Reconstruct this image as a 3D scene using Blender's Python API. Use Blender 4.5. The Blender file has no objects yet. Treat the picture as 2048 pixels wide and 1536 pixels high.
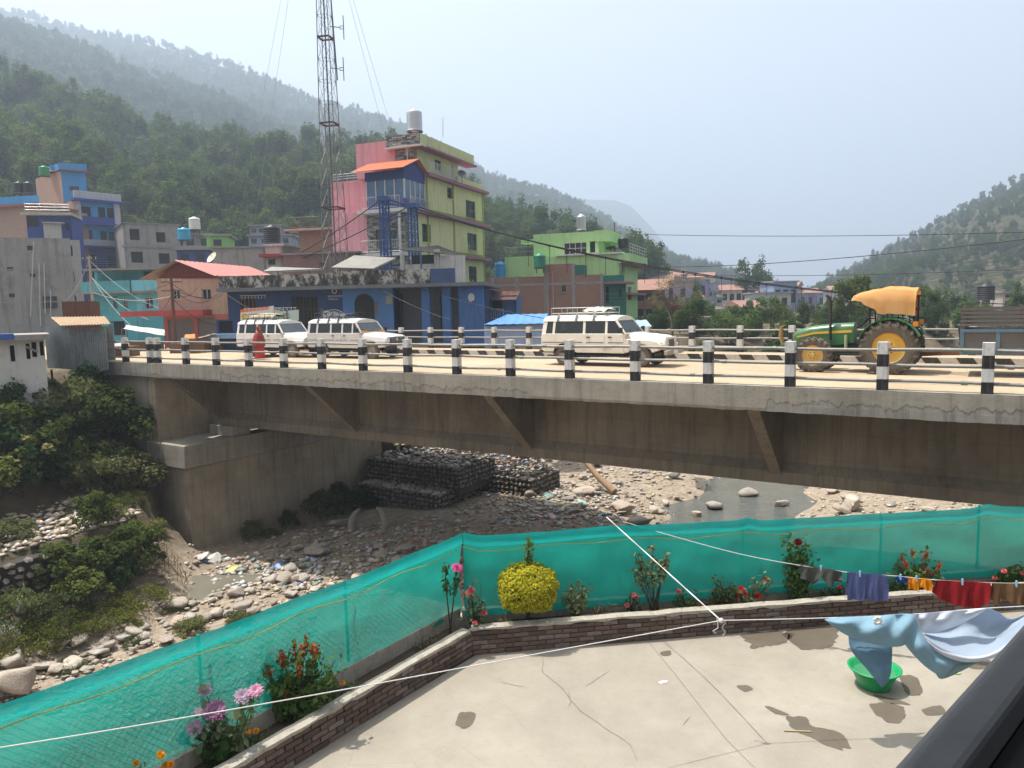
import bpy, math, random
import numpy as np
from mathutils import Matrix, Vector
random.seed(7); RNG = np.random.default_rng(7)
R_ = math.radians
scene = bpy.context.scene
COL = scene.collection

# ---------------------------------------------------------------- camera, sky, sun, exposure
FPX, PITCH, ROLL, EYE = 1500.0, .1025, .0227, 2.05     # focal length in photo pixels, camera pitch and roll, eye height above the bridge deck
Fv = Vector((0, math.cos(PITCH), -math.sin(PITCH))); U0 = Vector((0, math.sin(PITCH), math.cos(PITCH))); X0 = Vector((1, 0, 0))
Rv = X0*math.cos(ROLL) - U0*math.sin(ROLL); Uv = U0*math.cos(ROLL) + X0*math.sin(ROLL)
CAM = Vector((0, 0, EYE))
cam = bpy.data.objects.new('camera', bpy.data.cameras.new('camera')); COL.objects.link(cam)
cam.matrix_world = Matrix(((Rv.x, Uv.x, -Fv.x, 0), (Rv.y, Uv.y, -Fv.y, 0), (Rv.z, Uv.z, -Fv.z, EYE), (0, 0, 0, 1)))
cam.data.sensor_width = 36; cam.data.lens = 36*FPX/2048; cam.data.clip_start = .05; cam.data.clip_end = 20000
scene.camera = cam
TO_SUN = Vector((-.33, .10, .94)).normalized()
world = bpy.data.worlds.new('World'); scene.world = world; world.use_nodes = True
wn = world.node_tree; wn.nodes.clear()
sky = wn.nodes.new('ShaderNodeTexSky'); sky.sky_type = 'NISHITA'; sky.sun_disc = False
sky.sun_elevation = math.asin(TO_SUN.z); sky.sun_rotation = math.atan2(TO_SUN.x, TO_SUN.y)
sky.altitude = 600; sky.air_density = 1.0; sky.dust_density = 9.0; sky.ozone_density = 1.0
bg = wn.nodes.new('ShaderNodeBackground'); bg.inputs[1].default_value = .115
wo = wn.nodes.new('ShaderNodeOutputWorld')
hs = wn.nodes.new('ShaderNodeHueSaturation'); hs.inputs['Saturation'].default_value = .22                 # thin white veil over the whole sky
wn.links.new(sky.outputs[0], hs.inputs['Color']); wn.links.new(hs.outputs[0], bg.inputs[0]); wn.links.new(bg.outputs[0], wo.inputs[0])
sl = bpy.data.lights.new('sun', 'SUN'); sl.energy = 5.0; sl.angle = R_(.6); sl.color = (1, .95, .86)
sun = bpy.data.objects.new('sun', sl); COL.objects.link(sun); sun.rotation_euler = TO_SUN.to_track_quat('Z', 'Y').to_euler(); sun.location = (0, 0, 60)
scene.view_settings.view_transform = 'Standard'; scene.view_settings.look = 'None'; scene.view_settings.gamma = 1
scene.view_settings.use_curve_mapping = False; scene.view_settings.exposure = 1.0
scene.render.engine = 'CYCLES'
cy = scene.cycles; cy.max_bounces = 6; cy.diffuse_bounces = 3; cy.glossy_bounces = 2; cy.transmission_bounces = 4
cy.transparent_max_bounces = 12; cy.volume_bounces = 1; cy.caustics_reflective = False; cy.caustics_refractive = False
cy.use_denoising = True; cy.use_adaptive_sampling = True; cy.adaptive_threshold = .015; cy.sample_clamp_indirect = 6

# ---------------------------------------------------------------- where a photo pixel lies in the place
def ray(x, y): return Fv + Rv*((x-1024)/FPX) + Uv*((768-y)/FPX)
def onz(x, y, z): v = ray(x, y); return CAM + v*((z-EYE)/v.z)
def ony(x, y, Y): v = ray(x, y); return CAM + v*(Y/v.y)
P0 = Vector((10.03, 15.72)); BA = -.5764
BD = Vector((math.cos(BA), math.sin(BA))); BN = Vector((-BD.y, BD.x))   # along the bridge (to the right and nearer), across it (away)
def B(t, w, z): return Vector((P0.x+BD.x*t+BN.x*w, P0.y+BD.y*t+BN.y*w, z))
def tw(x, y): return ((x-P0.x)*BD.x+(y-P0.y)*BD.y, (x-P0.x)*BN.x+(y-P0.y)*BN.y)
def pj(P):
    v = Vector(P)-CAM; D = v.dot(Fv); return 1024+FPX*v.dot(Rv)/D, 768-FPX*v.dot(Uv)/D

# ---------------------------------------------------------------- materials
MATS = {}
class N:
    def __init__(s, name):
        s.m = bpy.data.materials.new(name); s.m.use_nodes = True; s.t = s.m.node_tree; s.t.nodes.clear()
        s.out = s.n('OutputMaterial')
    def n(s, typ, **kw):
        d = s.t.nodes.new('ShaderNode'+typ)
        for k, v in kw.items(): setattr(d, k, v)
        return d
    def l(s, a, b): s.t.links.new(a, b)
    def coord(s, kind='Object', scale=(1, 1, 1)):
        c = s.n('TexCoord'); m = s.n('Mapping'); m.inputs['Scale'].default_value = scale; s.l(c.outputs[kind], m.inputs[0]); return m.outputs[0]
    def noise(s, co, scale, detail=4, rough=.6, dist=0):
        d = s.n('TexNoise'); d.inputs['Scale'].default_value = scale; d.inputs['Detail'].default_value = detail; d.inputs['Roughness'].default_value = rough
        d.inputs['Distortion'].default_value = dist
        if co: s.l(co, d.inputs['Vector'])
        return d.outputs[0]
    def ramp(s, fac, stops, interp='LINEAR'):
        d = s.n('ValToRGB'); e = d.color_ramp.elements; d.color_ramp.interpolation = interp
        while len(e) < len(stops): e.new(.5)
        for q, (p, c) in zip(e, stops): q.position = p; q.color = (*c, 1) if len(c) == 3 else c
        s.l(fac, d.inputs[0]); return d.outputs[0]
    def mix(s, fac, a, b, mode='MIX'):
        d = s.n('MixRGB', blend_type=mode)
        for i, v in ((0, fac), (1, a), (2, b)):
            if isinstance(v, (int, float)): d.inputs[i].default_value = v
            elif isinstance(v, tuple): d.inputs[i].default_value = (*v, 1) if len(v) == 3 else v
            else: s.l(v, d.inputs[i])
        return d.outputs[0]
    def math(s, op, a, b=0.):
        d = s.n('Math', operation=op)
        for i, v in ((0, a), (1, b)):
            if isinstance(v, (int, float)): d.inputs[i].default_value = v
            else: s.l(v, d.inputs[i])
        return d.outputs[0]
    def bsdf(s, col, rough=.8, metal=0, bump=None, bstr=.3, bdist=.02, spec=.3):
        p = s.n('BsdfPrincipled'); p.inputs['Specular IOR Level'].default_value = spec
        for k, v in (('Base Color', col), ('Roughness', rough), ('Metallic', metal)):
            if isinstance(v, (int, float)): p.inputs[k].default_value = v
            elif isinstance(v, tuple): p.inputs[k].default_value = (*v, 1)
            else: s.l(v, p.inputs[k])
        if bump is not None:
            b = s.n('Bump'); b.inputs['Strength'].default_value = bstr; b.inputs['Distance'].default_value = bdist
            s.l(bump, b.inputs['Height']); s.l(b.outputs[0], p.inputs['Normal'])
        return p
    def done(s, sh): s.l(sh.outputs[0] if hasattr(sh, 'outputs') else sh, s.out.inputs[0]); return s.m
def tint(c, k): return tuple(min(1, max(0, v*k)) for v in c)
def paint(name, c, rough=.75, var=.25, dirt=.35, scale=.6, streak=.4, metal=0, spec=.25, bstr=.25, dcol=(.09, .08, .065)):
    """Painted or rendered surface: soft tone changes, rain streaks, grime and grain of its own."""
    if name in MATS: return MATS[name]
    s = N(name); co = s.coord()
    big = s.noise(co, scale, 5, .65); fine = s.noise(co, 28*scale+6, 3, .7)
    cs = s.coord('Object', (3.2*scale, 3.2*scale, .22*scale)); st = s.noise(cs, 2.2, 5, .7)
    col = s.mix(big, tint(c, 1-var), tint(c, 1+var*.6)); col = s.mix(s.math('MULTIPLY', fine, .25), col, tint(c, .72))
    g = s.ramp(st, [(.5, (0, 0, 0)), (.75, (1, 1, 1))]); col = s.mix(s.math('MULTIPLY', g, streak*.95), col, dcol)
    d2 = s.ramp(s.noise(co, scale*2.7, 6, .75), [(.52, (0, 0, 0)), (.7, (1, 1, 1))]); col = s.mix(s.math('MULTIPLY', d2, dirt*.8), col, dcol)
    b = s.bsdf(col, rough, metal, s.math('ADD', fine, s.math('MULTIPLY', big, .5)), bstr, .01, spec)
    MATS[name] = s.done(b); return MATS[name]
def flat(name, c, rough=.6, metal=0, spec=.4, var=.12, emit=0):
    if name in MATS: return MATS[name]
    s = N(name); co = s.coord(); f = s.noise(co, 3.5, 4, .7)
    b = s.bsdf(s.mix(f, tint(c, 1-var), tint(c, 1+var)), rough, metal, s.noise(co, 40, 2), .08, .005, spec)
    MATS[name] = s.done(b); return MATS[name]
def glass(name, c=(.02, .03, .035), rough=.08):
    if name in MATS: return MATS[name]
    s = N(name); co = s.coord(); f = s.noise(co, 1.2, 3)
    b = s.bsdf(s.mix(f, tint(c, .6), tint(c, 1.5)), rough, 0, s.noise(co, .8, 2), .03, .05, .6)
    MATS[name] = s.done(b); return MATS[name]
def clearglass(name, c=(.75, .85, .8), a=.35):
    if name in MATS: return MATS[name]
    s = N(name); t = s.n('BsdfTransparent'); t.inputs[0].default_value = (*c, 1); g = s.n('BsdfGlossy'); g.inputs['Roughness'].default_value = .05
    m = s.n('MixShader'); m.inputs[0].default_value = a; s.l(t.outputs[0], m.inputs[1]); s.l(g.outputs[0], m.inputs[2]); MATS[name] = s.done(m); return MATS[name]
def bricks(name, c1=(.27, .115, .07), c2=(.19, .085, .055), mortar=(.30, .27, .23), bw=.24, bh=.075, dirt=.4):
    if name in MATS: return MATS[name]
    s = N(name); uv = s.coord('UV'); d = s.n('TexBrick'); s.l(uv, d.inputs['Vector'])
    d.inputs['Scale'].default_value = 1; d.inputs['Brick Width'].default_value = bw; d.inputs['Row Height'].default_value = bh; d.inputs['Mortar Size'].default_value = .009
    d.inputs['Color1'].default_value = (*c1, 1); d.inputs['Color2'].default_value = (*c2, 1); d.inputs['Mortar'].default_value = (*mortar, 1)
    co = s.coord(); n1 = s.noise(co, .5, 6, .7)
    col = s.mix(s.math('MULTIPLY', s.ramp(n1, [(.45, (0, 0, 0)), (.7, (1, 1, 1))]), dirt), d.outputs[0], (.33, .29, .25))
    col = s.mix(s.math('MULTIPLY', s.noise(co, 6, 3), .35), col, (.10, .06, .045))
    MATS[name] = s.done(s.bsdf(col, .9, 0, d.outputs[1], -.4, .01)); return MATS[name]
def leafmat(name, c1, c2, c3=None, trans=.35):
    """Leaves: each leaf its own tone between two greens, a few of a third colour, some light passing through."""
    if name in MATS: return MATS[name]
    s = N(name); g = s.n('NewGeometry'); oi = s.n('ObjectInfo')
    r = s.math('FRACT', s.math('ADD', s.math('MULTIPLY', g.outputs['Random Per Island'], .45), s.math('MULTIPLY', oi.outputs['Random'], .55)))
    st = [(0, c1), (.75, c2)] + ([(.9, c2), (1, c3)] if c3 else [])
    col = s.ramp(r, st)
    col = s.mix(1, col, s.ramp(s.math('FRACT', s.math('MULTIPLY', oi.outputs['Random'], 7.3)), [(0, (.55, .58, .6)), (.5, (.95, .95, .95)), (1, (1.35, 1.3, 1.1))]), 'MULTIPLY')
    a = s.n('BsdfDiffuse'); s.l(col, a.inputs[0]); b = s.n('BsdfTranslucent'); s.l(s.mix(.5, col, (.22, .30, .05)), b.inputs[0])
    m = s.n('MixShader'); m.inputs[0].default_value = trans; s.l(a.outputs[0], m.inputs[1]); s.l(b.outputs[0], m.inputs[2])
    MATS[name] = s.done(m); return MATS[name]

# ---------------------------------------------------------------- mesh building
WM = {}
class MB:
    """Collects faces in world or local metres and links them as ONE mesh object."""
    def __init__(s): s.v = []; s.f = []; s.mi = []; s.sm = []
    def add(s, vs, fs, m=0, smooth=False):
        o = len(s.v); s.v += [tuple(q) for q in vs]; s.f += [tuple(i+o for i in f) for f in fs]; s.mi += [m]*len(fs); s.sm += [smooth]*len(fs); return s
    def obox(s, o, a, b, c, m=0):
        """Box with corner o and edge vectors a, b, c."""
        o, a, b, c = map(Vector, (o, a, b, c))
        if a.cross(b).dot(c) < 0: a, b = b, a
        return s.add([o, o+a, o+a+b, o+b, o+c, o+a+c, o+a+b+c, o+b+c], [(0, 3, 2, 1), (4, 5, 6, 7), (0, 1, 5, 4), (1, 2, 6, 5), (2, 3, 7, 6), (3, 0, 4, 7)], m)
    def box(s, x0, x1, y0, y1, z0, z1, m=0): return s.obox((x0, y0, z0), (x1-x0, 0, 0), (0, y1-y0, 0), (0, 0, z1-z0), m)
    def bar(s, p, q, a, b=None, m=0, up=(0, 0, 1)):
        """Rectangular bar from p to q, a wide and b high."""
        p, q = Vector(p), Vector(q); d = q-p; u = Vector(up)
        if abs(d.normalized().dot(u)) > .98: u = Vector((0, 1, 0))
        x = d.cross(u).normalized(); z = x.cross(d).normalized(); b = b or a
        return s.obox(p-x*a/2-z*b/2, x*a, z*b, d, m)
    def poly(s, pts, ext, m=0):
        """Planar polygon pushed along ext."""
        n = len(pts); pts = [Vector(p) for p in pts]; e = Vector(ext)
        nn = sum(((pts[i]-pts[0]).cross(pts[(i+1) % n]-pts[0]) for i in range(1, n-1)), Vector())
        if nn.dot(e) > 0: pts = pts[::-1]
        return s.add(pts+[p+e for p in pts], [tuple(range(n)), tuple(range(2*n-1, n-1, -1))]+[(i, i+n, (i+1) % n+n, (i+1) % n) for i in range(n)], m)
    def tube(s, pts, r, k=8, m=0, caps=True, smooth=True):
        pts = [Vector(p) for p in pts]; n = len(pts); rr = r if isinstance(r, (list, tuple)) else [r]*n
        vs = []; fs = []; x = None
        for i, p in enumerate(pts):
            d = (pts[min(i+1, n-1)]-pts[max(i-1, 0)]).normalized()
            if x is None: x = d.cross(Vector((0, 0, 1)) if abs(d.z) < .95 else Vector((1, 0, 0))).normalized()
            else: x = (x-d*x.dot(d)).normalized()
            y = d.cross(x)
            vs += [p+(x*math.cos(2*math.pi*j/k)+y*math.sin(2*math.pi*j/k))*rr[i] for j in range(k)]
        for i in range(n-1):
            for j in range(k): a = i*k+j; b = i*k+(j+1) % k; fs.append((a, b, b+k, a+k))
        s.add(vs, fs, m, smooth)
        if caps: s.add(vs[:k], [tuple(range(k-1, -1, -1))], m); s.add(vs[-k:], [tuple(range(k))], m)
        return s
    def lathe(s, prof, c=(0, 0, 0), k=16, m=0, axis='z', smooth=True, ang=2*math.pi):
        """Profile of (radius, height) turned round an axis."""
        vs = []; fs = []; c = Vector(c); full = abs(ang-2*math.pi) < 1e-6; kk = k if full else k+1
        for r, h in prof:
            for j in range(kk):
                a = ang*j/k; p = (r*math.cos(a), r*math.sin(a), h)
                p = p if axis == 'z' else ((p[0], p[2], p[1]) if axis == 'y' else (p[2], p[0], p[1]))
                vs.append(c+Vector(p))
        flip = axis == 'y'
        for i in range(len(prof)-1):
            for j in range(k):
                a = i*kk+j; b = i*kk+(j+1) % kk; q = (a, b, b+kk, a+kk); fs.append(q[::-1] if flip else q)
        return s.add(vs, fs, m, smooth)
    def sheet(s, rows, m=0, smooth=True, th=0):
        """Grid of points (rows of equal length); th gives it thickness along its normals (simple offset)."""
        nr, nc = len(rows), len(rows[0]); vs = [Vector(p) for r in rows for p in r]
        q = [(i*nc+j, i*nc+j+1, (i+1)*nc+j+1, (i+1)*nc+j) for i in range(nr-1) for j in range(nc-1)]
        s.add(vs, q, m, smooth)
        if th:
            nm = [Vector() for _ in vs]
            for f in q:
                n_ = (vs[f[1]]-vs[f[0]]).cross(vs[f[3]]-vs[f[0]])
                for i in f: nm[i] += n_
            b = [v-n_.normalized()*th if n_.length else v for v, n_ in zip(vs, nm)]
            s.add(b, [f[::-1] for f in q], m, smooth)
            e = [i for i in range(nc)]+[i*nc+nc-1 for i in range(1, nr)]+[(nr-1)*nc+j for j in range(nc-2, -1, -1)]+[i*nc for i in range(nr-2, 0, -1)]
            n0 = len(e); s.add([vs[i] for i in e]+[b[i] for i in e], [(i, i+n0, (i+1) % n0+n0, (i+1) % n0) for i in range(n0)], m)
        return s
    def build(s, name, mats, parent=None, local=False, bevel=0, sub=0):
        me = bpy.data.meshes.new(name); vs = s.v
        if parent is not None and not local:
            im = WM[parent.name].inverted(); vs = [im @ Vector(v) for v in vs]
        me.from_pydata([tuple(v) for v in vs], [], s.f)
        if not isinstance(mats, (list, tuple)): mats = [mats]
        for q in mats: me.materials.append(q)
        me.polygons.foreach_set('material_index', s.mi); me.polygons.foreach_set('use_smooth', s.sm)
        metric_uv(me); me.validate(); me.update()
        o = bpy.data.objects.new(name, me); COL.objects.link(o); o.parent = parent; WM[o.name] = (WM[parent.name] if parent is not None else Matrix())
        if bevel:
            b = o.modifiers.new('bevel', 'BEVEL'); b.width = bevel; b.segments = 2; b.limit_method = 'ANGLE'; b.angle_limit = R_(40)
        if sub:
            b = o.modifiers.new('sub', 'SUBSURF'); b.levels = sub; b.render_levels = sub
        return o
def metric_uv(me):
    """UV in metres: level run along the face, height up it."""
    n = len(me.polygons); nl = len(me.loops)
    if not n: return
    uv = me.uv_layers.new(name='UVMap'); co = np.empty(len(me.vertices)*3); me.vertices.foreach_get('co', co); co = co.reshape(-1, 3)
    nm = np.empty(n*3); me.polygons.foreach_get('normal', nm); nm = nm.reshape(-1, 3)
    tot = np.empty(n, int); me.polygons.foreach_get('loop_total', tot); vi = np.empty(nl, int); me.loops.foreach_get('vertex_index', vi)
    ln = np.repeat(nm, tot, 0); p = co[vi]; h = np.stack([-ln[:, 1], ln[:, 0]], 1); L = np.linalg.norm(h, axis=1); fl = np.abs(ln[:, 2]) > .8
    h /= np.maximum(L, 1e-6)[:, None]; u = np.where(fl, p[:, 0], p[:, 0]*h[:, 0]+p[:, 1]*h[:, 1]); v = np.where(fl, p[:, 1], p[:, 2])
    uv.data.foreach_set('uv', np.stack([u, v], 1).ravel().astype(np.float32))
def thing(name, label, cat, loc=(0, 0, 0), rz=0, group=None):
    o = bpy.data.objects.new(name, None); COL.objects.link(o); o.location = loc; o.rotation_euler = (0, 0, rz); o.empty_display_size = .2
    WM[o.name] = Matrix.Translation(Vector(loc)) @ Matrix.Rotation(rz, 4, 'Z')
    return tag(o, label, cat, group)
def tag(o, label=None, cat=None, group=None, kind=None):
    for k, v in (('label', label), ('category', cat), ('group', group), ('kind', kind)):
        if v: o[k] = v
    return o
def struct(o): o['kind'] = 'structure'; return o
def clone(o, loc=None, rz=None, scale=None, label=None, parent=None, rot=None):
    """A copy of a thing and of its parts and sub-parts; mesh data shared."""
    c = o.copy(); COL.objects.link(c)
    if parent is not None: c.parent = parent
    if loc is not None: c.location = loc
    if rot is not None: c.rotation_euler = rot
    elif rz is not None: c.rotation_euler = (0, 0, rz)
    if scale is not None: c.scale = (scale,)*3 if isinstance(scale, (int, float)) else scale
    if label: c['label'] = label
    for ch in KIDS.get(o.name, []): clone(ch, parent=c)
    return c
KIDS = {}
def kids(o):
    """Note a finished prototype's children, so that clone() can copy them."""
    for ch in o.children: KIDS.setdefault(o.name, []).append(ch); kids(ch)
    return o

# ---------------------------------------------------------------- smooth random fields
_G = RNG.random((64, 64))
def vnoise(x, y):
    x = np.asarray(x, float); y = np.asarray(y, float); xi = np.floor(x).astype(int); yi = np.floor(y).astype(int); fx = x-xi; fy = y-yi
    fx = fx*fx*(3-2*fx); fy = fy*fy*(3-2*fy); g = lambda a, b: _G[a % 64, b % 64]
    return (g(xi, yi)*(1-fx)+g(xi+1, yi)*fx)*(1-fy)+(g(xi, yi+1)*(1-fx)+g(xi+1, yi+1)*fx)*fy
def fbm(x, y, o=4):
    a = 0; k = .5
    for i in range(o): a = a+k*(vnoise(np.asarray(x)*2**i+17*i, np.asarray(y)*2**i+31*i)-.5); k *= .5
    return a
def smooth(a, b, x): q = np.clip((np.asarray(x, float)-a)/(b-a), 0, 1); return q*q*(3-2*q)

# ---------------------------------------------------------------- leaves and crowns
def quads_mesh(name, V, F, mats, mi=None):
    """Mesh from numpy arrays: V (n,3), F (m,k) all of k corners."""
    me = bpy.data.meshes.new(name); k = F.shape[1]; me.vertices.add(len(V)); me.vertices.foreach_set('co', V.astype(np.float32).ravel())
    me.loops.add(F.size); me.loops.foreach_set('vertex_index', F.astype(np.int32).ravel()); me.polygons.add(len(F))
    me.polygons.foreach_set('loop_start', np.arange(0, F.size, k, dtype=np.int32)); me.polygons.foreach_set('loop_total', np.full(len(F), k, dtype=np.int32))
    for m in (mats if isinstance(mats, (list, tuple)) else [mats]): me.materials.append(m)
    if mi is not None: me.polygons.foreach_set('material_index', mi.astype(np.int32))
    me.update(calc_edges=True); return me
def leaves(C, size, outward=None, aspect=.5, rng=RNG, droop=.2, spread=1.):
    """One pointed leaf (a rhombus) at each of the points C, its face turned mostly outward and up."""
    n = len(C); m = rng.normal(size=(n, 3))*.55*spread; m[:, 2] += .35
    if outward is not None: m = m+outward
    m /= np.maximum(np.linalg.norm(m, axis=1), 1e-6)[:, None]
    d = np.cross(m, rng.normal(size=(n, 3))); d[:, 2] -= droop; d -= m*np.sum(d*m, 1)[:, None]; d /= np.maximum(np.linalg.norm(d, axis=1), 1e-6)[:, None]
    a = np.cross(m, d); s = (np.asarray(size)*rng.uniform(.6, 1.3, n))[:, None]
    V = np.stack([C-d*s*.5, C+a*s*aspect*.5, C+d*s*.5, C-a*s*aspect*.5], 1).reshape(-1, 3)
    return V, np.arange(4*n).reshape(n, 4)
def clumps(n, k, rad, rng, shell=.5, flat_=1., jitter=.28, low=-1.):
    """n points in k clumps spread through an ellipsoid of half-axes rad; returns points and the outward directions."""
    c = rng.normal(size=(k, 3)); c /= np.linalg.norm(c, axis=1)[:, None]; c[:, 2] = np.where(c[:, 2] < low, -c[:, 2], c[:, 2])
    c *= (shell+(1-shell)*rng.random(k))[:, None]**.7; w = rng.random(k)**.8+.35
    i = rng.choice(k, n, p=w/w.sum()); o = rng.normal(size=(n, 3)); o /= np.linalg.norm(o, axis=1)[:, None]; o *= (rng.random(n)**.4)[:, None]
    p = (c[i]+o*jitter*w[i][:, None])*np.asarray(rad); p[:, 2] *= flat_
    return p, o
# ================================================================ the ground, the river bed, the hills, the haze
def height(x, y):
    """Ground level: town terrace, river channel under the bridge, banks, yard terrace."""
    x = np.asarray(x, float); y = np.asarray(y, float)
    t = (x-P0.x)*BD.x+(y-P0.y)*BD.y; w = (x-P0.x)*BN.x+(y-P0.y)*BN.y
    rr = x/np.maximum(y, 1)
    town = -.45+17*smooth(105, 200, y+.1*np.abs(x))*np.clip((.42-rr)/.75, 0, 1)*(y > 0)
    nb = fbm(x*.35, y*.35, 4)
    tc = np.maximum(0, w-30)*1.0                                   # the river bends away to the right beyond the bridge
    tt = t-tc
    bed = -7.95+.5*nb+.9*fbm(x*.09+5, y*.09, 3)
    dip = np.exp(-((tt+10.3+.04*(w-20))/3.6)**2)*smooth(2, 12, w)   # the low water channel
    bed = bed-1.0*dip-.35*np.exp(-(((x+12.6)/1.6)**2+((y-26.3)/1.0)**2))
    sh = 3.4*smooth(-4.5, -.8, w)                                    # towards the abutment the terraces step back
    ts = t+sh
    near = -7.9+1.1*smooth(-22.6, -25.3, ts)+1.4*smooth(-25.6, -26.0, ts)+3.6*smooth(-29.6, -34.5, t)+1.3*smooth(-34, -37, t)
    lb = np.where(w < 13, near, -7.9+1.9*smooth(-25.2, -25.4, tt)+1.5*smooth(-27.0, -27.2, tt)+4.4*smooth(-28.5, -35, tt))
    lb = np.where((w > -.6) & (w < 13), np.where(t > -31, -8.15, -4.6+4.2*smooth(-31, -36, t)), lb)
    lb = lb+.3*nb*smooth(-22, -24, tt)
    left = np.where(w < 13, smooth(-22.3, -23.2, ts), smooth(-23.5, -24.5, tt))
    z = bed*(1-left)+lb*left
    rb = smooth(6, 16, tt-np.where(w < 0, 30, 0))
    z = z*(1-rb)+town*rb+0*x
    far = smooth(-37, -40, np.where(w < 1, t, tt))
    z = z*(1-far)+town*far
    z = np.where(w > 80, z*(1-smooth(80, 130, w))+town*smooth(80, 130, w), z)
    # the yard terrace stands on its own retaining wall, on the near side of the net fence
    f1 = (x+.66)*(-.775)+(y-10.95)*.632; f2 = (x+.66)*(-.13)+(y-10.95)*.991
    inside = (np.minimum(-f1, -f2) > .15) & (y < 14)
    z = np.where(inside, -3.35, z)
    return z
ax = np.concatenate([-np.geomspace(5000, 46, 36)-0, np.arange(-45, 45.1, .45), np.geomspace(46, 5000, 36)])
ay = np.concatenate([np.arange(-12, 62, .45), np.geomspace(62.5, 5000, 62)])
GX, GY = np.meshgrid(ax, ay); GZ = height(GX, GY)
gi = np.arange(len(ax)*len(ay)).reshape(len(ay), len(ax))
GF = np.stack([gi[:-1, :-1].ravel(), gi[:-1, 1:].ravel(), gi[1:, 1:].ravel(), gi[1:, :-1].ravel()], 1)
s = N('earth_and_gravel'); co = s.coord()
gz = s.n('SeparateXYZ'); s.l(s.coord(), gz.inputs[0])
gr = s.ramp(s.noise(co, 3.2, 8, .75), [(.3, (.19, .145, .10)), (.5, (.35, .28, .205)), (.72, (.49, .42, .33))])
ea = s.ramp(s.noise(co, .7, 8, .7), [(.35, (.05, .058, .022)), (.5, (.12, .09, .055)), (.68, (.21, .165, .11))])
k = s.ramp(s.math('ADD', gz.outputs[2], s.math('MULTIPLY', s.noise(co, .5, 4), 1.4)), [(0, (0, 0, 0)), (1, (1, 1, 1))])
mr = s.n('MapRange'); mr.inputs[1].default_value = -7.1; mr.inputs[2].default_value = -6.2; s.l(s.math('ADD', gz.outputs[2], s.math('MULTIPLY', s.noise(co, .6, 4), .9)), mr.inputs[0])
col = s.mix(mr.outputs[0], gr, ea)
MATS['earth'] = s.done(s.bsdf(col, .95, 0, s.math('ADD', s.noise(co, 6, 8, .75), s.noise(co, 26, 4, .7)), .8, .09))
me = quads_mesh('ground', np.stack([GX.ravel(), GY.ravel(), GZ.ravel()], 1), GF, MATS['earth']); me.polygons.foreach_set('use_smooth', np.ones(len(GF), bool))
ground = bpy.data.objects.new('ground', me); COL.objects.link(ground); struct(ground)
def gz_at(x, y): return float(height(np.array([x]), np.array([y]))[0])

# water: the shallow stream beyond the bridge and the muddy pool below the bank
def water_mat(name, c, rough, sc, bs, st=(1, 1, 1)):
    s = N(name); co = s.coord('Object', st)
    h = s.math('ADD', s.noise(co, sc, 5, .65, .6), s.math('MULTIPLY', s.noise(co, sc*4, 3), .4))
    foam = s.ramp(s.noise(co, sc*1.7, 7, .8, .8), [(.62, (0, 0, 0)), (.74, (1, 1, 1))])
    c2 = s.mix(s.math('MULTIPLY', foam, .45), s.mix(s.noise(co, .5, 4), tint(c, .6), tint(c, 1.3)), (.34, .36, .36))
    return s.done(s.bsdf(c2, rough, 0, h, bs, .12, .5))
WZ = -8.32
pts = []
mb = MB(); rows = []
for i in range(60):
    w = -6+i*1.4; tcw = max(0, w-30); c = -10.3-.04*(w-20)+tcw
    rows.append([B(c+u, w, WZ) for u in np.linspace(-6, 6.5, 9)])
river = mb.sheet(rows).build('river', water_mat('river_water', (.10, .105, .09), .08, 2.2, 1.0)); struct(river)
pool = MB(); pool.sheet([[(-15.4+u*.72, 25.2+v*.5, -7.86) for u in range(9)] for v in range(6)])
pool = pool.build('pool', water_mat('muddy_water', (.17, .16, .125), .15, .6, .05)); struct(pool)

# roads on the left bank at the bridge head
s = N('dusty_road'); co = s.coord()
c = s.ramp(s.noise(co, .45, 7, .7), [(.32, (.33, .24, .15)), (.55, (.44, .33, .22)), (.75, (.50, .39, .27))])
c = s.mix(s.math('MULTIPLY', s.noise(co, 9, 4), .35), c, (.30, .24, .17))
MATS['dust'] = s.done(s.bsdf(c, .95, 0, s.noise(co, 14, 6, .7), .35, .02))
mb = MB(); mb.obox(B(-31, 1.52, -.5), (BD*-45).to_3d(), (BN*9.1).to_3d(), (0, 0, .3)); road = mb.build('road', MATS['dust']); struct(road)
mb = MB(); mb.obox(B(-31, 10.62, -.5), (BD*-22).to_3d(), (BN*9).to_3d(), (0, 0, .296)); struct(mb.build('road_shoulder', MATS['dust']))

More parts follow.
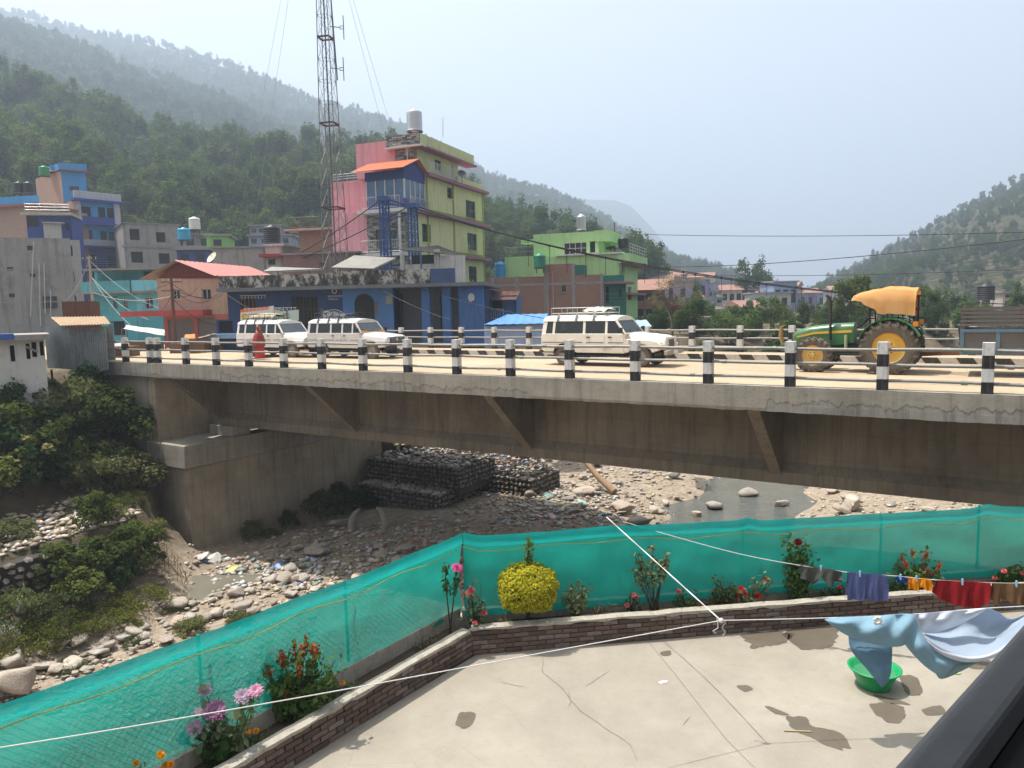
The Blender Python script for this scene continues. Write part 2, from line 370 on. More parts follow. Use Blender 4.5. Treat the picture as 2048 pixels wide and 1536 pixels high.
# hills: each ridge with its own distance, size and slope
def hill_surface(ridge, dist, foot, footz, n=90, m=26, rough=.03, seed=0, power=.85):
    rx = np.array([p[0] for p in ridge], float); ry = np.array([p[1] for p in ridge], float); px = np.linspace(rx[0], rx[-1], n); py = np.interp(px, rx, ry)
    dd = np.interp(px, [rx[0], rx[-1]], dist); ff = np.interp(px, [rx[0], rx[-1]], foot); fz = np.interp(px, [rx[0], rx[-1]], footz)
    P = np.zeros((m+5, n, 3))
    for j in range(n):
        top = ony(px[j], py[j], dd[j]); bx = top.x/top.y
        for i in range(m+5):
            if i < m:
                u = i/(m-1); Y = ff[j]+(dd[j]-ff[j])*u; z = fz[j]+(top.z-fz[j])*u**power
            else:
                u = (i-m+1)/5; Y = dd[j]*(1+.35*u); z = top.z*(1-u*u)-.05*dd[j]*u
            P[i, j] = (bx*Y, Y, z)
    H = (P[:m, :, 2].max()-P[:, :, 2].min()); u = np.concatenate([np.linspace(0, 1, m), np.ones(5)])[:, None]
    P[:, :, 2] += H*rough*2.2*fbm(P[:, :, 0]/np.mean(dd)*14+seed, P[:, :, 1]/np.mean(dd)*14, 5)*np.minimum(1, u*3)*np.minimum(1, (1.15-u)*2.2)
    return P
def hill_obj(P, mat):
    r, c = P.shape[:2]; g = np.arange(r*c).reshape(r, c); F = np.stack([g[:-1, :-1].ravel(), g[:-1, 1:].ravel(), g[1:, 1:].ravel(), g[1:, :-1].ravel()], 1)
    me = quads_mesh('hill', P.reshape(-1, 3), F, mat); me.polygons.foreach_set('use_smooth', np.ones(len(F), bool))
    o = bpy.data.objects.new('hill', me); COL.objects.link(o); return struct(o)
def hillmat(name, c1, c2, c3, sc):
    s = N(name); co = s.coord(); n1 = s.noise(co, sc, 8, .72); n2 = s.noise(co, sc*9, 5, .75)
    c = s.ramp(n1, [(.32, c1), (.52, c2), (.70, c3)]); c = s.mix(s.ramp(n2, [(.42, (0, 0, 0)), (.62, (1, 1, 1))]), c, tint(c1, .55))
    return s.done(s.bsdf(c, 1, 0, n2, 1., 3, 0))
HZ = {}
HZ['near'] = hill_surface([(-420, 120), (0, 190), (150, 235), (300, 300), (450, 330), (640, 335), (760, 350), (900, 410), (985, 465), (1100, 500), (1200, 548), (1320, 606)], (270, 230), (112, 150), (10, 3), seed=3)
HZ['middle'] = hill_surface([(-420, -150), (-150, -40), (0, 45), (150, 92), (350, 172), (450, 205), (560, 262), (650, 300), (800, 372), (900, 430)], (700, 660), (300, 300), (45, 28), seed=9)
HZ['far'] = hill_surface([(-500, -30), (-200, 0), (60, 40), (330, 100), (500, 152), (640, 215), (710, 232), (800, 265), (930, 335), (1000, 370), (1100, 395), (1200, 440), (1330, 520), (1460, 582), (1560, 625)], (1350, 820), (560, 400), (70, 0), n=130, rough=.02, seed=21)
HZ['farthest'] = hill_surface([(900, 340), (1040, 385), (1120, 396), (1230, 400), (1262, 412), (1300, 452), (1350, 512), (1450, 600), (1500, 618)], (2500, 2500), (1700, 1700), (50, 0), n=80, rough=.02, seed=33)
HZ['right'] = hill_surface([(1545, 622), (1600, 603), (1700, 550), (1800, 492), (1950, 408), (2048, 365), (2300, 240), (2500, 150)], (620, 540), (230, 170), (-2, -3), seed=41)
gm = hillmat('wooded_slope', (.030, .045, .018), (.055, .07, .028), (.11, .095, .055), .05)
rm = hillmat('scrub_slope', (.05, .058, .028), (.12, .105, .065), (.23, .185, .125), .035)
fm = hillmat('distant_slope', (.03, .045, .022), (.05, .065, .03), (.085, .085, .05), .012)
for k, q in (('near', gm), ('middle', gm), ('far', fm), ('farthest', fm), ('right', rm)): hill_obj(HZ[k], q)

# haze
mb = MB(); mb.box(-5200, 5200, -80, 5200, -12, 760)
hz = N('haze_air'); pv = hz.n('VolumePrincipled'); pv.inputs['Color'].default_value = (.61, .715, .87, 1); pv.inputs['Density'].default_value = .00078; pv.inputs['Anisotropy'].default_value = .35
hz.l(pv.outputs[0], hz.out.inputs['Volume'])
haze = mb.build('haze', hz.m); haze['kind'] = 'stuff'; haze.display_type = 'WIRE'
# ================================================================ the bridge
def D3(v, k): return (v*k).to_3d()
def concrete(name, c, stain=.6, sc=.45):
    s = N(name); co = s.coord(); uv = s.coord('UV')
    n1 = s.noise(co, sc, 7, .7); n2 = s.noise(co, 14, 5, .75)
    st = s.noise(s.coord('Object', (2.6, 2.6, .16)), 1.7, 6, .75)
    col = s.ramp(n1, [(.3, tint(c, .62)), (.5, c), (.72, tint(c, 1.28))])
    col = s.mix(s.math('MULTIPLY', s.ramp(st, [(.48, (0, 0, 0)), (.68, (1, 1, 1))]), stain), col, (.055, .05, .042))
    col = s.mix(s.math('MULTIPLY', s.ramp(s.noise(co, 1.3, 7, .8, .4), [(.55, (0, 0, 0)), (.66, (1, 1, 1))]), stain*.55), col, (.23, .165, .105))
    col = s.mix(s.math('MULTIPLY', n2, .3), col, tint(c, .6))
    wv = s.n('TexWave', wave_type='BANDS', bands_direction='Y', wave_profile='SAW'); wv.inputs['Scale'].default_value = .42; wv.inputs['Distortion'].default_value = .3; s.l(uv, wv.inputs[0])
    ln = s.ramp(wv.outputs[0], [(.0, (0, 0, 0)), (.02, (1, 1, 1))])
    col = s.mix(s.math('MULTIPLY', s.math('SUBTRACT', 1, ln), .55), col, (.05, .045, .04))
    b = s.math('ADD', s.math('MULTIPLY', n2, .5), s.math('ADD', s.noise(co, 3, 5), s.math('MULTIPLY', ln, .25)))
    return s.done(s.bsdf(col, .9, 0, b, .5, .03))
MC = concrete('weathered_concrete', (.33, .30, .245), .42); MCD = concrete('stained_concrete', (.37, .31, .225), .45); MCG = concrete('shaded_girder_concrete', (.21, .178, .135), .55); MCE = concrete('edge_concrete', (.37, .35, .305), .55)  # girder mix darkened to paint in the shade under the deck
bridge = thing('road_bridge', 'grey concrete road bridge crossing the stony river bed', 'bridge', B(-28.7, 0, -8.3))
T0, T1 = -31.2, 13.0
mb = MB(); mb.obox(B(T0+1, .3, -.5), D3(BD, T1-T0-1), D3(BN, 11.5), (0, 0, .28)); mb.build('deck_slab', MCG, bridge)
mb = MB(); mb.obox(B(-30.2, 1.52, -.215), D3(BD, T1+30.2), D3(BN, 9.1), (0, 0, .015)); mb.build('carriageway', MATS['dust'], bridge)
for w0 in (.1, 10.62):
    mb = MB(); mb.obox(B(-36.3, w0, -.218), D3(BD, T1+36.3), D3(BN, 1.42), (0, 0, .222)); fp = mb.build('footpath', MATS['dust'], bridge)
# edge beams with a ragged lower lip, and the patchy plaster coat on the near one
def edge_beam(t0, t1, w0, w1, zt, zb, seed, rag=.02):
    mb = MB(); n = int((t1-t0)/.06)+1; rows = [[], [], [], [], [], []]
    for i in range(n+1):
        t = t0+(t1-t0)*i/n; j = rag*float(fbm(t*4.6+seed, seed, 4))*2; f = .02*float(fbm(t*1.3+seed, 4.4, 3))
        for r, (w, z) in enumerate(((w1, zt), (w0, zt), (w0-f, zt-.25), (w0-f*.5+.004, zb+.16), (w0+.02, zb+j), (w1, zb+j*.3))): rows[r].append(B(t, w, z))
    mb.sheet(rows, smooth=False); mb.sheet([rows[5], rows[0]], smooth=False)
    for k, rev in ((0, False), (-1, True)):
        q = [r[k] for r in rows]; mb.add(q, [tuple(range(len(q)))[::-1 if rev else 1]])
    return mb
edge_beam(-30.28, T1, -.14, .3, -.002, -.62, 3).build('edge_beam', MCE, bridge)
edge_beam(-36.6, -30.32, -.12, .3, -.002, -.60, 8, .02).build('edge_beam', MCE, bridge)
edge_beam(-36.6, T1, 11.85, 12.28, -.002, -.62, 5).build('edge_beam', MCE, bridge)
mb = MB(); rows = [[], [], []]
for i in range(1441):
    t = -30.2+i*(T1+30.2)/1440; e = -.42+.2*float(fbm(t*.55, 2, 3))+.3*float(fbm(t*9.3, 7, 5)); e = max(-.6, e-.9*float(smooth(.02, .06, fbm(t*.33+4, 11, 2)))); o = .010+.008*float(fbm(t*2, 9, 3))
    rows[0].append(B(t, -.142-.016, -.02)); rows[1].append(B(t, -.142-o, e+.06)); rows[2].append(B(t, -.135, e))
mb.sheet(rows, smooth=False); mb.build('plaster_coat', MC, bridge)
# girders: web and bulb
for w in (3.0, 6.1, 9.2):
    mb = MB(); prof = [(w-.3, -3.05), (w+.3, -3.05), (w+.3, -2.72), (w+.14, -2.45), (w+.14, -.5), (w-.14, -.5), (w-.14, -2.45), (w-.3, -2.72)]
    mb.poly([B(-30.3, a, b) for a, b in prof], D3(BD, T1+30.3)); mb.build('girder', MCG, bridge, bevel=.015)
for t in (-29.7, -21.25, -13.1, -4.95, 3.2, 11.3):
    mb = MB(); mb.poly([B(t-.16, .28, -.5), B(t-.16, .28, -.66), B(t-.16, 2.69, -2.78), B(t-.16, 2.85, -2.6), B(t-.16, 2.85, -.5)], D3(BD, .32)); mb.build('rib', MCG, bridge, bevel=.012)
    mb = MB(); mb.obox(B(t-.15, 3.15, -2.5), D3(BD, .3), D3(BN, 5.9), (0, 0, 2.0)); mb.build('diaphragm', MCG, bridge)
for t in (-19.4, -17.2, -9.6, -7.5, -1.0):
    mb = MB(); mb.tube([B(t, 1.2, -.49), B(t, 1.2, -.78)], .05, 8); mb.build('drain_spout', flat('spout_iron', (.06, .05, .045)), bridge)
# left abutment
ab = MB(); ab.obox(B(-31.3, .17, -9), D3(BD, 2.6), D3(BN, 12), (0, 0, 4.52)); ab = ab.build('abutment', MCD, bridge, bevel=.03)
mb = MB(); mb.obox(B(-31.3, -.02, -4.49), D3(BD, 2.75), D3(BN, 12.3), (0, 0, .99)); mb.build('bearing_cap', MC, ab, bevel=.03)
mb = MB(); mb.obox(B(-31.25, .22, -3.52), D3(BD, .5), D3(BN, 11.9), (0, 0, 3.0)); mb.build('back_wall', MCD, ab)
for w in (2.55, 5.7, 8.8):
    mb = MB(); mb.obox(B(-30.4, w, -3.51), D3(BD, 1.7), D3(BN, .95), (0, 0, .455)); mb.build('bearing_block', MC, ab, bevel=.02)
mb = MB(); mb.poly([B(-31.3, .2, -.62), B(-36.6, .2, -.62), B(-36.6, .2, -1.1), B(-32.2, .2, -3.9), B(-31.3, .2, -4.4)], D3(BN, .4)); mb.build('wing_wall', MC, ab, bevel=.02)
# far kerb: concrete with slanting painted bands
mb = MB(); mb.obox(B(-30.2, 10.55, -.216), D3(BD, T1+30.2), D3(BN, .1), (0, 0, .226)); kb = mb.build('kerb', paint('kerb_white', (.50, .46, .40), .9, .2, .5, 1.5), bridge)
mk = paint('band_black', (.035, .033, .032), .8, .3, .35, 2, dcol=(.2, .17, .13)); first = None
for i in range(40):
    t = -30+i*1.04
    mb = MB(); mb.poly([B(t, 10.546, -.19), B(t+.5, 10.546, -.19), B(t+.36, 10.546, .011), B(t-.14, 10.546, .011)], D3(BN, .06)); mb.build('painted_band', mk, kb)
mb = MB(); mb.obox(B(-30.2, 1.5, -.216), D3(BD, T1+30.2), D3(BN, .1), (0, 0, .226)); mb.build('kerb', MC, bridge)

# railings
mw = paint('post_white', (.62, .61, .58), .8, .12, .45, 2.5, .7, dcol=(.16, .14, .12)); mblk = paint('post_black', (.022, .022, .024), .7, .3, .25, 2.5, .5, dcol=(.17, .15, .13))
mpipe = paint('galvanised_pipe', (.27, .26, .235), .55, .25, .6, 3, .3, metal=.2, spec=.4)
def post_mesh():
    mb = MB(); a = .112; zs = [0, .26, .54, .82, 1.09]
    for i in range(4):
        z0, z1 = zs[i], zs[i+1]; m = 1 if i % 2 == 0 else 0
        mb.add([(x, y, z) for z in (z0, z1) for x, y in ((-a, -a), (a, -a), (a, a), (-a, a))], [(0, 1, 5, 4), (1, 2, 6, 5), (2, 3, 7, 6), (3, 0, 4, 7)], m)
    mb.add([(-a, -a, 1.09), (a, -a, 1.09), (a, a, 1.09), (-a, a, 1.09)], [(0, 1, 2, 3)], 0)
    return mb
POST = None
def railing(label, ts, w, zero):
    global POST
    r = thing('bridge_railing', label, 'railing', B(zero, w, 0), BA, 'railings of the road bridge')
    for t in ts:
        if POST is None: p = POST = post_mesh().build('post', [mw, mblk], r, local=True, bevel=.012)
        else: p = POST.copy(); COL.objects.link(p); p.parent = r
        p.location = (t-zero, 0, -.01); p.rotation_euler = (0, 0, random.uniform(-.03, .03))
    for z in (.21, .565, .905):
        mb = MB(); t0, t1 = min(ts)-.9, max(ts)+.9; n = int((t1-t0)/1.0); mb.tube([(t0+(t1-t0)*i/n-zero, .0, z+.012*math.sin(i*1.7+z*9)) for i in range(n+1)], .037, 8)
        rp = mb.build('rail', mpipe, r, local=True)
        for i in range(2, int((t1-t0)/6)+1):
            mb = MB(); x = t0+i*6-zero+z*2.3; mb.tube([(x-.06, 0, z), (x+.06, 0, z)], .05, 8); mb.build('pipe_coupling', mpipe, rp, local=True)
    return r
railing('near railing of the bridge with black and white banded posts', [-30.0+2*i for i in range(21)], 0, -10)
railing('short railing on the bridge approach beside the corrugated iron hut', [-30.55, -32.45, -34.4], 0, -32)
railing('far railing of the bridge behind the cars and tractor', [-30.9+2.02*i for i in range(21)], 12.08, -10)
# ================================================================ the yard, its planter and net fence
YZ = -2.95
s = N('yard_concrete'); co = s.coord()
n1 = s.noise(co, .55, 7, .7); n2 = s.noise(co, 5, 6, .75); n3 = s.noise(co, 38, 6, .8)
c = s.ramp(n1, [(.3, (.225, .20, .16)), (.52, (.288, .258, .208)), (.72, (.335, .305, .25))]); c = s.mix(s.math('MULTIPLY', s.ramp(n2, [(.5, (0, 0, 0)), (.72, (1, 1, 1))]), .5), c, (.22, .196, .163))
c = s.mix(s.math('MULTIPLY', s.ramp(n3, [(.4, (0, 0, 0)), (.65, (1, 1, 1))]), .28), c, (.20, .18, .15))
vo = s.n('TexVoronoi', feature='DISTANCE_TO_EDGE'); vo.inputs['Scale'].default_value = .75; s.l(s.mix(.25, co, s.n('TexNoise').outputs[1], 'ADD'), vo.inputs[0])
hair = s.math('MULTIPLY', s.ramp(vo.outputs[0], [(0, (1, 1, 1)), (.006, (0, 0, 0))]), s.ramp(s.noise(co, .4, 2), [(.52, (0, 0, 0)), (.6, (1, 1, 1))]))
c = s.mix(s.math('MULTIPLY', hair, .5), c, (.2, .18, .15))
MYARD = s.done(s.bsdf(c, .85, 0, s.math('ADD', n2, n3), .25, .01))
mb = MB(); mb.poly([(-5.2, 4.3, YZ-.3), (-4.2, 5.66, YZ-.3), (-.6, 10.42, YZ-.3), (12, 12.1, YZ-.3), (12, -1, YZ-.3), (-5.2, -1, YZ-.3)], (0, 0, .3)); yard = struct(mb.build('yard', MYARD))
# retaining wall of the yard towards the river
A0, A1, A2 = Vector((-5.6, 4.3)), Vector((-1.05, 10.86)), Vector((12, 12.55))
rw = thing('retaining_wall', 'grey retaining wall holding the yard above the river bed behind the net', 'wall', (-1, 10.9, -8.3))
for p, q in ((A0, A1), (A1, A2)):
    n = Vector((-(q-p).y, (q-p).x)).normalized(); mb = MB(); mb.poly([(p.x, p.y, -8.6), (q.x, q.y, -8.6), (q.x, q.y, -2.62), (p.x, p.y, -2.62)], (n*.35).to_3d()); mb.build('wall_panel', MC, rw)
# cracks, the cast joint and wet patches
mdark = flat('crack_dark', (.15, .13, .105), .9); mwet = N('wet_concrete'); cw = mwet.coord()
mwet = mwet.done(mwet.bsdf(mwet.mix(mwet.noise(cw, 3, 5), (.085, .070, .052), (.135, .112, .085)), mwet.ramp(mwet.noise(cw, 2, 3), [(.35, (.4, .4, .4)), (.6, (.75, .75, .75))]), 0, mwet.noise(cw, 12, 3), .05, .01, .2))
def ribbon(pts, w, z, mat, name, parent, jit=.5):
    P = [onz(x, y, z) for x, y in pts]; Q = []
    for a, b in zip(P, P[1:]):
        n = max(2, int((b-a).length/.07))
        for i in range(n):
            k = i/n; o = Vector((-(b-a).y, (b-a).x, 0)).normalized(); Q.append(a.lerp(b, k)+o*jit*.09*float(fbm(len(Q)*.35+pts[0][0], 3, 3)))
    Q.append(P[-1]); L = []; Rr = []
    for i, q in enumerate(Q):
        d = (Q[min(i+1, len(Q)-1)]-Q[max(i-1, 0)]).normalized(); o = Vector((-d.y, d.x, 0)); ww = w*(.5+.9*abs(math.sin(i*1.9)))*(1 if jit == 0 else .4+.6*math.sin(math.pi*min(1, (i+1)/len(Q)))) if jit else w
        L.append(q+o*ww/2); Rr.append(q-o*ww/2)
    mb = MB(); mb.sheet([Rr, L], smooth=False); return mb.build(name, mat, parent)
ribbon([(1297, 1284), (1345, 1342), (1400, 1412), (1452, 1478), (1510, 1536), (1560, 1590)], .008, YZ+.004, mdark, 'joint', yard, 0)
ribbon([(1087, 1308), (1086, 1345), (1125, 1377), (1140, 1400), (1160, 1422), (1215, 1458), (1262, 1490), (1275, 1525)], .011, YZ+.004, mdark, 'crack', yard)
ribbon([(1136, 1382), (1142, 1404), (1137, 1415)], .009, YZ+.005, mdark, 'crack', yard); ribbon([(1170, 1372), (1220, 1340)], .006, YZ+.005, mdark, 'crack', yard); ribbon([(1000, 1364), (1062, 1375)], .006, YZ+.005, mdark, 'crack', yard); ribbon([(1365, 1450), (1382, 1432)], .006, YZ+.005, mdark, 'crack', yard)
def blob(px, seed, z=YZ+.004, mat=None, name='wet_patch', parent=None, rag=.6):
    c = [onz(x, y, z) for x, y in px]; m = sum(c, Vector())/len(c); n = len(c); pts = []
    for i in range(n):
        p0, a, b, p3 = c[i-1], c[i], c[(i+1) % n], c[(i+2) % n]
        for k in range(8):
            u = k/8; q = .5*((2*a)+(b-p0)*u+(2*p0-5*a+4*b-p3)*u*u+(3*a-p0-3*b+p3)*u**3)
            r = 1+rag*float(fbm(q.x*4+seed, q.y*4, 5))+.8*rag*float(fbm(q.x*15+seed, q.y*15, 3)); pts.append(m+(q-m)*r)
    mb = MB(); mb.add(pts[::-1] if (pts[1]-pts[0]).cross(pts[9]-pts[0]).z < 0 else pts, [tuple(range(len(pts)))]); o = mb.build(name, mat or mwet, parent or yard); return o
for i, q in enumerate([[(1482, 1268), (1560, 1262), (1592, 1270), (1570, 1285), (1540, 1292), (1505, 1298), (1490, 1285)], [(1580, 1262), (1660, 1252), (1680, 1275), (1665, 1292), (1625, 1300), (1590, 1290)], [(1320, 1304), (1338, 1302), (1340, 1309), (1325, 1311)],
        [(1474, 1372), (1495, 1370), (1506, 1380), (1488, 1384)], [(1527, 1411), (1550, 1416), (1576, 1429), (1548, 1426)], [(1580, 1432), (1612, 1434), (1625, 1452), (1672, 1462), (1698, 1494), (1670, 1494), (1620, 1474), (1585, 1452)],
        [(1800, 1352), (1835, 1355), (1843, 1385), (1812, 1384)], [(1742, 1410), (1790, 1408), (1810, 1425), (1805, 1442), (1775, 1440)], [(1745, 1389), (1790, 1397), (1822, 1410), (1775, 1405)], [(1930, 1322), (1975, 1318), (1990, 1330), (1950, 1338)], [(1848, 1415), (1882, 1412), (1885, 1428), (1852, 1430)], [(918, 1428), (938, 1424), (949, 1432), (944, 1446), (928, 1456), (914, 1448)]]): blob(q, i*3.1)
mlit = flat('paper_white', (.75, .74, .7)); blob([(1318, 1363), (1332, 1361), (1334, 1364), (1321, 1367)], 3, YZ+.008, mlit, 'paper_scrap', rag=.1)

# planter: five courses of bricks, cement coping, inner kerb, soil
planter = thing('planter', 'low brick planter wall with cement coping edging the yard', 'planter', (-.66, 10.38, YZ))
W0, W1, W2 = Vector((-4.62, 4.9)), Vector((-.66, 10.4)), Vector((11, 11.95))
mbk = N('old_brick'); co = mbk.coord(); oi = mbk.n('ObjectInfo')
c = mbk.ramp(mbk.math('FRACT', mbk.math('MULTIPLY', oi.outputs['Random'], 3.7)), [(0, (.075, .055, .045)), (.4, (.125, .082, .064)), (.75, (.155, .115, .092)), (1, (.21, .18, .155))])
c = mbk.mix(mbk.ramp(mbk.noise(co, 7, 6, .75), [(.5, (0, 0, 0)), (.68, (1, 1, 1))]), c, (.075, .062, .052)); c = mbk.mix(mbk.ramp(mbk.noise(co, 2.2, 5, .7), [(.58, (0, 0, 0)), (.72, (1, 1, 1))]), c, (.30, .285, .26))
MBRICK = mbk.done(mbk.bsdf(c, .95, 0, mbk.noise(co, 30, 5, .7), .6, .012))
mmort = paint('old_mortar', (.21, .19, .165), .95, .3, .6, 2.5); mcop = paint('cement_coping', (.38, .345, .29), .9, .3, .8, 2.6, .5)
bmesh_ = None; nb = 0
for p, q in ((W0, W1), (W1, W2)):
    d = (q-p).normalized(); n = Vector((-d.y, d.x)); L = (q-p).length
    mb = MB(); mb.obox((p+n*.02-d*(.03 if p is W1 else 0)).to_3d()+Vector((0, 0, YZ-.02)), D3(d, L), D3(n, .10), (0, 0, .385)); mb.build('wall_core', mmort, planter)
    for cr in range(5):
        x = -.12 if cr % 2 else 0.
        while x < L-.05:
            c2 = p+d*(x+.115)
            if c2.x > 8.4 or c2.y < 5.9: x += .242; continue
            if bmesh_ is None:
                mb = MB(); mb.box(-.113, .113, -.012, .05, -.0295, .0295); o = bmesh_ = mb.build('brick', MBRICK, planter, local=True, bevel=.006)
            else: o = bmesh_.copy(); COL.objects.link(o); o.parent = planter
            pw = Vector((c2.x, c2.y, YZ+.036+cr*.072)); o.location = pw-Vector((-.66, 10.38, YZ))+n.to_3d()*random.uniform(-.004, .007); o.rotation_euler = (random.uniform(-.01, .01), random.uniform(-.012, .012), math.atan2(d.y, d.x)+random.uniform(-.012, .012)); nb += 1
            x += .242
    rows = [[], [], [], []]
    for i in range(int(L/.12)+1):
        c2 = p+d*min(L, i*.12); j = .03*float(fbm(i*.35, p.x, 4)); z1 = YZ+.402+j
        for r, (o_, z) in enumerate(((-.025+j, YZ+.363+1.2*float(fbm(i*.6+9, 5, 4))*.05), (-.022+j, z1), (.135+j, z1), (.135, YZ+.34))): rows[r].append((c2+n*o_).to_3d()+Vector((0, 0, z)))
    mb = MB(); mb.sheet(rows, smooth=False); mb.build('coping', mcop, planter)
    rows = [[], [], [], []]
    for i in range(int((L+.6)/.12)+1):
        c2 = p+d*min(L+.35, i*.12-.1); j = .012*float(fbm(i*.5+40, p.x, 4)); z1 = YZ+.47+j
        for r, (o_, z) in enumerate(((.50+j, YZ+.2), (.50+j, z1), (.60+j, z1), (.62, YZ-.3))): rows[r].append((c2+n*o_).to_3d()+Vector((0, 0, z)))
    mb = MB(); mb.sheet(rows, smooth=False); mb.build('inner_kerb', mcop, planter)
    rows = []
    for i in range(int(L/.15)+2):
        c2 = p+d*min(L+.2, i*.15); rows.append([(c2+n*o_).to_3d()+Vector((0, 0, YZ+.27+.07*float(fbm(i*.4, o_*6, 3)))) for o_ in (.1, .2, .3, .4, .52)])
    mb = MB(); mb.sheet(rows[::-1]); mb.build('soil', paint('planter_soil', (.085, .065, .045), 1, .4, .4, 3, 0, bstr=.9), planter)

# net fence
F0, F1, F2 = Vector((-5.2, 5.05)), Vector((-1.0, 10.78)), Vector((9.6, 12.2))
def fence_top(x, y, p, q):
    v = ray(x, y); d = q-p; n = Vector((-d.y, d.x)); k = ((p-CAM.to_2d()).dot(n))/(v.x*n.x+v.y*n.y); return CAM+v*k
tops1 = [fence_top(x, y, F0, F1) for x, y in [(-140, 1448), (0, 1408), (150, 1356), (300, 1303), (450, 1250), (600, 1192), (720, 1150), (820, 1108), (880, 1085), (922, 1066)]]
tops2 = [fence_top(x, y, F1, F2) for x, y in [(926, 1065), (960, 1071), (1100, 1062), (1200, 1052), (1350, 1047), (1478, 1040), (1495, 1034), (1520, 1040), (1700, 1030), (1850, 1022), (1940, 1017), (1974, 1007), (2000, 1012), (2060, 1013), (2200, 1008)]]
def netmat(name, c, op):
    s = N(name); co = s.coord(); uv = s.coord('UV')
    n = s.noise(co, 2.2, 5, .7); fine = s.noise(s.coord('UV', (1, .35, 1)), 160, 3, .8)
    col = s.mix(n, tint(c, .7), tint(c, 1.35)); col = s.mix(s.math('MULTIPLY', fine, .5), col, tint(c, .5))
    wv = s.n('TexWave', bands_direction='X'); wv.inputs['Scale'].default_value = 30; wv.inputs['Distortion'].default_value = 1.2; s.l(uv, wv.inputs[0]); col = s.mix(s.math('MULTIPLY', wv.outputs[0], .25), col, tint(c, 1.5))
    a = s.n('BsdfDiffuse'); s.l(col, a.inputs[0]); b = s.n('BsdfTranslucent'); s.l(col, b.inputs[0]); m = s.n('MixShader'); m.inputs[0].default_value = .5; s.l(a.outputs[0], m.inputs[1]); s.l(b.outputs[0], m.inputs[2])
    t = s.n('BsdfTransparent'); f = s.n('MixShader'); s.l(s.math('ADD', s.math('MULTIPLY', fine, .3), op-.15), f.inputs[0]); s.l(t.outputs[0], f.inputs[1]); s.l(m.outputs[0], f.inputs[2]); return s.done(f)
mnet = netmat('green_shade_net', (.012, .37, .30), .89); mhem = netmat('folded_net_hem', (.016, .43, .39), .94); mrope = flat('yellow_rope', (.30, .27, .05), .8)
nf = thing('net_fence', 'green shade net fence stretched along the river side of the yard', 'fence', (-1.0, 10.78, YZ))
for tp, (p, q) in ((tops1, (F0, F1)), (tops2, (F1, F2))):
    d = (q-p).normalized(); n = Vector((-d.y, d.x)); us = [(t.to_2d()-p).dot(d) for t in tp]; zs = [t.z for t in tp]; U = np.arange(us[0], us[-1]+.01, .06); Z = np.interp(U, us, zs)
    rows = []; K = 14
    for k in range(K+1):
        r = []
        for u, z in zip(U, Z):
            v = k/K; zz = YZ+.40+(z-.16-YZ-.40)*v; sag = .10*math.sin(math.pi*v)*(.6+1.6*float(fbm(u*.5, v*1.5+p.x, 3)))+.07*float(fbm(u*1.9, v*2.2, 3))+.025*float(fbm(u*6+v*5, v*4-u*3, 3))
            r.append((p+d*u+n*(sag+.0)).to_3d()+Vector((0, 0, zz)))
        rows.append(r)
    mb = MB(); mb.sheet(rows); mb.build('net', mnet, nf)
    rows = []
    for k in range(5):
        v = k/4; rows.append([(p+d*u-n*(.012+.02*math.sin(math.pi*v)+.015*float(fbm(u*3, v*2, 3)))).to_3d()+Vector((0, 0, z-.17+(.17+.018*float(fbm(u*4.5, 8, 3)))*v)) for u, z in zip(U, Z)])
    mb = MB(); mb.sheet(rows, smooth=True); mb.build('net_hem', mhem, nf)
    mb = MB(); mb.tube([(p+d*u-n*.02).to_3d()+Vector((0, 0, z-.20-.045*math.sin(u*2.1)**2)) for u, z in zip(U[::4], Z[::4])], .006, 5); mb.build('hem_cord', mrope, nf)
    for u in np.arange(us[0]+.35, us[-1]-.1, 2.05) if p is F0 else list(np.interp([926, 1195, 1490, 1745, 1974], [926, 1195, 1490, 1745, 1974], [us[0]+.02, us[3]+.05, us[6], (us[8]+us[9])/2, us[11]])):
        z = float(np.interp(u, us, zs)); mb = MB(); c2 = p+d*u+n*.16; mb.tube([c2.to_3d()+Vector((0, 0, YZ+.2)), c2.to_3d()+Vector((0, 0, z-.07))], .02, 8); mb.build('post', flat('fence_post_green', (.02, .12, .09), .6), nf)
    # chain-link wires behind the net
    mb = MB(); off = n*.2
    for sgn in (1, -1):
        u = us[0]-1.2
        while u < us[-1]+1.2:
            a = (u, YZ+.42); b = (u+sgn*1.0, YZ+1.42); u += .085
            if min(a[0], b[0]) < us[0] or max(a[0], b[0]) > us[-1]: continue
            zt = float(np.interp((a[0]+b[0])/2, us, zs))-.1; k = max(.2, min(1, (zt-a[1])/(b[1]-a[1]))); bb = (a[0]+(b[0]-a[0])*k, a[1]+(b[1]-a[1])*k)
            mb.tube([(p+d*a[0]+off).to_3d()+Vector((0, 0, a[1])), (p+d*bb[0]+off).to_3d()+Vector((0, 0, bb[1]))], .0035, 3, caps=False)
    o = mb.build('wire_mesh', flat('dark_wire', (.05, .05, .05), .5), nf); o['kind'] = 'stuff'

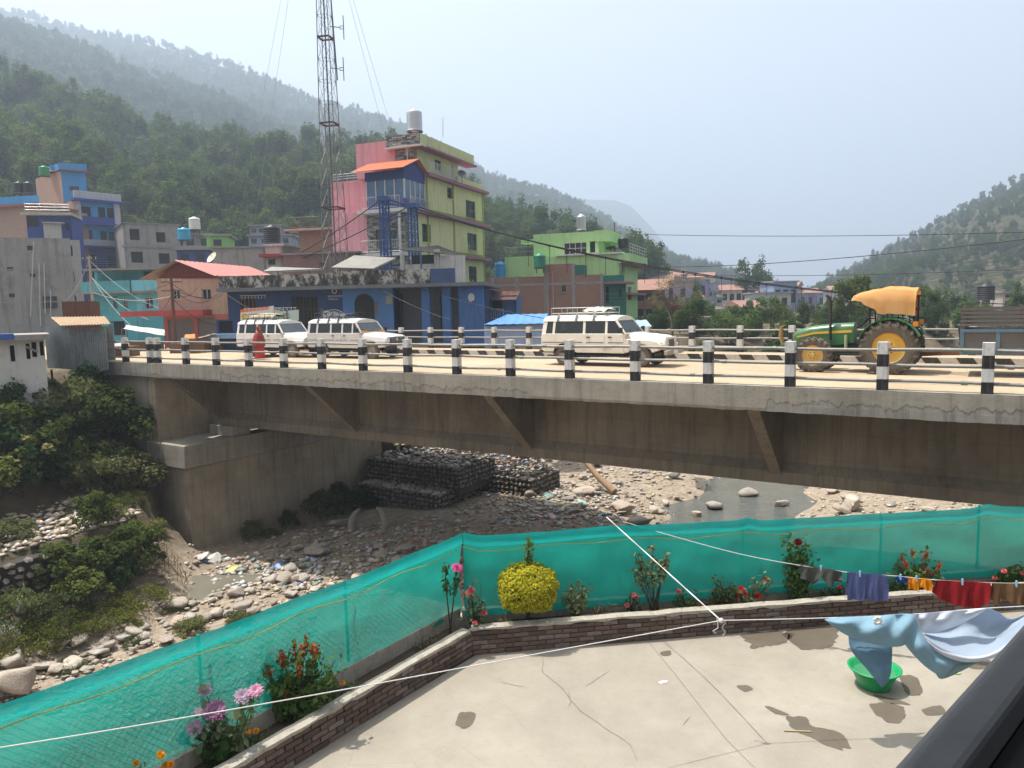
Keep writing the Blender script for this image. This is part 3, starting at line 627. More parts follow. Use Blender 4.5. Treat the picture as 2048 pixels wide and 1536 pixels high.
# house at the viewpoint: only its window ledge, the wall below and an unseen slab added to shade it stand near the view
vd = Vector((.735, .678, 0)); vn = Vector((-.678, .735, 0))
vh = thing('window_ledge', 'dark grey window ledge in the lower right corner, close to the viewer', 'ledge', (1, .2, 1.6))
e0 = onz(1780, 1536, 1.70); e1 = onz(1925, 1536, 1.70); wdt = abs((e1-e0).dot(vn))
s_ = N('ledge_paint'); co = s_.coord(); lm = s_.done(s_.bsdf(s_.mix(s_.noise(co, 9, 6, .7), (.045, .048, .05), (.085, .088, .09)), .55, 0, s_.noise(co, 60, 3), .2, .004))
mb = MB(); mb.obox(e0-vd*1.2+Vector((0, 0, -.05)), vd*3.2, -vn*wdt, (0, 0, .05)); mb.build('sill', lm, vh, bevel=.006)
mb = MB(); mb.obox(e0-vd*1.2-vn*(wdt+.002)+Vector((0, 0, -.5)), vd*3.2, -vn*.5, (0, 0, .47)); mb.build('dark_room_block', flat('dark_room', (.006, .006, .007), .8), vh)  # black block stands for the dark room inside the sill
mb = MB(); mb.obox(e0-vd*1.2-vn*.03+Vector((0, 0, -4.7)), vd*3.2, -vn*.2, (0, 0, 4.64)); mb.build('wall', MC, vh)
mb = MB(); mb.obox(e0-vd*1.6+vn*.55+Vector((0, 0, 1.75)), vd*4.2, -vn*2.4, (0, 0, .14)); mb.build('shade_slab', MC, vh)  # unseen overhead slab, added to keep the sun off the sill
# ================================================================ stones, rubbish, shrubs and trees
def rock_mesh(seed, sub, mats, squash=.55):
    rng = np.random.default_rng(seed); import bmesh
    bm = bmesh.new(); bmesh.ops.create_icosphere(bm, subdivisions=sub, radius=1); V = np.array([v.co[:] for v in bm.verts]); F = np.array([[v.index for v in f.verts] for f in bm.faces]); bm.free()
    for _ in range(13):                                              # knock flats off the stone
        n = rng.normal(size=3); n /= np.linalg.norm(n); d = rng.uniform(.38, .8); k = V@n; V -= np.outer(np.maximum(0, k-d)*.92, n)
    V *= 1+.12*rng.normal(size=3); V[:, 2] *= squash; V *= (1+.10*fbm(V[:, 0]*2.2+seed, V[:, 1]*2.2+V[:, 2]*3, 4))[:, None]; V += rng.normal(size=V.shape)*.008
    me = quads_mesh('stone', V, F, mats); me.polygons.foreach_set('use_smooth', np.ones(len(F), bool) if sub > 1 else np.zeros(len(F), bool)); return me
def stonemat(name, cs):
    s = N(name); co = s.coord(); oi = s.n('ObjectInfo'); c = s.ramp(oi.outputs['Random'], [(i/(len(cs)-1), q) for i, q in enumerate(cs)])
    c = s.mix(s.ramp(s.noise(co, 2.5, 6, .75), [(.4, (0, 0, 0)), (.7, (1, 1, 1))]), c, s.mix(.5, c, (.16, .13, .10)))
    return s.done(s.bsdf(c, .9, 0, s.math('ADD', s.noise(co, 5, 6, .75), s.noise(co, 22, 4)), .6, .05))
MST = stonemat('river_stone', [(.38, .335, .275), (.52, .46, .38), (.32, .28, .24), (.48, .39, .31), (.42, .385, .34), (.27, .24, .21)])
ROCKS = [rock_mesh(i, 3, MST, .45+.07*(i % 4)) for i in range(9)]
def stone(x, y, r, label, z=None, sink=.35, name='boulder', group='stones of the river bed'):
    z = gz_at(x, y) if z is None else z
    o = bpy.data.objects.new(name, random.choice(ROCKS)); COL.objects.link(o); o.location = (x, y, z+r*(.62-sink*.62)); o.scale = (r*random.uniform(.85, 1.3), r*random.uniform(.8, 1.1), r*random.uniform(.8, 1.15)); o.rotation_euler = (random.uniform(-.25, .25), random.uniform(-.25, .25), random.uniform(0, 6.3))
    return tag(o, label, 'stone', group)
big = [((40, 1392), .85, 'big pale flat boulder where the net meets the left edge'), ((30, 1345), .62, 'pale grey block above the big boulder at the left edge'), ((10, 1318), .5, 'tan boulder at the left edge above the grey block'), ((60, 1283), .62, 'long low brown boulder beside the yellow-green weeds'), ((118, 1303), .5, 'brown boulder in the middle of the left gravel bar'), ((155, 1290), .34, 'upright grey stone next to the brown boulder'),
    ((270, 1272), .42, 'grey cleft boulder on the left gravel bar'), ((375, 1255), .52, 'pale wedge-shaped slab leaning on the gravel'), ((350, 1220), .45, 'flat pale slab near the shore plants'), ((1175, 995), .72, 'brown square boulder at the foot of the slanting log'), ((1245, 1022), .72, 'large dark grey boulder beside the stream'), ((1275, 1038), .6, 'pale boulder just behind the net by the stream'),
    ((1430, 999), .5, 'yellowish boulder standing in the stream'), ((1495, 975), .6, 'largest pale boulder in the far stream'), ((640, 1100), .6, 'whitish boulder in the shade under the bridge'), ((672, 1048), .6, 'grey boulder beside the dark shrub under the bridge'), ((1345, 955), .5, 'pale boulder on the far bar beside the stream'), ((1395, 1015), .35, 'small pale stone at the near edge of the stream'),
    ((1560, 995), .42, 'pale stone breaking the stream near the right bar'), ((1700, 1022), .75, 'wide pale boulder on the right gravel bar')]
for (x, y), r, lb in big:
    p = onz(x, y, -7.9); stone(p.x, p.y, r, lb, z=max(gz_at(p.x, p.y), -8.4))
n = 0; rr = random.Random(5)
while n < 255:
    x, y = rr.uniform(0, 1), rr.random(); px, py = ((rr.uniform(-40, 640), rr.uniform(1090, 1420)) if n < 105 else (rr.uniform(1010, 1340), rr.uniform(930, 1060)) if n < 175 else (rr.uniform(1250, 1980), rr.uniform(935, 1035)) if n < 225 else (rr.uniform(480, 1000), rr.uniform(1080, 1180)))
    p = onz(px, py, -7.95); t, w = tw(p.x, p.y); tb = t-max(0, w-30)
    if n < 105 and (t < -22.8 or py > 1408-.345*px): continue
    if n >= 105 and -13 < tb < -7.5 and w > 12 and rr.random() < .8: continue
    if t < -25 and w < 13: continue
    r = .12+.3*rr.random()**2.4; g = gz_at(p.x, p.y)
    lab = ('loose stone on the gravel bar at the left', 'loose stone among the rubbish beside the slanting log', 'loose stone on the bars of the far stream', 'loose stone in the shade under the bridge')[0 if n < 105 else 1 if n < 175 else 2 if n < 225 else 3]
    stone(p.x, p.y, r, lab, z=g, name='river_stone', group='stones: '+lab); n += 1
# pebbles and rubble nobody could count
def pebbles(name, cells, sizes, mat, colours=None, seed=1, zoff=0):
    rng = np.random.default_rng(seed); n = len(cells); base = np.array([(1, 0, 0), (-1, 0, 0), (0, 1, 0), (0, -1, 0), (0, 0, .7), (0, 0, -.6)], float)
    fc = np.array([(0, 2, 4), (2, 1, 4), (1, 3, 4), (3, 0, 4), (2, 0, 5), (1, 2, 5), (3, 1, 5), (0, 3, 5)]); a = rng.uniform(0, 6.3, n); ca, sa = np.cos(a), np.sin(a)
    V = base[None]*rng.uniform(.6, 1.35, (n, 6, 1))*sizes[:, None, None]*np.stack([rng.uniform(.8, 1.5, n), rng.uniform(.6, 1, n), rng.uniform(.45, .9, n)], 1)[:, None]
    X = V[..., 0]*ca[:, None]-V[..., 1]*sa[:, None]; Y = V[..., 0]*sa[:, None]+V[..., 1]*ca[:, None]; V = np.stack([X, Y, V[..., 2]], 2)+cells[:, None]
    me = quads_mesh(name, V.reshape(-1, 3), (fc[None]+6*np.arange(n)[:, None, None]).reshape(-1, 3), mat); o = bpy.data.objects.new(name, me); COL.objects.link(o); return o
s = N('pebble'); g = s.n('NewGeometry'); c = s.ramp(g.outputs['Random Per Island'], [(0, (.22, .175, .13)), (.35, (.38, .315, .24)), (.7, (.53, .46, .36)), (1, (.42, .33, .24))]); MPEB = s.done(s.bsdf(c, .9))
s = N('rubbish_bits'); g = s.n('NewGeometry'); c = s.ramp(g.outputs['Random Per Island'], [(0, (.46, .44, .41)), (.25, (.26, .215, .17)), (.45, (.38, .345, .29)), (.62, (.45, .36, .32)), (.74, (.16, .2, .3)), (.78, (.36, .15, .14)), (.82, (.40, .35, .18)), (.86, (.2, .3, .28)), (.9, (.52, .51, .5))], 'CONSTANT'); MRUB = s.done(s.bsdf(c, .7))
def field(n, boxes, rng, reject=None):
    out = []
    while len(out) < n:
        x0, x1, y0, y1 = boxes[rng.integers(len(boxes))]; p = onz(rng.uniform(x0, x1), rng.uniform(y0, y1), -7.95); z = gz_at(p.x, p.y); t, w = tw(p.x, p.y)
        if reject and reject(t, w, z): continue
        out.append((p.x, p.y, z))
    return np.array(out)
rg = np.random.default_rng(11)
cells = field(5200, [(-60, 640, 1120, 1440), (-60, 640, 1120, 1440), (480, 1050, 1050, 1200), (1000, 1350, 930, 1070), (1300, 2050, 930, 1050)], rg, lambda t, w, z: z > -6.9 or z < -8.5)
sz = .035+.13*rg.random(len(cells))**3; cells[:, 2] += sz*.25; o = pebbles('gravel', cells, sz, MPEB); o['kind'] = 'stuff'; tag(o, 'grey and tan gravel covering the river bed', 'gravel')
cells = field(2300, [(900, 1120, 960, 1060), (980, 1300, 930, 1070), (380, 640, 1100, 1190), (520, 1000, 1060, 1180), (990, 1250, 990, 1060), (600, 900, 1040, 1130)], rg, lambda t, w, z: z > -6.5 or z < -8.5)
q2 = []
for _ in range(1500):                                               # rubbish tipped down the bank beyond the bridge and on the left terrace
    if rg.random() < .6: t, w = rg.uniform(-33, -25.5), rg.uniform(13, 24)
    else: t, w = rg.uniform(-30.5, -26.2), rg.uniform(-11, -2.5)
    p = B(t, w, 0); q2.append((p.x, p.y, gz_at(p.x, p.y)))
cells = np.concatenate([cells, np.array(q2)]); sz = .05+.16*rg.random(len(cells))**2; cells[:, 2] += sz*.3; o = pebbles('rubbish', cells, sz, MRUB, seed=4); o['kind'] = 'stuff'; tag(o, 'scattered plastic rubbish and rubble along the river banks', 'rubbish')

q3 = []
for _ in range(650):
    b_ = B(rg.uniform(-30.4, -26.1), rg.uniform(-14.5, -3), 0); q3.append((b_.x, b_.y, gz_at(b_.x, b_.y)))
q3 = np.array(q3); sz = .06+.2*rg.random(len(q3))**2; q3[:, 2] += sz*.3; o = pebbles('rubble', q3, sz, MPEB, seed=9); o['kind'] = 'stuff'; tag(o, 'pale rubble lying on the left terrace', 'rubble')
# dry vines hanging over the terrace edge
vm = flat('dry_vine', (.17, .115, .065), .9)
for i, (w0, lb) in enumerate(((-8.8, 'dry brown vines hanging over the stone wall'), (-9.8, 'tangle of dry twigs below the stone wall at the left edge'), (-3.4, 'dry vines hanging down the earth step beside the abutment'))):
    mb = MB()
    for _ in range(46):
        t_, w_ = -25.9+random.uniform(-.5, 1.6), w0+random.uniform(-.9, .9); b_ = B(t_, w_, 0); g = gz_at(b_.x, b_.y); L = random.uniform(.5, 1.6); e = b_+Vector((random.uniform(-.5, .5), random.uniform(-.6, .2), 0)); ge = gz_at(e.x, e.y)
        a_ = Vector((b_.x, b_.y, g)); c_ = Vector((e.x, e.y, ge+random.uniform(0, .5))); mb.tube([a_, a_.lerp(c_, .5)+Vector((random.uniform(-.3, .3), 0, random.uniform(.2, .7))), c_], .012, 4, caps=False)
    tag(mb.build('dry_vines', vm), lb, 'vines')['kind'] = 'stuff'
# ---- gabions: wire baskets of stones stepping down the far-left bank
mgst = stonemat('gabion_stone', [(.22, .195, .165), (.33, .30, .255), (.17, .15, .13)])
GST = [rock_mesh(50+i, 1, mgst, .8) for i in range(5)]
def gabion(t0, t1, w0, w1, z0, z1, label, rows):
    g = thing('gabion', label, 'gabion', B((t0+t1)/2, (w0+w1)/2, z0), BA, 'wire baskets of stones below the left bank')
    mb = MB(); mb.obox(B(t0, w0+.06, z0-.3), D3(BD, t1-t0-.06), D3(BN, w1-w0-.06), (0, 0, z1-z0+.2)); mb.build('stone_fill', paint('gabion_core', (.07, .06, .05), 1, .4, .3, 2), g)
    def face(fn, L, first=[True]):
        nx = int(L/.27); nz = int((z1-z0)/.22)
        for i in range(nx):
            for j in range(nz):
                o = bpy.data.objects.new('stone', random.choice(GST)); COL.objects.link(o); o.parent = g; r = .145*random.uniform(.85, 1.15)
                o.location = WM[g.name].inverted() @ fn((i+.5+random.uniform(-.15, .15))*L/nx, z0+(j+.5+random.uniform(-.12, .12))*(z1-z0)/nz); o.scale = (r*1.15, r, r*.95); o.rotation_euler = (random.uniform(-.5, .5), random.uniform(-.5, .5), random.uniform(0, 6))
    face(lambda u, z: B(t1-.05, w0+u, z), w1-w0); face(lambda u, z: B(t0+u, w0+.02, z), t1-t0)
gabion(-28.0, -22.6, 9.5, 12.8, -8.2, -7.0, 'lower stone-filled wire basket beside the bridge abutment', 3)
gabion(-28.5, -22.2, 10.7, 14.0, -7.0, -5.85, 'upper stone-filled wire basket covered with rubbish', 3)
q4 = []
for (a_, b_, c_, d_, z_) in ((-28.0, -22.7, 9.6, 10.8, -7.0), (-28.4, -22.3, 10.8, 13.9, -5.85), (-23.9, -19.7, 13.5, 16.3, -6.7)):
    for _ in range(420): w_ = c_+(d_-c_)*rg.random(); b3 = B(a_+(b_-a_)*rg.random(), w_, z_); q4.append((b3.x, b3.y, z_-.06+.35*max(0, w_-12)*rg.random()))
q4 = np.array(q4); sz = .06+.17*rg.random(len(q4))**2; o = pebbles('tipped_rubbish', q4, sz, MRUB, seed=14); o['kind'] = 'stuff'; tag(o, 'rubbish and rubble tipped over the gabion steps', 'rubbish')
gabion(-24.0, -19.6, 13.4, 16.4, -8.2, -6.7, 'farther stone-filled wire basket behind the lower one', 3)
# dry stone wall on the left bank
dw = thing('stone_wall', 'dry stone wall holding the terrace at the left edge', 'wall', B(-26, -9, -7), BA)
mb = MB(); mb.obox(B(-26.2, -15, -7.6), D3(BD, .75), D3(BN, 9.2), (0, 0, 2.0)); mb.build('wall_core', paint('wall_earth', (.05, .045, .038), 1, .4, .4, 2), dw)
for j in range(8):
    w = -14.6+random.uniform(0, .3)
    while w < -5.9:
        L = random.uniform(.28, .62); h = .25; mb = None
        o = bpy.data.objects.new('stone', random.choice(GST)); COL.objects.link(o); o.parent = dw; o.location = WM[dw.name].inverted() @ B(-25.42+random.uniform(-.05, .05), w+L/2, -7.25+j*.235+random.uniform(-.03, .03)); o.scale = (.17, L*.55, .145); o.rotation_euler = (random.uniform(-.12, .12), random.uniform(-.1, .1), random.uniform(-.15, .15)); w += L

# ---- foliage prototypes
def crown_mesh(name, mat, seed, n, k, rad, leaf, zc, shell=.5, jitter=.3, aspect=.55, low=-1., extra=None):
    rng = np.random.default_rng(seed); p, o = clumps(n, k, rad, rng, shell, 1, jitter, low); p[:, 2] += zc
    V, F = leaves(p, leaf, o, aspect, rng); me = quads_mesh(name, V, F, mat); return me
def stem_mb(mb, base, top, r0, r1, bend=.1, n=5, rng=random, k=6):
    b, t = Vector(base), Vector(top); L = (t-b).length; o = Vector((rng.uniform(-1, 1), rng.uniform(-1, 1), 0))*bend*L
    mb.tube([b.lerp(t, i/n)+o*math.sin(math.pi*i/n) for i in range(n+1)], [r0+(r1-r0)*i/n for i in range(n+1)], k); return mb
mbark = paint('bark', (.13, .10, .075), .95, .35, .4, 4, .2)
LG = [leafmat('leaf_deep', (.021, .048, .023), (.046, .086, .036)), leafmat('leaf_mid', (.038, .074, .030), (.085, .13, .052), (.15, .16, .06)), leafmat('leaf_blue', (.028, .055, .03), (.06, .095, .048)), leafmat('leaf_olive', (.055, .075, .03), (.11, .13, .055), (.19, .17, .08))]
def tree_proto(i):
    """Trunk and crown meshes of one kind of hill tree, about 10 m tall."""
    rng = random.Random(100+i); H = (11, 9, 13, 8, 10, 12)[i]; rx = (2.3, 3.0, 1.7, 2.6, 2.2, 2.9)[i]; rz = (3.9, 3.0, 5.3, 2.7, 3.6, 3.8)[i]; zc = H-rz*.95
    mb = MB(); stem_mb(mb, (0, 0, -.5), (0, 0, zc+rz*.5), .22, .06, .03, 6, rng)
    for _ in range(7):
        a = rng.uniform(0, 6.3); z = rng.uniform(zc-rz*.7, zc+rz*.2); stem_mb(mb, (0, 0, z), (math.cos(a)*rx*.75, math.sin(a)*rx*.75, z+rng.uniform(.6, 1.8)), .09, .02, .1, 3, rng, 5)
    cm = crown_mesh('crown', LG[(0, 1, 2, 1, 3, 0)[i]], 40+i, (1900, 2100, 1700, 1700, 1200, 2200)[i], (16, 20, 20, 14, 15, 24)[i], (rx, rx, rz), .52, zc, .45, .42)
    return mb, cm
TP = []
for i in range(6):
    mb, cm = tree_proto(i); tr = bpy.data.meshes.new('trunk'); tr.from_pydata([tuple(v) for v in mb.v], [], mb.f); tr.materials.append(mbark); TP.append((tr, cm))
def put_tree(x, y, z, i, sc, label, group, name='tree'):
    e = bpy.data.objects.new(name, None); COL.objects.link(e); e.location = (x, y, z); e.rotation_euler = (0, 0, random.uniform(0, 6.3)); s = sc*random.uniform(.85, 1.15); e.scale = (s*random.uniform(.85, 1.2), s*random.uniform(.85, 1.2), s); tag(e, label, 'tree', group)
    for nm, me in (('trunk', TP[i][0]), ('crown', TP[i][1])): o = bpy.data.objects.new(nm, me); COL.objects.link(o); o.parent = e
    return e
# forest masses: instances scattered over the slopes by geometry nodes
protos = bpy.data.collections.new('forest_kinds')
for i, (a, b) in enumerate(TP): protos.objects.link(bpy.data.objects.new('forest_tree_%d' % i, b))
def scatter(name, pts, scl, label):
    me = bpy.data.meshes.new(name); me.from_pydata([tuple(p) for p in pts], [], []); n = len(pts)
    a = me.attributes.new('scl', 'FLOAT', 'POINT'); a.data.foreach_set('value', np.asarray(scl, np.float32)); a = me.attributes.new('rot', 'FLOAT', 'POINT'); a.data.foreach_set('value', RNG.uniform(0, 6.28, n).astype(np.float32)); a = me.attributes.new('idx', 'INT', 'POINT'); a.data.foreach_set('value', RNG.integers(0, 6, n).astype(np.int32))
    o = bpy.data.objects.new(name, me); COL.objects.link(o); o['kind'] = 'stuff'; tag(o, label, 'forest')
    ng = bpy.data.node_groups.new(name, 'GeometryNodeTree'); ng.interface.new_socket('Geometry', in_out='INPUT', socket_type='NodeSocketGeometry'); ng.interface.new_socket('Geometry', in_out='OUTPUT', socket_type='NodeSocketGeometry')
    N_ = lambda t: ng.nodes.new(t); gi_, go = N_('NodeGroupInput'), N_('NodeGroupOutput'); ci = N_('GeometryNodeCollectionInfo'); ci.inputs[0].default_value = protos; ci.inputs[1].default_value = True
    ip = N_('GeometryNodeInstanceOnPoints'); ip.inputs['Pick Instance'].default_value = True; L = ng.links.new
    def at(nm, ty): d = N_('GeometryNodeInputNamedAttribute'); d.data_type = ty; d.inputs[0].default_value = nm; return d.outputs[0]
    cb = N_('ShaderNodeCombineXYZ'); L(at('rot', 'FLOAT'), cb.inputs[2]); er = N_('FunctionNodeEulerToRotation'); L(cb.outputs[0], er.inputs[0])
    L(gi_.outputs[0], ip.inputs['Points']); L(ci.outputs[0], ip.inputs['Instance']); L(at('idx', 'INT'), ip.inputs['Instance Index']); L(er.outputs[0], ip.inputs['Rotation']); L(at('scl', 'FLOAT'), ip.inputs['Scale']); L(ip.outputs[0], go.inputs[0])
    md = o.modifiers.new('scatter', 'NODES'); md.node_group = ng; return o
def on_hill(P, n, rng, lo=0., hi=1., dens=None, jl=0., jh=1.):
    r, c = P.shape[0]-5, P.shape[1]; out = []
    while len(out) < n:
        u = lo+(hi-lo)*rng.random(); v = jl+(jh-jl)*rng.random(); i = min(r-2, int(u*(r-1))); j = min(c-2, int(v*(c-1))); fu = u*(r-1)-i; fv = v*(c-1)-j
        p = (P[i, j]*(1-fv)+P[i, j+1]*fv)*(1-fu)+(P[i+1, j]*(1-fv)+P[i+1, j+1]*fv)*fu
        if dens is not None and rng.random() > dens(p): continue
        out.append(p)
    return np.array(out)
rg = np.random.default_rng(23)
p = on_hill(HZ['near'], 2200, rg, 0, 1, lambda q: .35+2.2*max(0, float(fbm(q[0]*.03+3, q[1]*.03, 3))+.12)); p[:, 2] -= .3
scatter('forest', p, .38+.85*rg.random(len(p))**1.3, 'dense green forest covering the near hillside behind the town')
p = on_hill(HZ['middle'], 5200, rg, .05, 1); p[:, 2] -= .5
scatter('forest', p, rg.uniform(.55, 1.0, len(p)), 'hazy blue-green forest on the second ridge at the left')
p = on_hill(HZ['far'], 7000, rg, .25, 1); p[:, 2] -= .5
scatter('forest', p, rg.uniform(.8, 1.5, len(p)), 'pale forest on the distant mountain ridge')
p = on_hill(HZ['right'], 3300, rg, 0, 1, lambda q: .12+1.5*max(0, float(fbm(q[0]*.02, q[1]*.02, 4))+.08)); p[:, 2] -= .4
scatter('forest', p, rg.uniform(.25, .62, len(p)), 'scrubby woodland on the dry hillside at the right')
# trees that can be told apart at the foot of the near hill and along its crest
for k in range(120):
    q = on_hill(HZ['near'], 1, rg, 0, .3, None, .22, .95)[0]; put_tree(q[0], q[1], q[2]-.2, int(rg.integers(6)), rg.uniform(.5, .85), 'green broadleaf tree at the foot of the forested hill behind the houses', 'trees at the foot of the near hill')
for k in range(60):
    q = on_hill(HZ['near'], 1, rg, .9, 1, None, .2, .97)[0]; put_tree(q[0], q[1], q[2]-.2, (0, 2, 2, 5)[int(rg.integers(4))], rg.uniform(.7, 1.15), 'tall dark tree on the crest of the near forested hill', 'trees along the crest of the near hill')
for k in range(40):
    q = on_hill(HZ['right'], 1, rg, .93, 1, None, .1, .62)[0]; put_tree(q[0], q[1], q[2]-.2, int(rg.integers(6)), rg.uniform(.5, .9), 'tree standing on the skyline of the right hillside', 'trees on the skyline of the right hill')

# ---- shrubs on the left bank
def bush_proto(mat, seed, n, k, rad, leaf, zc):
    mb = MB(); rng = random.Random(seed)
    for _ in range(6):
        a = rng.uniform(0, 6.3); r = rng.uniform(.2, .75); stem_mb(mb, (rng.uniform(-.1, .1), rng.uniform(-.1, .1), -.1), (math.cos(a)*rad[0]*r, math.sin(a)*rad[1]*r, zc+rad[2]*rng.uniform(-.2, .5)), .03, .008, .12, 4, rng, 5)
    st = bpy.data.meshes.new('stem'); st.from_pydata([tuple(v) for v in mb.v], [], mb.f); st.materials.append(mbark)
    return st, crown_mesh('foliage', mat, seed, n, k, rad, leaf, zc, .35, .27, .6, -.3)
LB = [leafmat('shrub_dark', (.03, .055, .018), (.11, .13, .042), (.20, .18, .075), .3), leafmat('shrub_dusty', (.075, .09, .035), (.21, .205, .09), (.30, .24, .12), .3)]
BP = [bush_proto(LB[0], 1, 3000, 52, (1.3, 1.2, 1.2), .17, 1.1), bush_proto(LB[1], 2, 2600, 44, (1.2, 1.2, .9), .15, .8), bush_proto(LG[3], 3, 2400, 50, (1.2, 1.1, .75), .12, .6), bush_proto(LG[0], 4, 2800, 44, (1.1, 1.2, 1.5), .19, 1.3), bush_proto(leafmat('leaf_weed', (.075, .085, .02), (.15, .15, .04), (.25, .19, .06)), 5, 3600, 40, (1.2, 1.2, .5), .075, .35)]
def shrub(x, y, z, i, sc, label, group='shrubs on the left river bank', name='shrub', cat='shrub'):
    e = bpy.data.objects.new(name, None); COL.objects.link(e); e.location = (x, y, z); e.rotation_euler = (0, 0, random.uniform(0, 6.3)); e.scale = (sc*random.uniform(.85, 1.2), sc*random.uniform(.85, 1.2), sc*random.uniform(.85, 1.15)); tag(e, label, cat, group)
    for nm, me in (('stem', BP[i][0]), ('foliage', BP[i][1])): o = bpy.data.objects.new(nm, me); COL.objects.link(o); o.parent = e
    return e
def shrub_px(px, py, Y, i, sc, label, **k):
    """Shrub whose foot is at the photo pixel, on the ground at about depth Y."""
    p = ony(px, py, Y); return shrub(p.x, p.y, gz_at(p.x, p.y)-.15, i, sc, label, **k)
def bank(t, w, i, sc, lb, **k): p = B(t, w, 0); return shrub(p.x, p.y, gz_at(p.x, p.y)-.2, i, sc, lb, **k)
gl = 'leafy shrub in the thicket between the white house and the abutment'
for t, w, i, sc in [(-32.0, -1.2, 0, 1.25), (-32.6, -2.6, 1, 1.35), (-33.4, -1.2, 3, .8), (-31.6, -3.8, 0, 1.3), (-32.9, -4.4, 3, .8), (-31.2, -1.6, 2, 1.1), (-34.0, -2.8, 0, .7), (-30.9, -5.3, 3, 1.15), (-32.4, -6.2, 0, 1.2), (-30.4, -2.8, 1, .95), (-30.2, -.8, 1, .8)]: bank(t, w, i, sc, gl, group='thicket shrubs beside the abutment')
for t, w, i, sc in [(-30.6, -1.9, 1, 1.3), (-31.5, -2.9, 2, 1.5), (-31.9, -4.9, 1, 1.4), (-30.9, -6.9, 0, 1.3), (-32.7, -.8, 2, 1.3), (-32.6, -3.6, 1, 1.2), (-31.0, -8.2, 0, 1.2), (-33.6, -7.6, 3, 1.0)]: bank(t, w, i, sc, 'leafy shrub in the thicket between the white house and the abutment', group='thicket shrubs beside the abutment').location.z -= .35
gl = 'dark shrub hanging over the steps below the terrace'
for t, w, i, sc in [(-26.4, -5.0, 0, .6), (-26.0, -3.9, 0, .5), (-27.0, -4.3, 1, .5), (-25.2, -5.6, 0, .75), (-24.9, -4.6, 0, .75), (-25.3, -6.8, 0, .7), (-28.2, -3.0, 2, .5), (-28.2, -1.9, 1, .5), (-24.4, -6.6, 0, .65), (-29.2, -2.2, 4, .6), (-24.4, -5.3, 3, .5)]: bank(t, w, i, sc, gl, group='dark shrubs below the terrace')
gl = 'low yellow-green weed patch along the shore of the gravel bar'
for t, w, i, sc in [(-23.6, -5.2, 4, .9), (-23.4, -6.4, 4, 1.0), (-23.6, -7.8, 4, 1.05), (-23.5, -9.2, 4, 1.0), (-24.4, -8.6, 2, .9), (-24.5, -10.0, 4, .95), (-23.2, -10.4, 4, .8), (-24.2, -7.2, 2, .8), (-22.9, -4.4, 4, .6), (-25.0, -11.0, 1, .8), (-22.6, -11.4, 4, .55), (-21.8, -8.3, 2, .4), (-20.9, -5.2, 1, .42), (-19.9, -4.1, 1, .35), (-21.6, -6.6, 2, .33)]: bank(t, w, i, sc, gl, group='weeds along the left shore')
bank(-28.9, -9.2, 1, .5, 'single pale bush on the rubbish terrace at the left edge', name='shrub'); bank(-27.4, -7.2, 1, .6, 'small light green sapling above the dry stone wall')
for t, w, i, sc in [(-27.6, 4.5, 0, .45), (-27.3, 6.4, 0, .8), (-27.4, 7.6, 3, .7), (-27.8, 2.6, 0, .5), (-27.5, 3.4, 2, .4), (-27.2, 9.0, 0, .6)]: bank(t, w, i, sc, 'dark shrub growing at the foot of the abutment under the bridge', group='shrubs under the bridge')
for t, w, i, sc in [(-24.6, 21, 0, .9), (-23, 25, 1, .8), (-24, 29, 0, 1.2), (-25.6, 24.6, 3, 1.2), (-27, 28, 0, 1.5), (-21, 27, 2, .6)]: bank(t, w, i, sc, 'green bush on the rubbish slope beyond the bridge', group='bushes on the bank beyond the bridge')
for k in range(26):
    t, w = random.uniform(2, 16), random.uniform(17, 60); t += max(0, w-30); bank(t, w, random.choice([1, 2, 4, 0, 3]), random.uniform(.7, 2.0), 'grassy bush on the right bank beyond the far railing', group='bushes on the right bank')
for k in range(24):
    t, w = random.uniform(-20, 25), random.uniform(34, 75); t += max(0, w-30); bank(t-random.uniform(10, 24), w, random.choice([0, 1, 3]), random.uniform(1.4, 2.8), 'green bush along the river beyond the far railing', group='bushes along the far river')
# ================================================================ the town
class Face:
    """A vertical wall plane through the plan point p, running along angle th; u to the right along it, z up, off towards the viewer."""
    def __init__(s, p, th): s.p = Vector(p[:2]); s.d = Vector((math.cos(th), math.sin(th))); s.n = Vector((s.d.y, -s.d.x))
    def uv(s, x, y): v = ray(x, y); k = (s.p-CAM.to_2d()).dot(s.n)/(v.x*s.n.x+v.y*s.n.y); q = CAM+v*k; return (q.to_2d()-s.p).dot(s.d), q.z
    def P(s, u, z, off=0.): q = s.p+s.d*u+s.n*off; return Vector((q.x, q.y, z))
    def rect(s, x0, y0, x1, y1):
        a = s.uv(x0, (y0+y1)/2)[0]; b = s.uv(x1, (y0+y1)/2)[0]; m = (x0+x1)/2; return min(a, b), max(a, b), s.uv(m, y1)[1], s.uv(m, y0)[1]
    def box(s, mb, u0, u1, z0, z1, o0, o1, m=0): return mb.obox(s.P(u0, z0, o0), (s.d*(u1-u0)).to_3d(), (s.n*(o1-o0)).to_3d(), (0, 0, z1-z0), m)
def zsc(z, ox, oy, sc): return tuple((ox if i % 2 == 0 else oy)+v/sc for i, v in enumerate(z))
Z1 = lambda *z: zsc(z, 0, 280, 3.2)
Z2 = lambda *z: zsc(z, 460, 200, 3.2)
Z3 = lambda *z: zsc(z, 940, 400, 4.2667)
GD = glass('window_dark', (.012, .014, .016)); GT = glass('window_teal', (.012, .05, .05)); GB = glass('window_blue', (.05, .12, .24), .05); DK = flat('unlit_interior', (.012, .011, .01), .9)  # DK: near-black colour stands in for unlit rooms behind openings
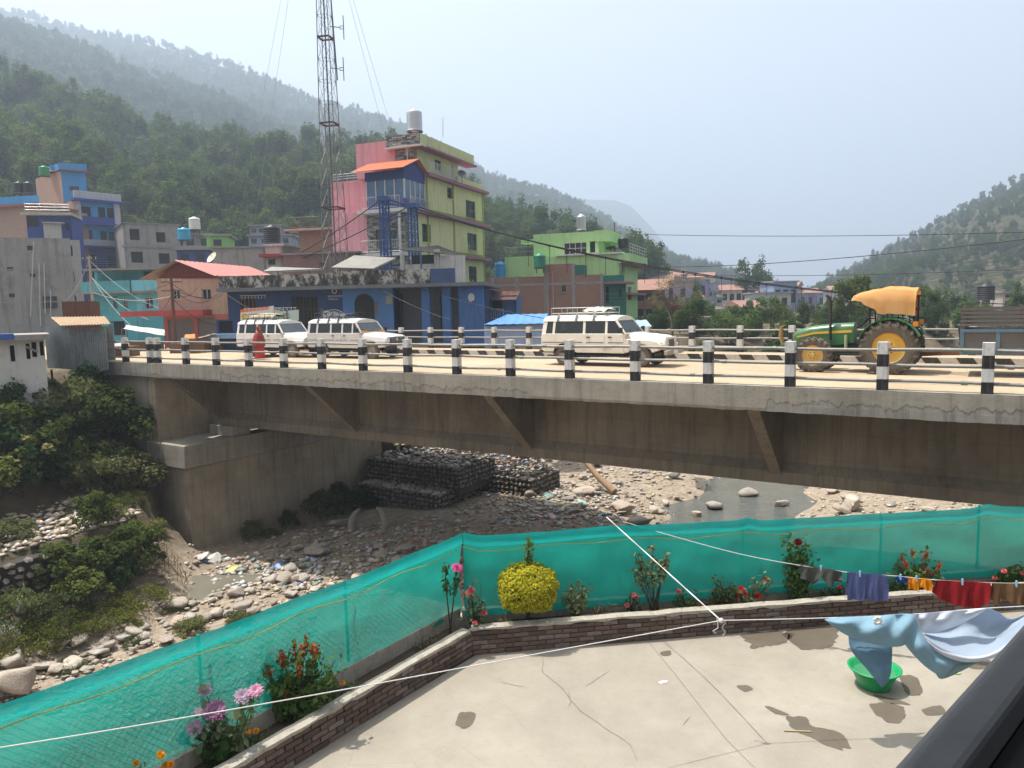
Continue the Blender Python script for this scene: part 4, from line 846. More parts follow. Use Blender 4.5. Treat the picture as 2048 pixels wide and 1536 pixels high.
MWD = flat('door_wood', (.14, .075, .035), .6); WHT = paint('white_trim', (.62, .61, .58), .7, .1, .3, 2); IRON = flat('iron_grey', (.11, .11, .11), .5, .3); STEEL = flat('bright_steel', (.5, .5, .5), .3, .8); RUST = paint('rusty_iron', (.14, .06, .035), .85, .4, .4, 2)
BLK = flat('black_plastic', (.012, .012, .013), .45)
def facade(parent, F, u0, u1, z0, z1, holes, mat, name='wall', th=.22, frame=WHT):
    """Wall with real openings; each opening gets its reveal, and a window of frame and pane, or a door, shutter or near-black panel painted for the unlit inside."""
    H = [(max(u0, h[0]), min(u1, h[1]), max(z0, h[2]), min(z1, h[3])) for h, *_ in holes]
    us = sorted({round(v, 4) for v in [u0, u1]+[q for h in H for q in h[:2]]}); zs = sorted({round(v, 4) for v in [z0, z1]+[q for h in H for q in h[2:]]}); mb = MB()
    for a, b in zip(us, us[1:]):
        for c, d in zip(zs, zs[1:]):
            m = ((a+b)/2, (c+d)/2)
            if any(h[0] < m[0] < h[1] and h[2] < m[1] < h[3] for h in H): continue
            mb.add([F.P(a, c), F.P(b, c), F.P(b, d), F.P(a, d)], [(0, 1, 2, 3)])
    for a, b, c, d in H:
        for p, q in (((a, c), (b, c)), ((b, c), (b, d)), ((b, d), (a, d)), ((a, d), (a, c))): mb.add([F.P(*p), F.P(*p, -th), F.P(*q, -th), F.P(*q)], [(0, 1, 2, 3)])
    for p, q, o in (((u0, z0), (u0, z1), 1), ((u1, z1), (u1, z0), 1), ((u0, z1), (u1, z1), 1)): mb.add([F.P(*p), F.P(*q), F.P(*q, -th), F.P(*p, -th)], [(0, 1, 2, 3)])
    w = mb.build(name, mat, parent)
    for (a, b, c, d), (_, kind, *ex) in zip(H, holes):
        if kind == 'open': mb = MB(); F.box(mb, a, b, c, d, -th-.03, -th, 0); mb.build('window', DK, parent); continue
        if kind == 'door': mb = MB(); F.box(mb, a, b, c, d, -th*.7, -th*.5); mb.build('door', ex[0] if ex else MWD, parent); continue
        if kind == 'shut':
            mb = MB(); n = max(6, int((d-c)/.09)); rows = []
            for i in range(n*2+1): z = c+(d-c)*i/(n*2); rows.append([F.P(a, z, -.08-.02*(i % 2)), F.P(b, z, -.08-.02*(i % 2))])
            mb.sheet(rows, smooth=False); mb.build('roller_shutter', ex[0] if ex else IRON, parent); continue
        fm = ex[0] if ex else frame; pm = ex[1] if len(ex) > 1 else GD; nv = ex[2] if len(ex) > 2 else 1; nh = ex[3] if len(ex) > 3 else 0
        mb = MB(); F.box(mb, a, b, c, d, -th*.8, -th*.7); pn = mb.build('window', pm, parent)
        mb = MB(); k = .05; e0, e1 = -th*.7, -th*.45
        for p in ((a, a+k, c, d), (b-k, b, c, d), (a+k, b-k, c, c+k), (a+k, b-k, d-k, d)): F.box(mb, *p, e0, e1)
        for i in range(1, nv+1): m = a+(b-a)*i/(nv+1); F.box(mb, m-k*.4, m+k*.4, c+k, d-k, e0, e1-.005)
        for i in range(1, nh+1): m = c+(d-c)*i/(nh+1); F.box(mb, a+k, b-k, m-k*.4, m+k*.4, e0, e1-.01)
        mb.build('frame', fm, pn)
        mb = MB(); F.box(mb, a-.06, b+.06, c-.07, c-.001, -.02, .07); mb.build('sill', mat, pn)
    return w
def slab(parent, F, u0, u1, z0, z1, o0, o1, mat, name='floor_slab', bevel=0): mb = MB(); F.box(mb, u0, u1, z0, z1, o0, o1); return mb.build(name, mat, parent, bevel=bevel)
def rails(parent, F, u0, u1, z, h, off, mat=STEEL, n=None, bars=3, name='balcony_railing', r=.022, vert=False):
    mb = MB(); L = u1-u0; n = n or max(1, int(L/1.2))
    for i in range(n+1): u = u0+L*i/n; mb.tube([F.P(u, z, off), F.P(u, z+h, off)], r, 5)
    for j in range(1 if vert else bars): zz = z+h*(1-j/bars); mb.tube([F.P(u0, zz, off), F.P(u1, zz, off)], r, 5)
    if vert:
        mb.tube([F.P(u0, z+.12, off), F.P(u1, z+.12, off)], r, 5)
        for i in range(int(L/.16)): u = u0+.16*i; F.box(mb, u-.01, u+.01, z+.12, z+h, off-.01, off+.01)
    return mb.build(name, mat, parent)
def tank(x, y, z, r, h, mat, label, legs=0, steel=False, group=None, k=20, stand_mat=IRON):
    t = thing('water_tank', label, 'tank', (x, y, z), group=group); pr = []
    if steel:
        pr = [(0, legs), (r*.98, legs)]
        for i in range(10): zz = legs+h*.85*i/9; pr.append((r*(1.0 if i % 2 else .965), zz+.005))
        pr += [(r*.93, legs+h*.87), (r*.5, legs+h*.96), (.16, legs+h*.98), (.16, legs+h), (0, legs+h)]
    else:
        pr = [(0, legs), (r*.96, legs), (r, legs+.04)]
        for i in range(1, 7): zz = legs+h*.8*i/7; pr += [(r, zz-.03), (r*.965, zz-.02), (r*.965, zz+.02), (r, zz+.03)]
        pr += [(r, legs+h*.8), (r*.86, legs+h*.9), (r*.35, legs+h*.94), (r*.33, legs+h), (0, legs+h)]
    mb = MB(); mb.lathe(pr, k=k); mb.build('tank_body', mat, t, local=True)
    if legs:
        for a in range(4): c, s_ = r*.85*math.cos(a*1.571+.785), r*.85*math.sin(a*1.571+.785); mb = MB(); mb.bar((c, s_, 0), (c, s_, legs), .07); mb.build('leg', stand_mat, t, local=True)
        mb = MB(); mb.lathe([(r*.9, legs-.08), (r*1.05, legs-.08), (r*1.05, legs-.001), (r*.9, legs-.001)], k=16, smooth=False); mb.build('stand_ring', stand_mat, t, local=True)
    return t
def tank_px(px, py, Y, *a, **k): p = ony(px, py, Y); return tank(p.x, p.y, p.z, *a, **k)
def dish(px, py, Y, r, label, mat=IRON, az=-1.2):
    p = ony(px, py, Y); t = thing('satellite_dish', label, 'dish', p-Vector((0, 0, .6)), az)
    mb = MB(); mb.lathe([(r*i/6, .22*r*(i/6)**2) for i in range(7)], k=18, axis='x'); mb.lathe([(r*i/6, .22*r*(i/6)**2-.01) for i in range(6, -1, -1)], k=18, axis='x'); o = mb.build('reflector', mat, t, local=True); o.location = (0, 0, .6); o.rotation_euler = (0, -.6, 0)
    mb = MB(); mb.tube([(0, 0, -.1), (0, 0, .6)], .03, 6); mb.build('mast', IRON, t, local=True)
    mb = MB(); mb.tube([(0, 0, .6), (.5*r, 0, .95)], .015, 5); mb.build('feed_arm', IRON, t, local=True); return t

# ---------------------------------------------------------------- five-storey green and pink house
MG = paint('lime_wall', (.56, .60, .32), .8, .12, .25, .5, .35); MGD = paint('lime_trim', (.25, .33, .06), .8, .12, .2, .6); MPK = paint('pink_wall', (.66, .31, .35), .85, .10, .25, .35, .45); MPU = paint('mauve_cornice', (.30, .14, .20), .8, .15, .3, 1)
s = N('stone_cladding'); uv = s.coord('UV'); bt = s.n('TexBrick'); s.l(uv, bt.inputs[0]); bt.offset = .35
for k_, v_ in (('Scale', 1), ('Brick Width', .42), ('Row Height', .13), ('Mortar Size', .012)): bt.inputs[k_].default_value = v_
for k_, v_ in (('Color1', (.40, .39, .37, 1)), ('Color2', (.045, .045, .05, 1)), ('Mortar', (.05, .05, .05, 1))): bt.inputs[k_].default_value = v_
MSTN = s.done(s.bsdf(bt.outputs[0], .8, 0, bt.outputs[1], -.4, .02))
TH = R_(-22); c1 = ony(811, 425, 60); gh = thing('apartment_house', 'tall lime green and pink house with stone cladding and mauve cornices', 'house', (c1.x, c1.y, -.5))
FF = Face(c1, TH); FR = Face(c1, TH+math.pi/2); LZ = [-.5, 3.4, 6.7, 9.9, 13.05]
uR = FR.uv(968, 480)[0]; uL = FF.uv(733, 440)[0]; uPk = FF.uv(663, 420)[0]
core = MB(); core.obox(FF.P(uPk, -.5, -.25), (FF.d*(-uPk-.25)).to_3d(), (-FF.n*(uR-.5)).to_3d(), (0, 0, 10.3)); core.build('core', MPK, gh)
R = lambda *z: FR.rect(*Z2(*z)); Fq = lambda *z: FF.rect(*Z2(*z)); gf = (IRON, GT)
u2 = 3.4                                                            # the upper storeys stand back from the terrace of the glazed room
facade(gh, FR, 0, uR, LZ[0], LZ[3], [(R(1230, 795, 1285, 910), 'win', IRON, GT, 1, 1), (R(1520, 855, 1580, 960), 'win', IRON, GT, 1, 1), (R(1530, 1065, 1580, 1165), 'win', IRON, GT, 1, 1)], MG)
facade(gh, FR, u2, uR, LZ[3], LZ[4], [(R(1510, 645, 1570, 755), 'win', IRON, GT, 1, 1), (R(1390, 560, 1422, 630), 'win', IRON, GD, 0, 1)], MG)
facade(gh, FF, uL, 0, LZ[0], LZ[3], [(Fq(935, 830, 975, 950), 'door'), (Fq(1020, 840, 1070, 900), 'win', IRON, GT, 1)], MSTN)
FB = Face(FR.P(u2, 0).to_2d(), TH); uP2 = FB.uv(724, 320)[0]; uP1 = FB.uv(663, 400)[0]; uS = FB.uv(792, 320)[0]
core = MB(); core.obox(FB.P(uP1, 9.6, -.25), (FB.d*(-uP1-.25)).to_3d(), (-FB.n*(uR-u2-.5)).to_3d(), (0, 0, 3.4)); core.build('core', MPK, gh)
zp = FB.uv(700, 363)[1]
facade(gh, FB, uP1, -.02, LZ[3]-.2, LZ[4], [], MPK); slab(gh, FB, uP1, uP2, LZ[4]-.1, zp+.05, -6, .02, MPK, 'parapet')
# pink flank running back on the left
FL = Face(FF.P(uPk, 0).to_2d(), TH+math.pi/2); facade(gh, FF, uPk, uL, LZ[0], LZ[3], [], MPK)
# penthouse
zt = FB.uv(830, 297)[1]; zr = FB.uv(830, 274)[1]; FP = Face(FR.P(u2-.9, 0).to_2d(), TH); FPR = Face(FR.P(u2-.9, 0, -.3).to_2d(), TH+math.pi/2); lp = FPR.uv(916, 340)[0]
core = MB(); core.obox(FP.P(uP2, 12.9, -.35), (FP.d*(-uP2-.7)).to_3d(), (-FP.n*(lp-.2)).to_3d(), (0, 0, zr-13.2)); core.build('core', MPK, gh)
facade(gh, FP, FP.uv(793, 320)[0], -.3, 13.0, zt, [], MSTN); facade(gh, FP, uP2, FP.uv(791, 320)[0], 13.0, zr-.25, [], MPK)
Rp = lambda *z: FPR.rect(*Z2(*z)); facade(gh, FPR, 0, lp, 13.0, zt, [(Rp(1310, 385, 1352, 450), 'win', IRON, GT, 1, 1), (Rp(1400, 410, 1428, 520), 'door', WHT)], MG)
mb = MB(); FP.box(mb, FP.uv(776, 290)[0], .25, zt, zr, -.1, .35); mb.build('roof_parapet', MSTN, gh); mb = MB(); FPR.box(mb, -.2, lp+2.2, zt+.01, zr-.01, .1, .62); mb.build('roof_parapet', MG, gh)
slab(gh, FP, FP.uv(776, 290)[0], .6, zt-.14, zt-.001, -.2, .55, WHT, 'eave'); slab(gh, FPR, -.4, lp+2.3, zt-.16, zt-.003, -.3, .85, MPU, 'eave')
for z, a, b in ((LZ[3], -.2, uR+.5), (LZ[4], u2-.2, uR+.3), (LZ[2], uR*.62, uR+.5), (LZ[1], uR*.3, uR+.4)): slab(gh, FR, a, b, z-.16, z+.1, -.1, .55, MPU, 'cornice')
slab(gh, FR, uR*.64, uR+.2, LZ[4]+.1, LZ[4]+.75, -.2, -.02, MG, 'parapet')
for u in (u2+.1, u2+5.0, uR-.22): slab(gh, FR, u, u+.28, LZ[1], LZ[4], -.05, .05, MGD, 'pilaster')
slab(gh, FR, .05, .3, LZ[0], LZ[3], -.05, .045, MSTN, 'pilaster')
for z in (LZ[2]+.1, LZ[3]+.12, LZ[1]+.1): slab(gh, FR, (.32 if z < 9 else u2+.5), uR-.3, z, z+.28, -.05, .03, MGD, 'band')
for z in (LZ[2]+.1, LZ[3]+.1): u = uR-4.6; rails(gh, FR, u, u+1.5, z, .85, .5, IRON, vert=True)
rails(gh, FR, u2, uR*.62, LZ[4]+.1, .95, .45, STEEL, vert=True); rails(gh, FB, uP1, uP2, zp+.1, .6, -.1, STEEL); rails(gh, FR, uR*.64, uR, LZ[4]+.7, .6, -.1, STEEL, n=4, bars=1)
slab(gh, FF, uL-.2, .3, LZ[3]-.28, LZ[3]-.02, -.1, 1.0, WHT, 'balcony_slab'); slab(gh, FF, uL-.1, .2, LZ[2]-.45, LZ[2]-.2, -.1, 1.0, WHT, 'balcony_slab'); rails(gh, FF, uL, 0, LZ[2]-.2, 1.0, .9, STEEL, vert=True); slab(gh, FF, -.2, -.05, LZ[2]-.2, LZ[3]-.3, .7, .85, WHT, 'column')
mb = MB(); mb.tube([FP.P(-.9, 13, .3), FP.P(-.9, zt-.1, .3)], .05, 8); mb.build('column', WHT, gh)
# glazed room with blue trim and orange sheet roof
MBL = paint('royal_blue', (.035, .06, .22), .7, .15, .2, 1); mor = paint('orange_roof', (.52, .16, .07), .6, .15, .25, 1)
gr = thing('glazed_room', 'blue framed glass room with orange sheet roof on the green house terrace', 'room', FF.P(uL/2, 9.9))
for F, a, b, k_ in ((FF, uL+.1, -.08, 4), (FR, .08, u2-.1, 4)):
    zb, z2, z3 = 10.75, 12.25, 12.95; slab(gr, F, a, b, 9.91, zb, -.12, -.02, paint('blue_panel', (.10, .13, .30), .6), 'dado')
    n = 4
    for i in range(n): w = (b-a)/n; pn = slab(gr, F, a+w*i+.05, a+w*(i+1)-.05, zb, z2, -.09, -.06, GB, 'glass_pane')
    for i in range(n+1): slab(gr, F, a+(b-a)*i/n-.05, a+(b-a)*i/n+.05, zb, z2, -.12, -.01, WHT, 'mullion')
    slab(gr, F, a-.1, b+.02, z2, z3, -.14, .0, MBL, 'fascia'); rails(gr, F, a, b, 9.92, .95, .75 if F is FF else .4, STEEL, vert=True)
zr0 = 14.0; ra = FF.P(.35, 12.9, .9); rb = FF.P(uL-.8, 12.9, .9); rc = FF.P(uL-.8, zr0, -u2*.55); rd = FF.P(.35, zr0, -u2*.55); re = FF.P(uL-.8, 12.9, -u2-.2); rf = FF.P(.35, 12.9, -u2-.2)
for q in ((ra, rb, rc, rd), (rd, rc, re, rf)):
    rows = []; n = 44
    for i in range(n+1): k_ = i/n; b_ = .05*(i % 2); rows.append([q[0].lerp(q[1], k_)+Vector((0, 0, b_)), q[3].lerp(q[2], k_)+Vector((0, 0, b_))])
    mb = MB(); mb.sheet(rows, smooth=False, th=.02); mb.build('roof_sheet', mor, gr)
mb = MB(); mb.poly([FF.P(0, 12.9, .3), FF.P(0, zr0-.1, -u2*.55), FF.P(0, 12.9, -u2)], (FF.d*-.05).to_3d()); mb.build('gable', MBL, gr)
tank_px(830, 274, 63, .64, 1.75, STEEL, 'tall steel water tank on the roof of the green and pink house', .45, True); dish(924, 349, 66, .42, 'dark satellite dish on the terrace of the green house', BLK, -1.1)
mb = MB(); p = ony(886, 275, 66); mb.tube([p, p+Vector((.05, 0, 1.7))], .035, 6); tag(mb.build('roof_mast', WHT), 'thin white mast on the roof edge beside the steel tank', 'mast')

# ---------------------------------------------------------------- brick house and grey house left of it
BR = bricks('red_brick', (.34, .145, .085), (.25, .105, .065)); BR2 = bricks('brown_brick', (.23, .12, .085), (.16, .08, .06)); BR3 = bricks('pale_brick', (.42, .235, .15), (.33, .18, .115), (.46, .40, .33)); GRY = paint('grey_render', (.34, .33, .31), .9, .25, .5, .4, .6); PWH = paint('dirty_white', (.50, .485, .46), .85, .15, .45, .6, .7); MCR = paint('raw_concrete', (.30, .285, .265), .95, .2, .4, .8, .4)
def simple(label, px, Y, th, z0, z1y, wS, wall, holes=(), top=None, side=None, name='house', left=False, par=None, cap=MCR, sideholes=(), cat='house', frame=WHT):
    """A house from the photo columns px=(left, right) of its front, roof line at photo row z1y, near corner on the right (or left)."""
    c = ony(px[0] if left else px[1], z1y, Y); F = Face(c, th); u0, u1 = (0, F.uv(px[1], z1y)[0]) if left else (F.uv(px[0], z1y)[0], 0); z1 = F.uv((px[0] if left else px[1]), z1y)[1]
    t = thing(name, label, cat, (c.x, c.y, z0)); wS_ = abs(wS)
    mb = MB(); mb.obox(F.P(u0+.24, z0, -.24), (F.d*(u1-u0-.48)).to_3d(), (-F.n*(wS_-.4)).to_3d(), (0, 0, z1-z0-.02)); mb.build('core', side or wall, t)
    facade(t, F, u0, u1, z0, z1, [(F.rect(*h[0]), *h[1:]) for h in holes], wall, frame=frame)
    S = Face(F.P(u0 if left else u1, 0).to_2d(), th+math.pi/2)
    if left: S.n = -S.n
    if side is not False: facade(t, S, 0, wS_, z0, z1, [(S.rect(*h[0]), *h[1:]) for h in sideholes], side or wall, frame=frame) if not left else slab(t, S, .0, wS_, z0, z1-.01, -.23, -.001, side or wall, 'side_wall')
    if cap: mb = MB(); mb.obox(F.P(u0-.15, z1, .15), (F.d*(u1-u0+.3)).to_3d(), (-F.n*(wS_+.3)).to_3d(), (0, 0, .12)); mb.build('roof_slab', cap, t)
    if par: slab(t, F, u0-.1, u1+.1, z1+.12, z1+.12+par[0], -.15, .08, par[1], 'parapet'); slab(t, S, -.07, wS_, z1+.121, z1+.119+par[0], -.15, .07, par[1], 'parapet')
    return t, F, S, u0, u1, z0, z1
t, F, S, u0, u1, z0, z1 = simple('red brick house with a railed roof terrace beside the lattice tower', (597, 720), 64, R_(-12), -.4, 457, 6, BR, [((698, 475, 712, 486), 'open')], side=BR2, cap=None)
slab(t, F, u0-1.0, u1+.2, z1, z1+.16, -4, .7, paint('pink_slab', (.55, .38, .36)), 'roof_slab'); rails(t, F, u0-.5, u1-3.5, z1+.16, .95, .5, flat('rail_brown', (.2, .15, .1)), vert=True)
slab(t, F, u1-.9, u1+.3, F.uv(700, 505)[1], F.uv(700, 487)[1], .02, .08, paint('blue_panel2', (.05, .25, .55)), 'blue_board')
for dx in (0, 1.1, 2.3):
    q = F.P(u0-.2+dx, z1+.16, .2); shrub(q.x, q.y, q.z, 2, .35, 'potted bush on the roof terrace of the red brick house', 'potted bushes on the brick house roof', 'potted_plant', 'plant')
t, F, S, u0, u1, z0, z1 = simple('grey rendered house with pink parapet behind the red-roofed house', (424, 532), 70, R_(6), -.4, 495, 6, GRY, cap=MCR)
t, F, S, u0, u1, z0, z1 = simple('small white fronted house with red awning between grey and brick houses', (530, 566), 66, R_(-8), -.4, 492, 5, PWH, [(Z2(245, 1018, 290, 1055), 'win', IRON, GD, 3)], par=(.1, PWH), cap=PWH)
slab(t, F, u0-.2, u1+.2, F.uv(548, 515)[1], F.uv(548, 509)[1], 0, .9, paint('red_awning', (.35, .05, .045)), 'awning')
t, F, S, u0, u1, z0, z1 = simple('low red brick wall house under the brick terrace', (566, 716), 60, R_(-10), -.4, 505, 3.5, BR2, [(Z2(570, 1035, 610, 1070), 'win', WHT, GD, 1)], side=BR2)
tank_px(545, 492, 70, .75, 1.6, BLK, 'black water tank on the roof behind the red-roofed house', .3); 

# ---------------------------------------------------------------- blue office building with mouldy parapet
MBU = paint('office_blue', (.06, .165, .40), .75, .2, .35, .5, .5); MBD = paint('office_dark_blue', (.02, .045, .13), .75, .2, .25, .5, .4)
s = N('mouldy_parapet'); co = s.coord(); k_ = s.noise(s.coord('Object', (1, 1, .6)), 1.5, 9, .8, .5)
MMO = s.done(s.bsdf(s.ramp(k_, [(.40, (.022, .021, .018)), (.50, (.07, .066, .058)), (.56, (.36, .35, .32)), (.70, (.46, .45, .42))]), .95, 0, s.noise(co, 12, 5), .4, .02))
c = ony(462, 560, 50); F = Face(c, R_(-5)); ob = thing('office_building', 'long blue single-storey office with mouldy white and black parapet', 'office', (c.x, c.y, -.4)); ur = F.uv(968, 610)[0]; um = F.uv(455, 600)[0]
zs_ = F.uv(700, 578)[1]; zpar = F.uv(700, 543)[1]
mb = MB(); mb.obox(F.P(um+.3, -.4, -3.2), (F.d*(ur-um-.6)).to_3d(), (-F.n*8).to_3d(), (0, 0, zs_+.3)); mb.build('core', MBD, ob)
r = lambda *z: F.rect(*Z2(*z))
def arch(parent, F, u0, u1, z0, z1, mat, o, n=18):
    c_ = (u0+u1)/2; rr_ = (u1-u0)/2; zc = z1-rr_; mb = MB(); mb.poly([F.P(u0, z0, o), F.P(u1, z0, o)]+[F.P(c_+rr_*math.cos(math.pi*i/n), zc+rr_*math.sin(math.pi*i/n), o) for i in range(n+1)], (F.n*.03).to_3d()); return mb
u_a = F.uv(686, 620)[0]; u_b = F.uv(787, 620)[0]; u_c = F.uv(918, 620)[0]
facade(ob, F, um, u_a, -.4, zs_, [(r(70, 1260, 170, 1500), 'win', MWD, DK, 3), (r(400, 1255, 565, 1500), 'win', flat('timber_dark', (.05, .032, .02)), DK, 6, 2)], MBD, frame=MWD)
facade(ob, F, u_a, u_b, -.4, zs_, [], MBU); facade(ob, F, u_c, ur, -.4, zs_, [], MBU)
FI = Face(F.P(u_b, 0, -1.8).to_2d(), R_(-5)); facade(ob, FI, 0, u_c-u_b, -.4, zs_, [(FI.rect(*Z2(1040, 1240, 1110, 1480)), 'door', flat('timber_dark', (.05, .032, .02))), (FI.rect(*Z2(1345, 1230, 1420, 1480)), 'open')], paint('porch_grey', (.13, .14, .16), .8))
for px in (852, 893): u = F.uv(px, 640)[0]; slab(ob, F, u-.28, u+.28, -.4, zs_, -.55, -.02, MBU, 'pillar', .02)
o_ = arch(ob, F, *r(800, 1240, 925, 1500), DK, .005).build('unlit_arch_panel', DK, ob)  # near-black arch panel, the shade of the opening painted on
mb = MB(); F.box(mb, *r(930, 1290, 945, 1370), .02, .06); mb.build('shutter_leaf', MWD, ob)
uS = F.uv(445, 580)[0]
slab(ob, F, uS, ur+.2, zs_, zs_+.22, -9, .9, paint('slab_grey', (.16, .17, .18), .9, .3, .6, .6), 'roof_slab')
u_e = F.uv(913, 560)[0]
for a, b, z_ in ((uS+.1, F.uv(676, 560)[0]-.1, zpar-.12), (F.uv(676, 560)[0], F.uv(686, 560)[0], zpar+.18), (F.uv(686, 560)[0]+.05, u_e-1.6, zpar)): slab(ob, F, a, b, zs_+.22, z_, .45, .68, MMO, 'parapet')
slab(ob, F, u_e-1.55, u_e, zs_+.22, zpar, .45, .69, paint('blue_mouldy', (.06, .10, .22), .9, .4, .8, 1.2, 1), 'parapet')
slab(ob, F, uS+.1, uS+.35, zs_+.22, zpar-.15, -6, .44, MMO, 'parapet')
# painted emblem and lettering on the blue wall
def arc_band(F, cu, cz, r0, r1, a0, a1, mat, name, parent, o=.012, n=16):
    mb = MB(); rows = [[F.P(cu+r0*math.cos(a), cz+r0*math.sin(a), o) for a in np.linspace(a1, a0, n)], [F.P(cu+r1*math.cos(a), cz+r1*math.sin(a), o) for a in np.linspace(a1, a0, n)]]; mb.sheet(rows, smooth=False); return mb.build(name, mat, parent)
lw = flat('lettering_white', (.5, .52, .56), .7)
for px, py in ((550, 632), (668, 636)):
    cu, cz = F.uv(px, py)
    for j, (a, b) in enumerate(((.75, .92), (.5, .62), (1.02, 1.06))): arc_band(F, cu, cz-.5, a, b, .45, 2.9, lw, 'painted_arc', ob)
    cu2, cz2 = F.uv(px-17, py-8)
    mb = MB()
    for j in range(9): a = j*.7; q = F.P(cu2+.22*math.cos(a), cz2+.2*math.sin(a)-.1, .01); mb.add([q, q+(F.d*.14).to_3d(), q+(F.d*.14).to_3d()+Vector((0, 0, .13)), q+Vector((0, 0, .13))], [(0, 1, 2, 3)])
    mb.build('painted_emblem', lw, ob)
def script_line(F, px, py, n, h, mat, parent, o=.012, name='painted_lettering', step=None):
    """A line of painted Devanagari-like lettering: a head-stroke with hanging letters."""
    u, z = F.uv(px, py); mb = MB(); rng = random.Random(int(px)); w = h*.8 if step is None else step
    F.box(mb, u, u+n*w, z, z+h*.12, o, o+.006)
    for i in range(n):
        x = u+i*w+w*.55; F.box(mb, x, x+h*.12, z-h*.75, z, o, o+.006); k = rng.random()
        pts = [(x-w*.42*math.cos(a), z-h*(.3+.25*k)+h*.22*math.sin(a)) for a in np.linspace(-1.4, 1.6, 6)]
        for (a, b), (c_, d_) in zip(pts, pts[1:]): mb.bar(F.P(a, b, o+.003), F.P(c_, d_, o+.003), .006, h*.11, 0, up=tuple(F.n.to_3d()))
    return mb.build(name, mat, parent)
script_line(F, 480, 592, 8, .28, lw, ob); script_line(F, 655, 592, 9, .14, lw, ob); script_line(F, 657, 598, 8, .1, lw, ob)
cu, cz = F.uv(669, 587); arc_band(F, cu, cz+.15, .12, .17, 0, 6.28, lw, 'painted_badge', ob)
q = F.rect(936, 588, 949, 602); cu, cz = (q[0]+q[1])/2, (q[2]+q[3])/2
mb = MB(); mb.poly([F.P(cu+(q[1]-q[0])*.5*math.cos(a), cz+(q[3]-q[2])*.62*math.sin(a), .005) for a in np.linspace(0, 6.1, 16)], (F.n*.03).to_3d()); mb.build('oval_plaque', flat('plaque_white', (.6, .6, .58)), ob)
q = r(998, 1250, 1040, 1305); mb = MB(); F.box(mb, *q, .004, .03); mb.build('notice_panel', flat('notice', (.20, .22, .18)), ob)
# rooftop shed with white walls
sh = thing('roof_shed', 'white-walled open shed with dark tin roof on the blue office roof', 'shed', F.P(ur-4, zs_+.22, -2)); FS = Face(F.P(0, 0, -1.6).to_2d(), R_(-5)); rs = lambda *z: FS.rect(*Z2(*z))
for z in ((1088, 975, 1112, 1085), (1305, 955, 1340, 1085), (1345, 995, 1505, 1180)): q = rs(*z); slab(sh, FS, q[0], q[1], zs_+.2, q[3], -.25, 0, PWH, 'wall')
q = rs(1115, 1050, 1300, 1085); slab(sh, FS, q[0], q[1], zs_+.2, q[3], -.2, -.05, PWH, 'wall'); q = rs(1115, 985, 1300, 1050); slab(sh, FS, q[0], q[1], q[2], q[3]+.1, -2.6, -2.4, DK, 'back_wall')  # shed back wall near-black, its inner shade put into the colour
A_, B_, C_, D_ = (FS.P(*FS.uv(*Z2(*z)), o_) for z, o_ in (((1080, 960), .4), ((1300, 920), -1.5), ((1510, 1000), -1.5), ((1375, 985), .4)))
rows = [[A_.lerp(B_, k_)+Vector((0, 0, .0)), D_.lerp(C_, k_)] for k_ in (0, 1)]; n = 30; rows = [[(A_.lerp(D_, i/n)).lerp(B_.lerp(C_, i/n), j)+Vector((0, 0, .05*(i % 2))) for j in (0, .5, 1)] for i in range(n+1)]
mb = MB(); mb.sheet(rows[::-1], smooth=False, th=.02); mb.build('roof_sheet', paint('tin_dark', (.06, .055, .05), .6, .3, .3, 1, metal=.3), sh)
mb = MB(); u = FS.uv(845, 520)[0]; mb.tube([FS.P(u, zs_-.1, .5), FS.P(u, FS.uv(845, 500)[1], .5)], .06, 8); mb.build('post', flat('post_blue', (.06, .1, .2)), sh)
# solar panels on the roof
spm = glass('solar_back', (.17, .155, .13), .5); sfr = flat('solar_frame', (.4, .38, .34), .4, .4); sol = flat('solar_cell', (.03, .04, .09), .3)
def solar(pxs, o0, o1, nx, label, group='solar panels on the office roof'):
    """Panel row from its lower-left, lower-right, upper-right, upper-left photo corners; underside towards the viewer."""
    a, b, c_, d_ = (F.P(*F.uv(*Z2(*z)), o_) for z, o_ in zip(pxs, (o0, o0, o1, o1))); t = thing('solar_panel', label, 'solar panel', (a+b)/2, group=group)
    mb = MB(); up = (b-a).cross(d_-a).normalized()*.04; mb.poly([a, b, c_, d_], up); mb.build('panel_sheet', spm, t)
    for i in range(nx+1): k_ = i/nx; mb = MB(); mb.bar(a.lerp(b, k_)-up*.5, d_.lerp(c_, k_)-up*.5, .06, .05); mb.build('frame_bar', sfr, t)
    for k_ in (.04, .5, .96): mb = MB(); mb.bar(a.lerp(d_, k_)-up, b.lerp(c_, k_)-up, .05, .05); mb.build('frame_rail', sfr, t)
    for k_ in (.2, .8): m = a.lerp(b, k_).lerp(d_.lerp(c_, k_), .5); mb = MB(); mb.tube([m, Vector((m.x, m.y, zs_+.2))], .035, 6); mb.build('strut', IRON, t)
solar(((635, 1072), (905, 1080), (1005, 998), (725, 982)), -.4, -2.4, 6, 'large tilted solar panel on the blue office roof'); solar(((212, 1100), (560, 1085), (560, 1078), (230, 1066)), 0., -.9, 7, 'low row of solar panels along the blue office parapet'); 

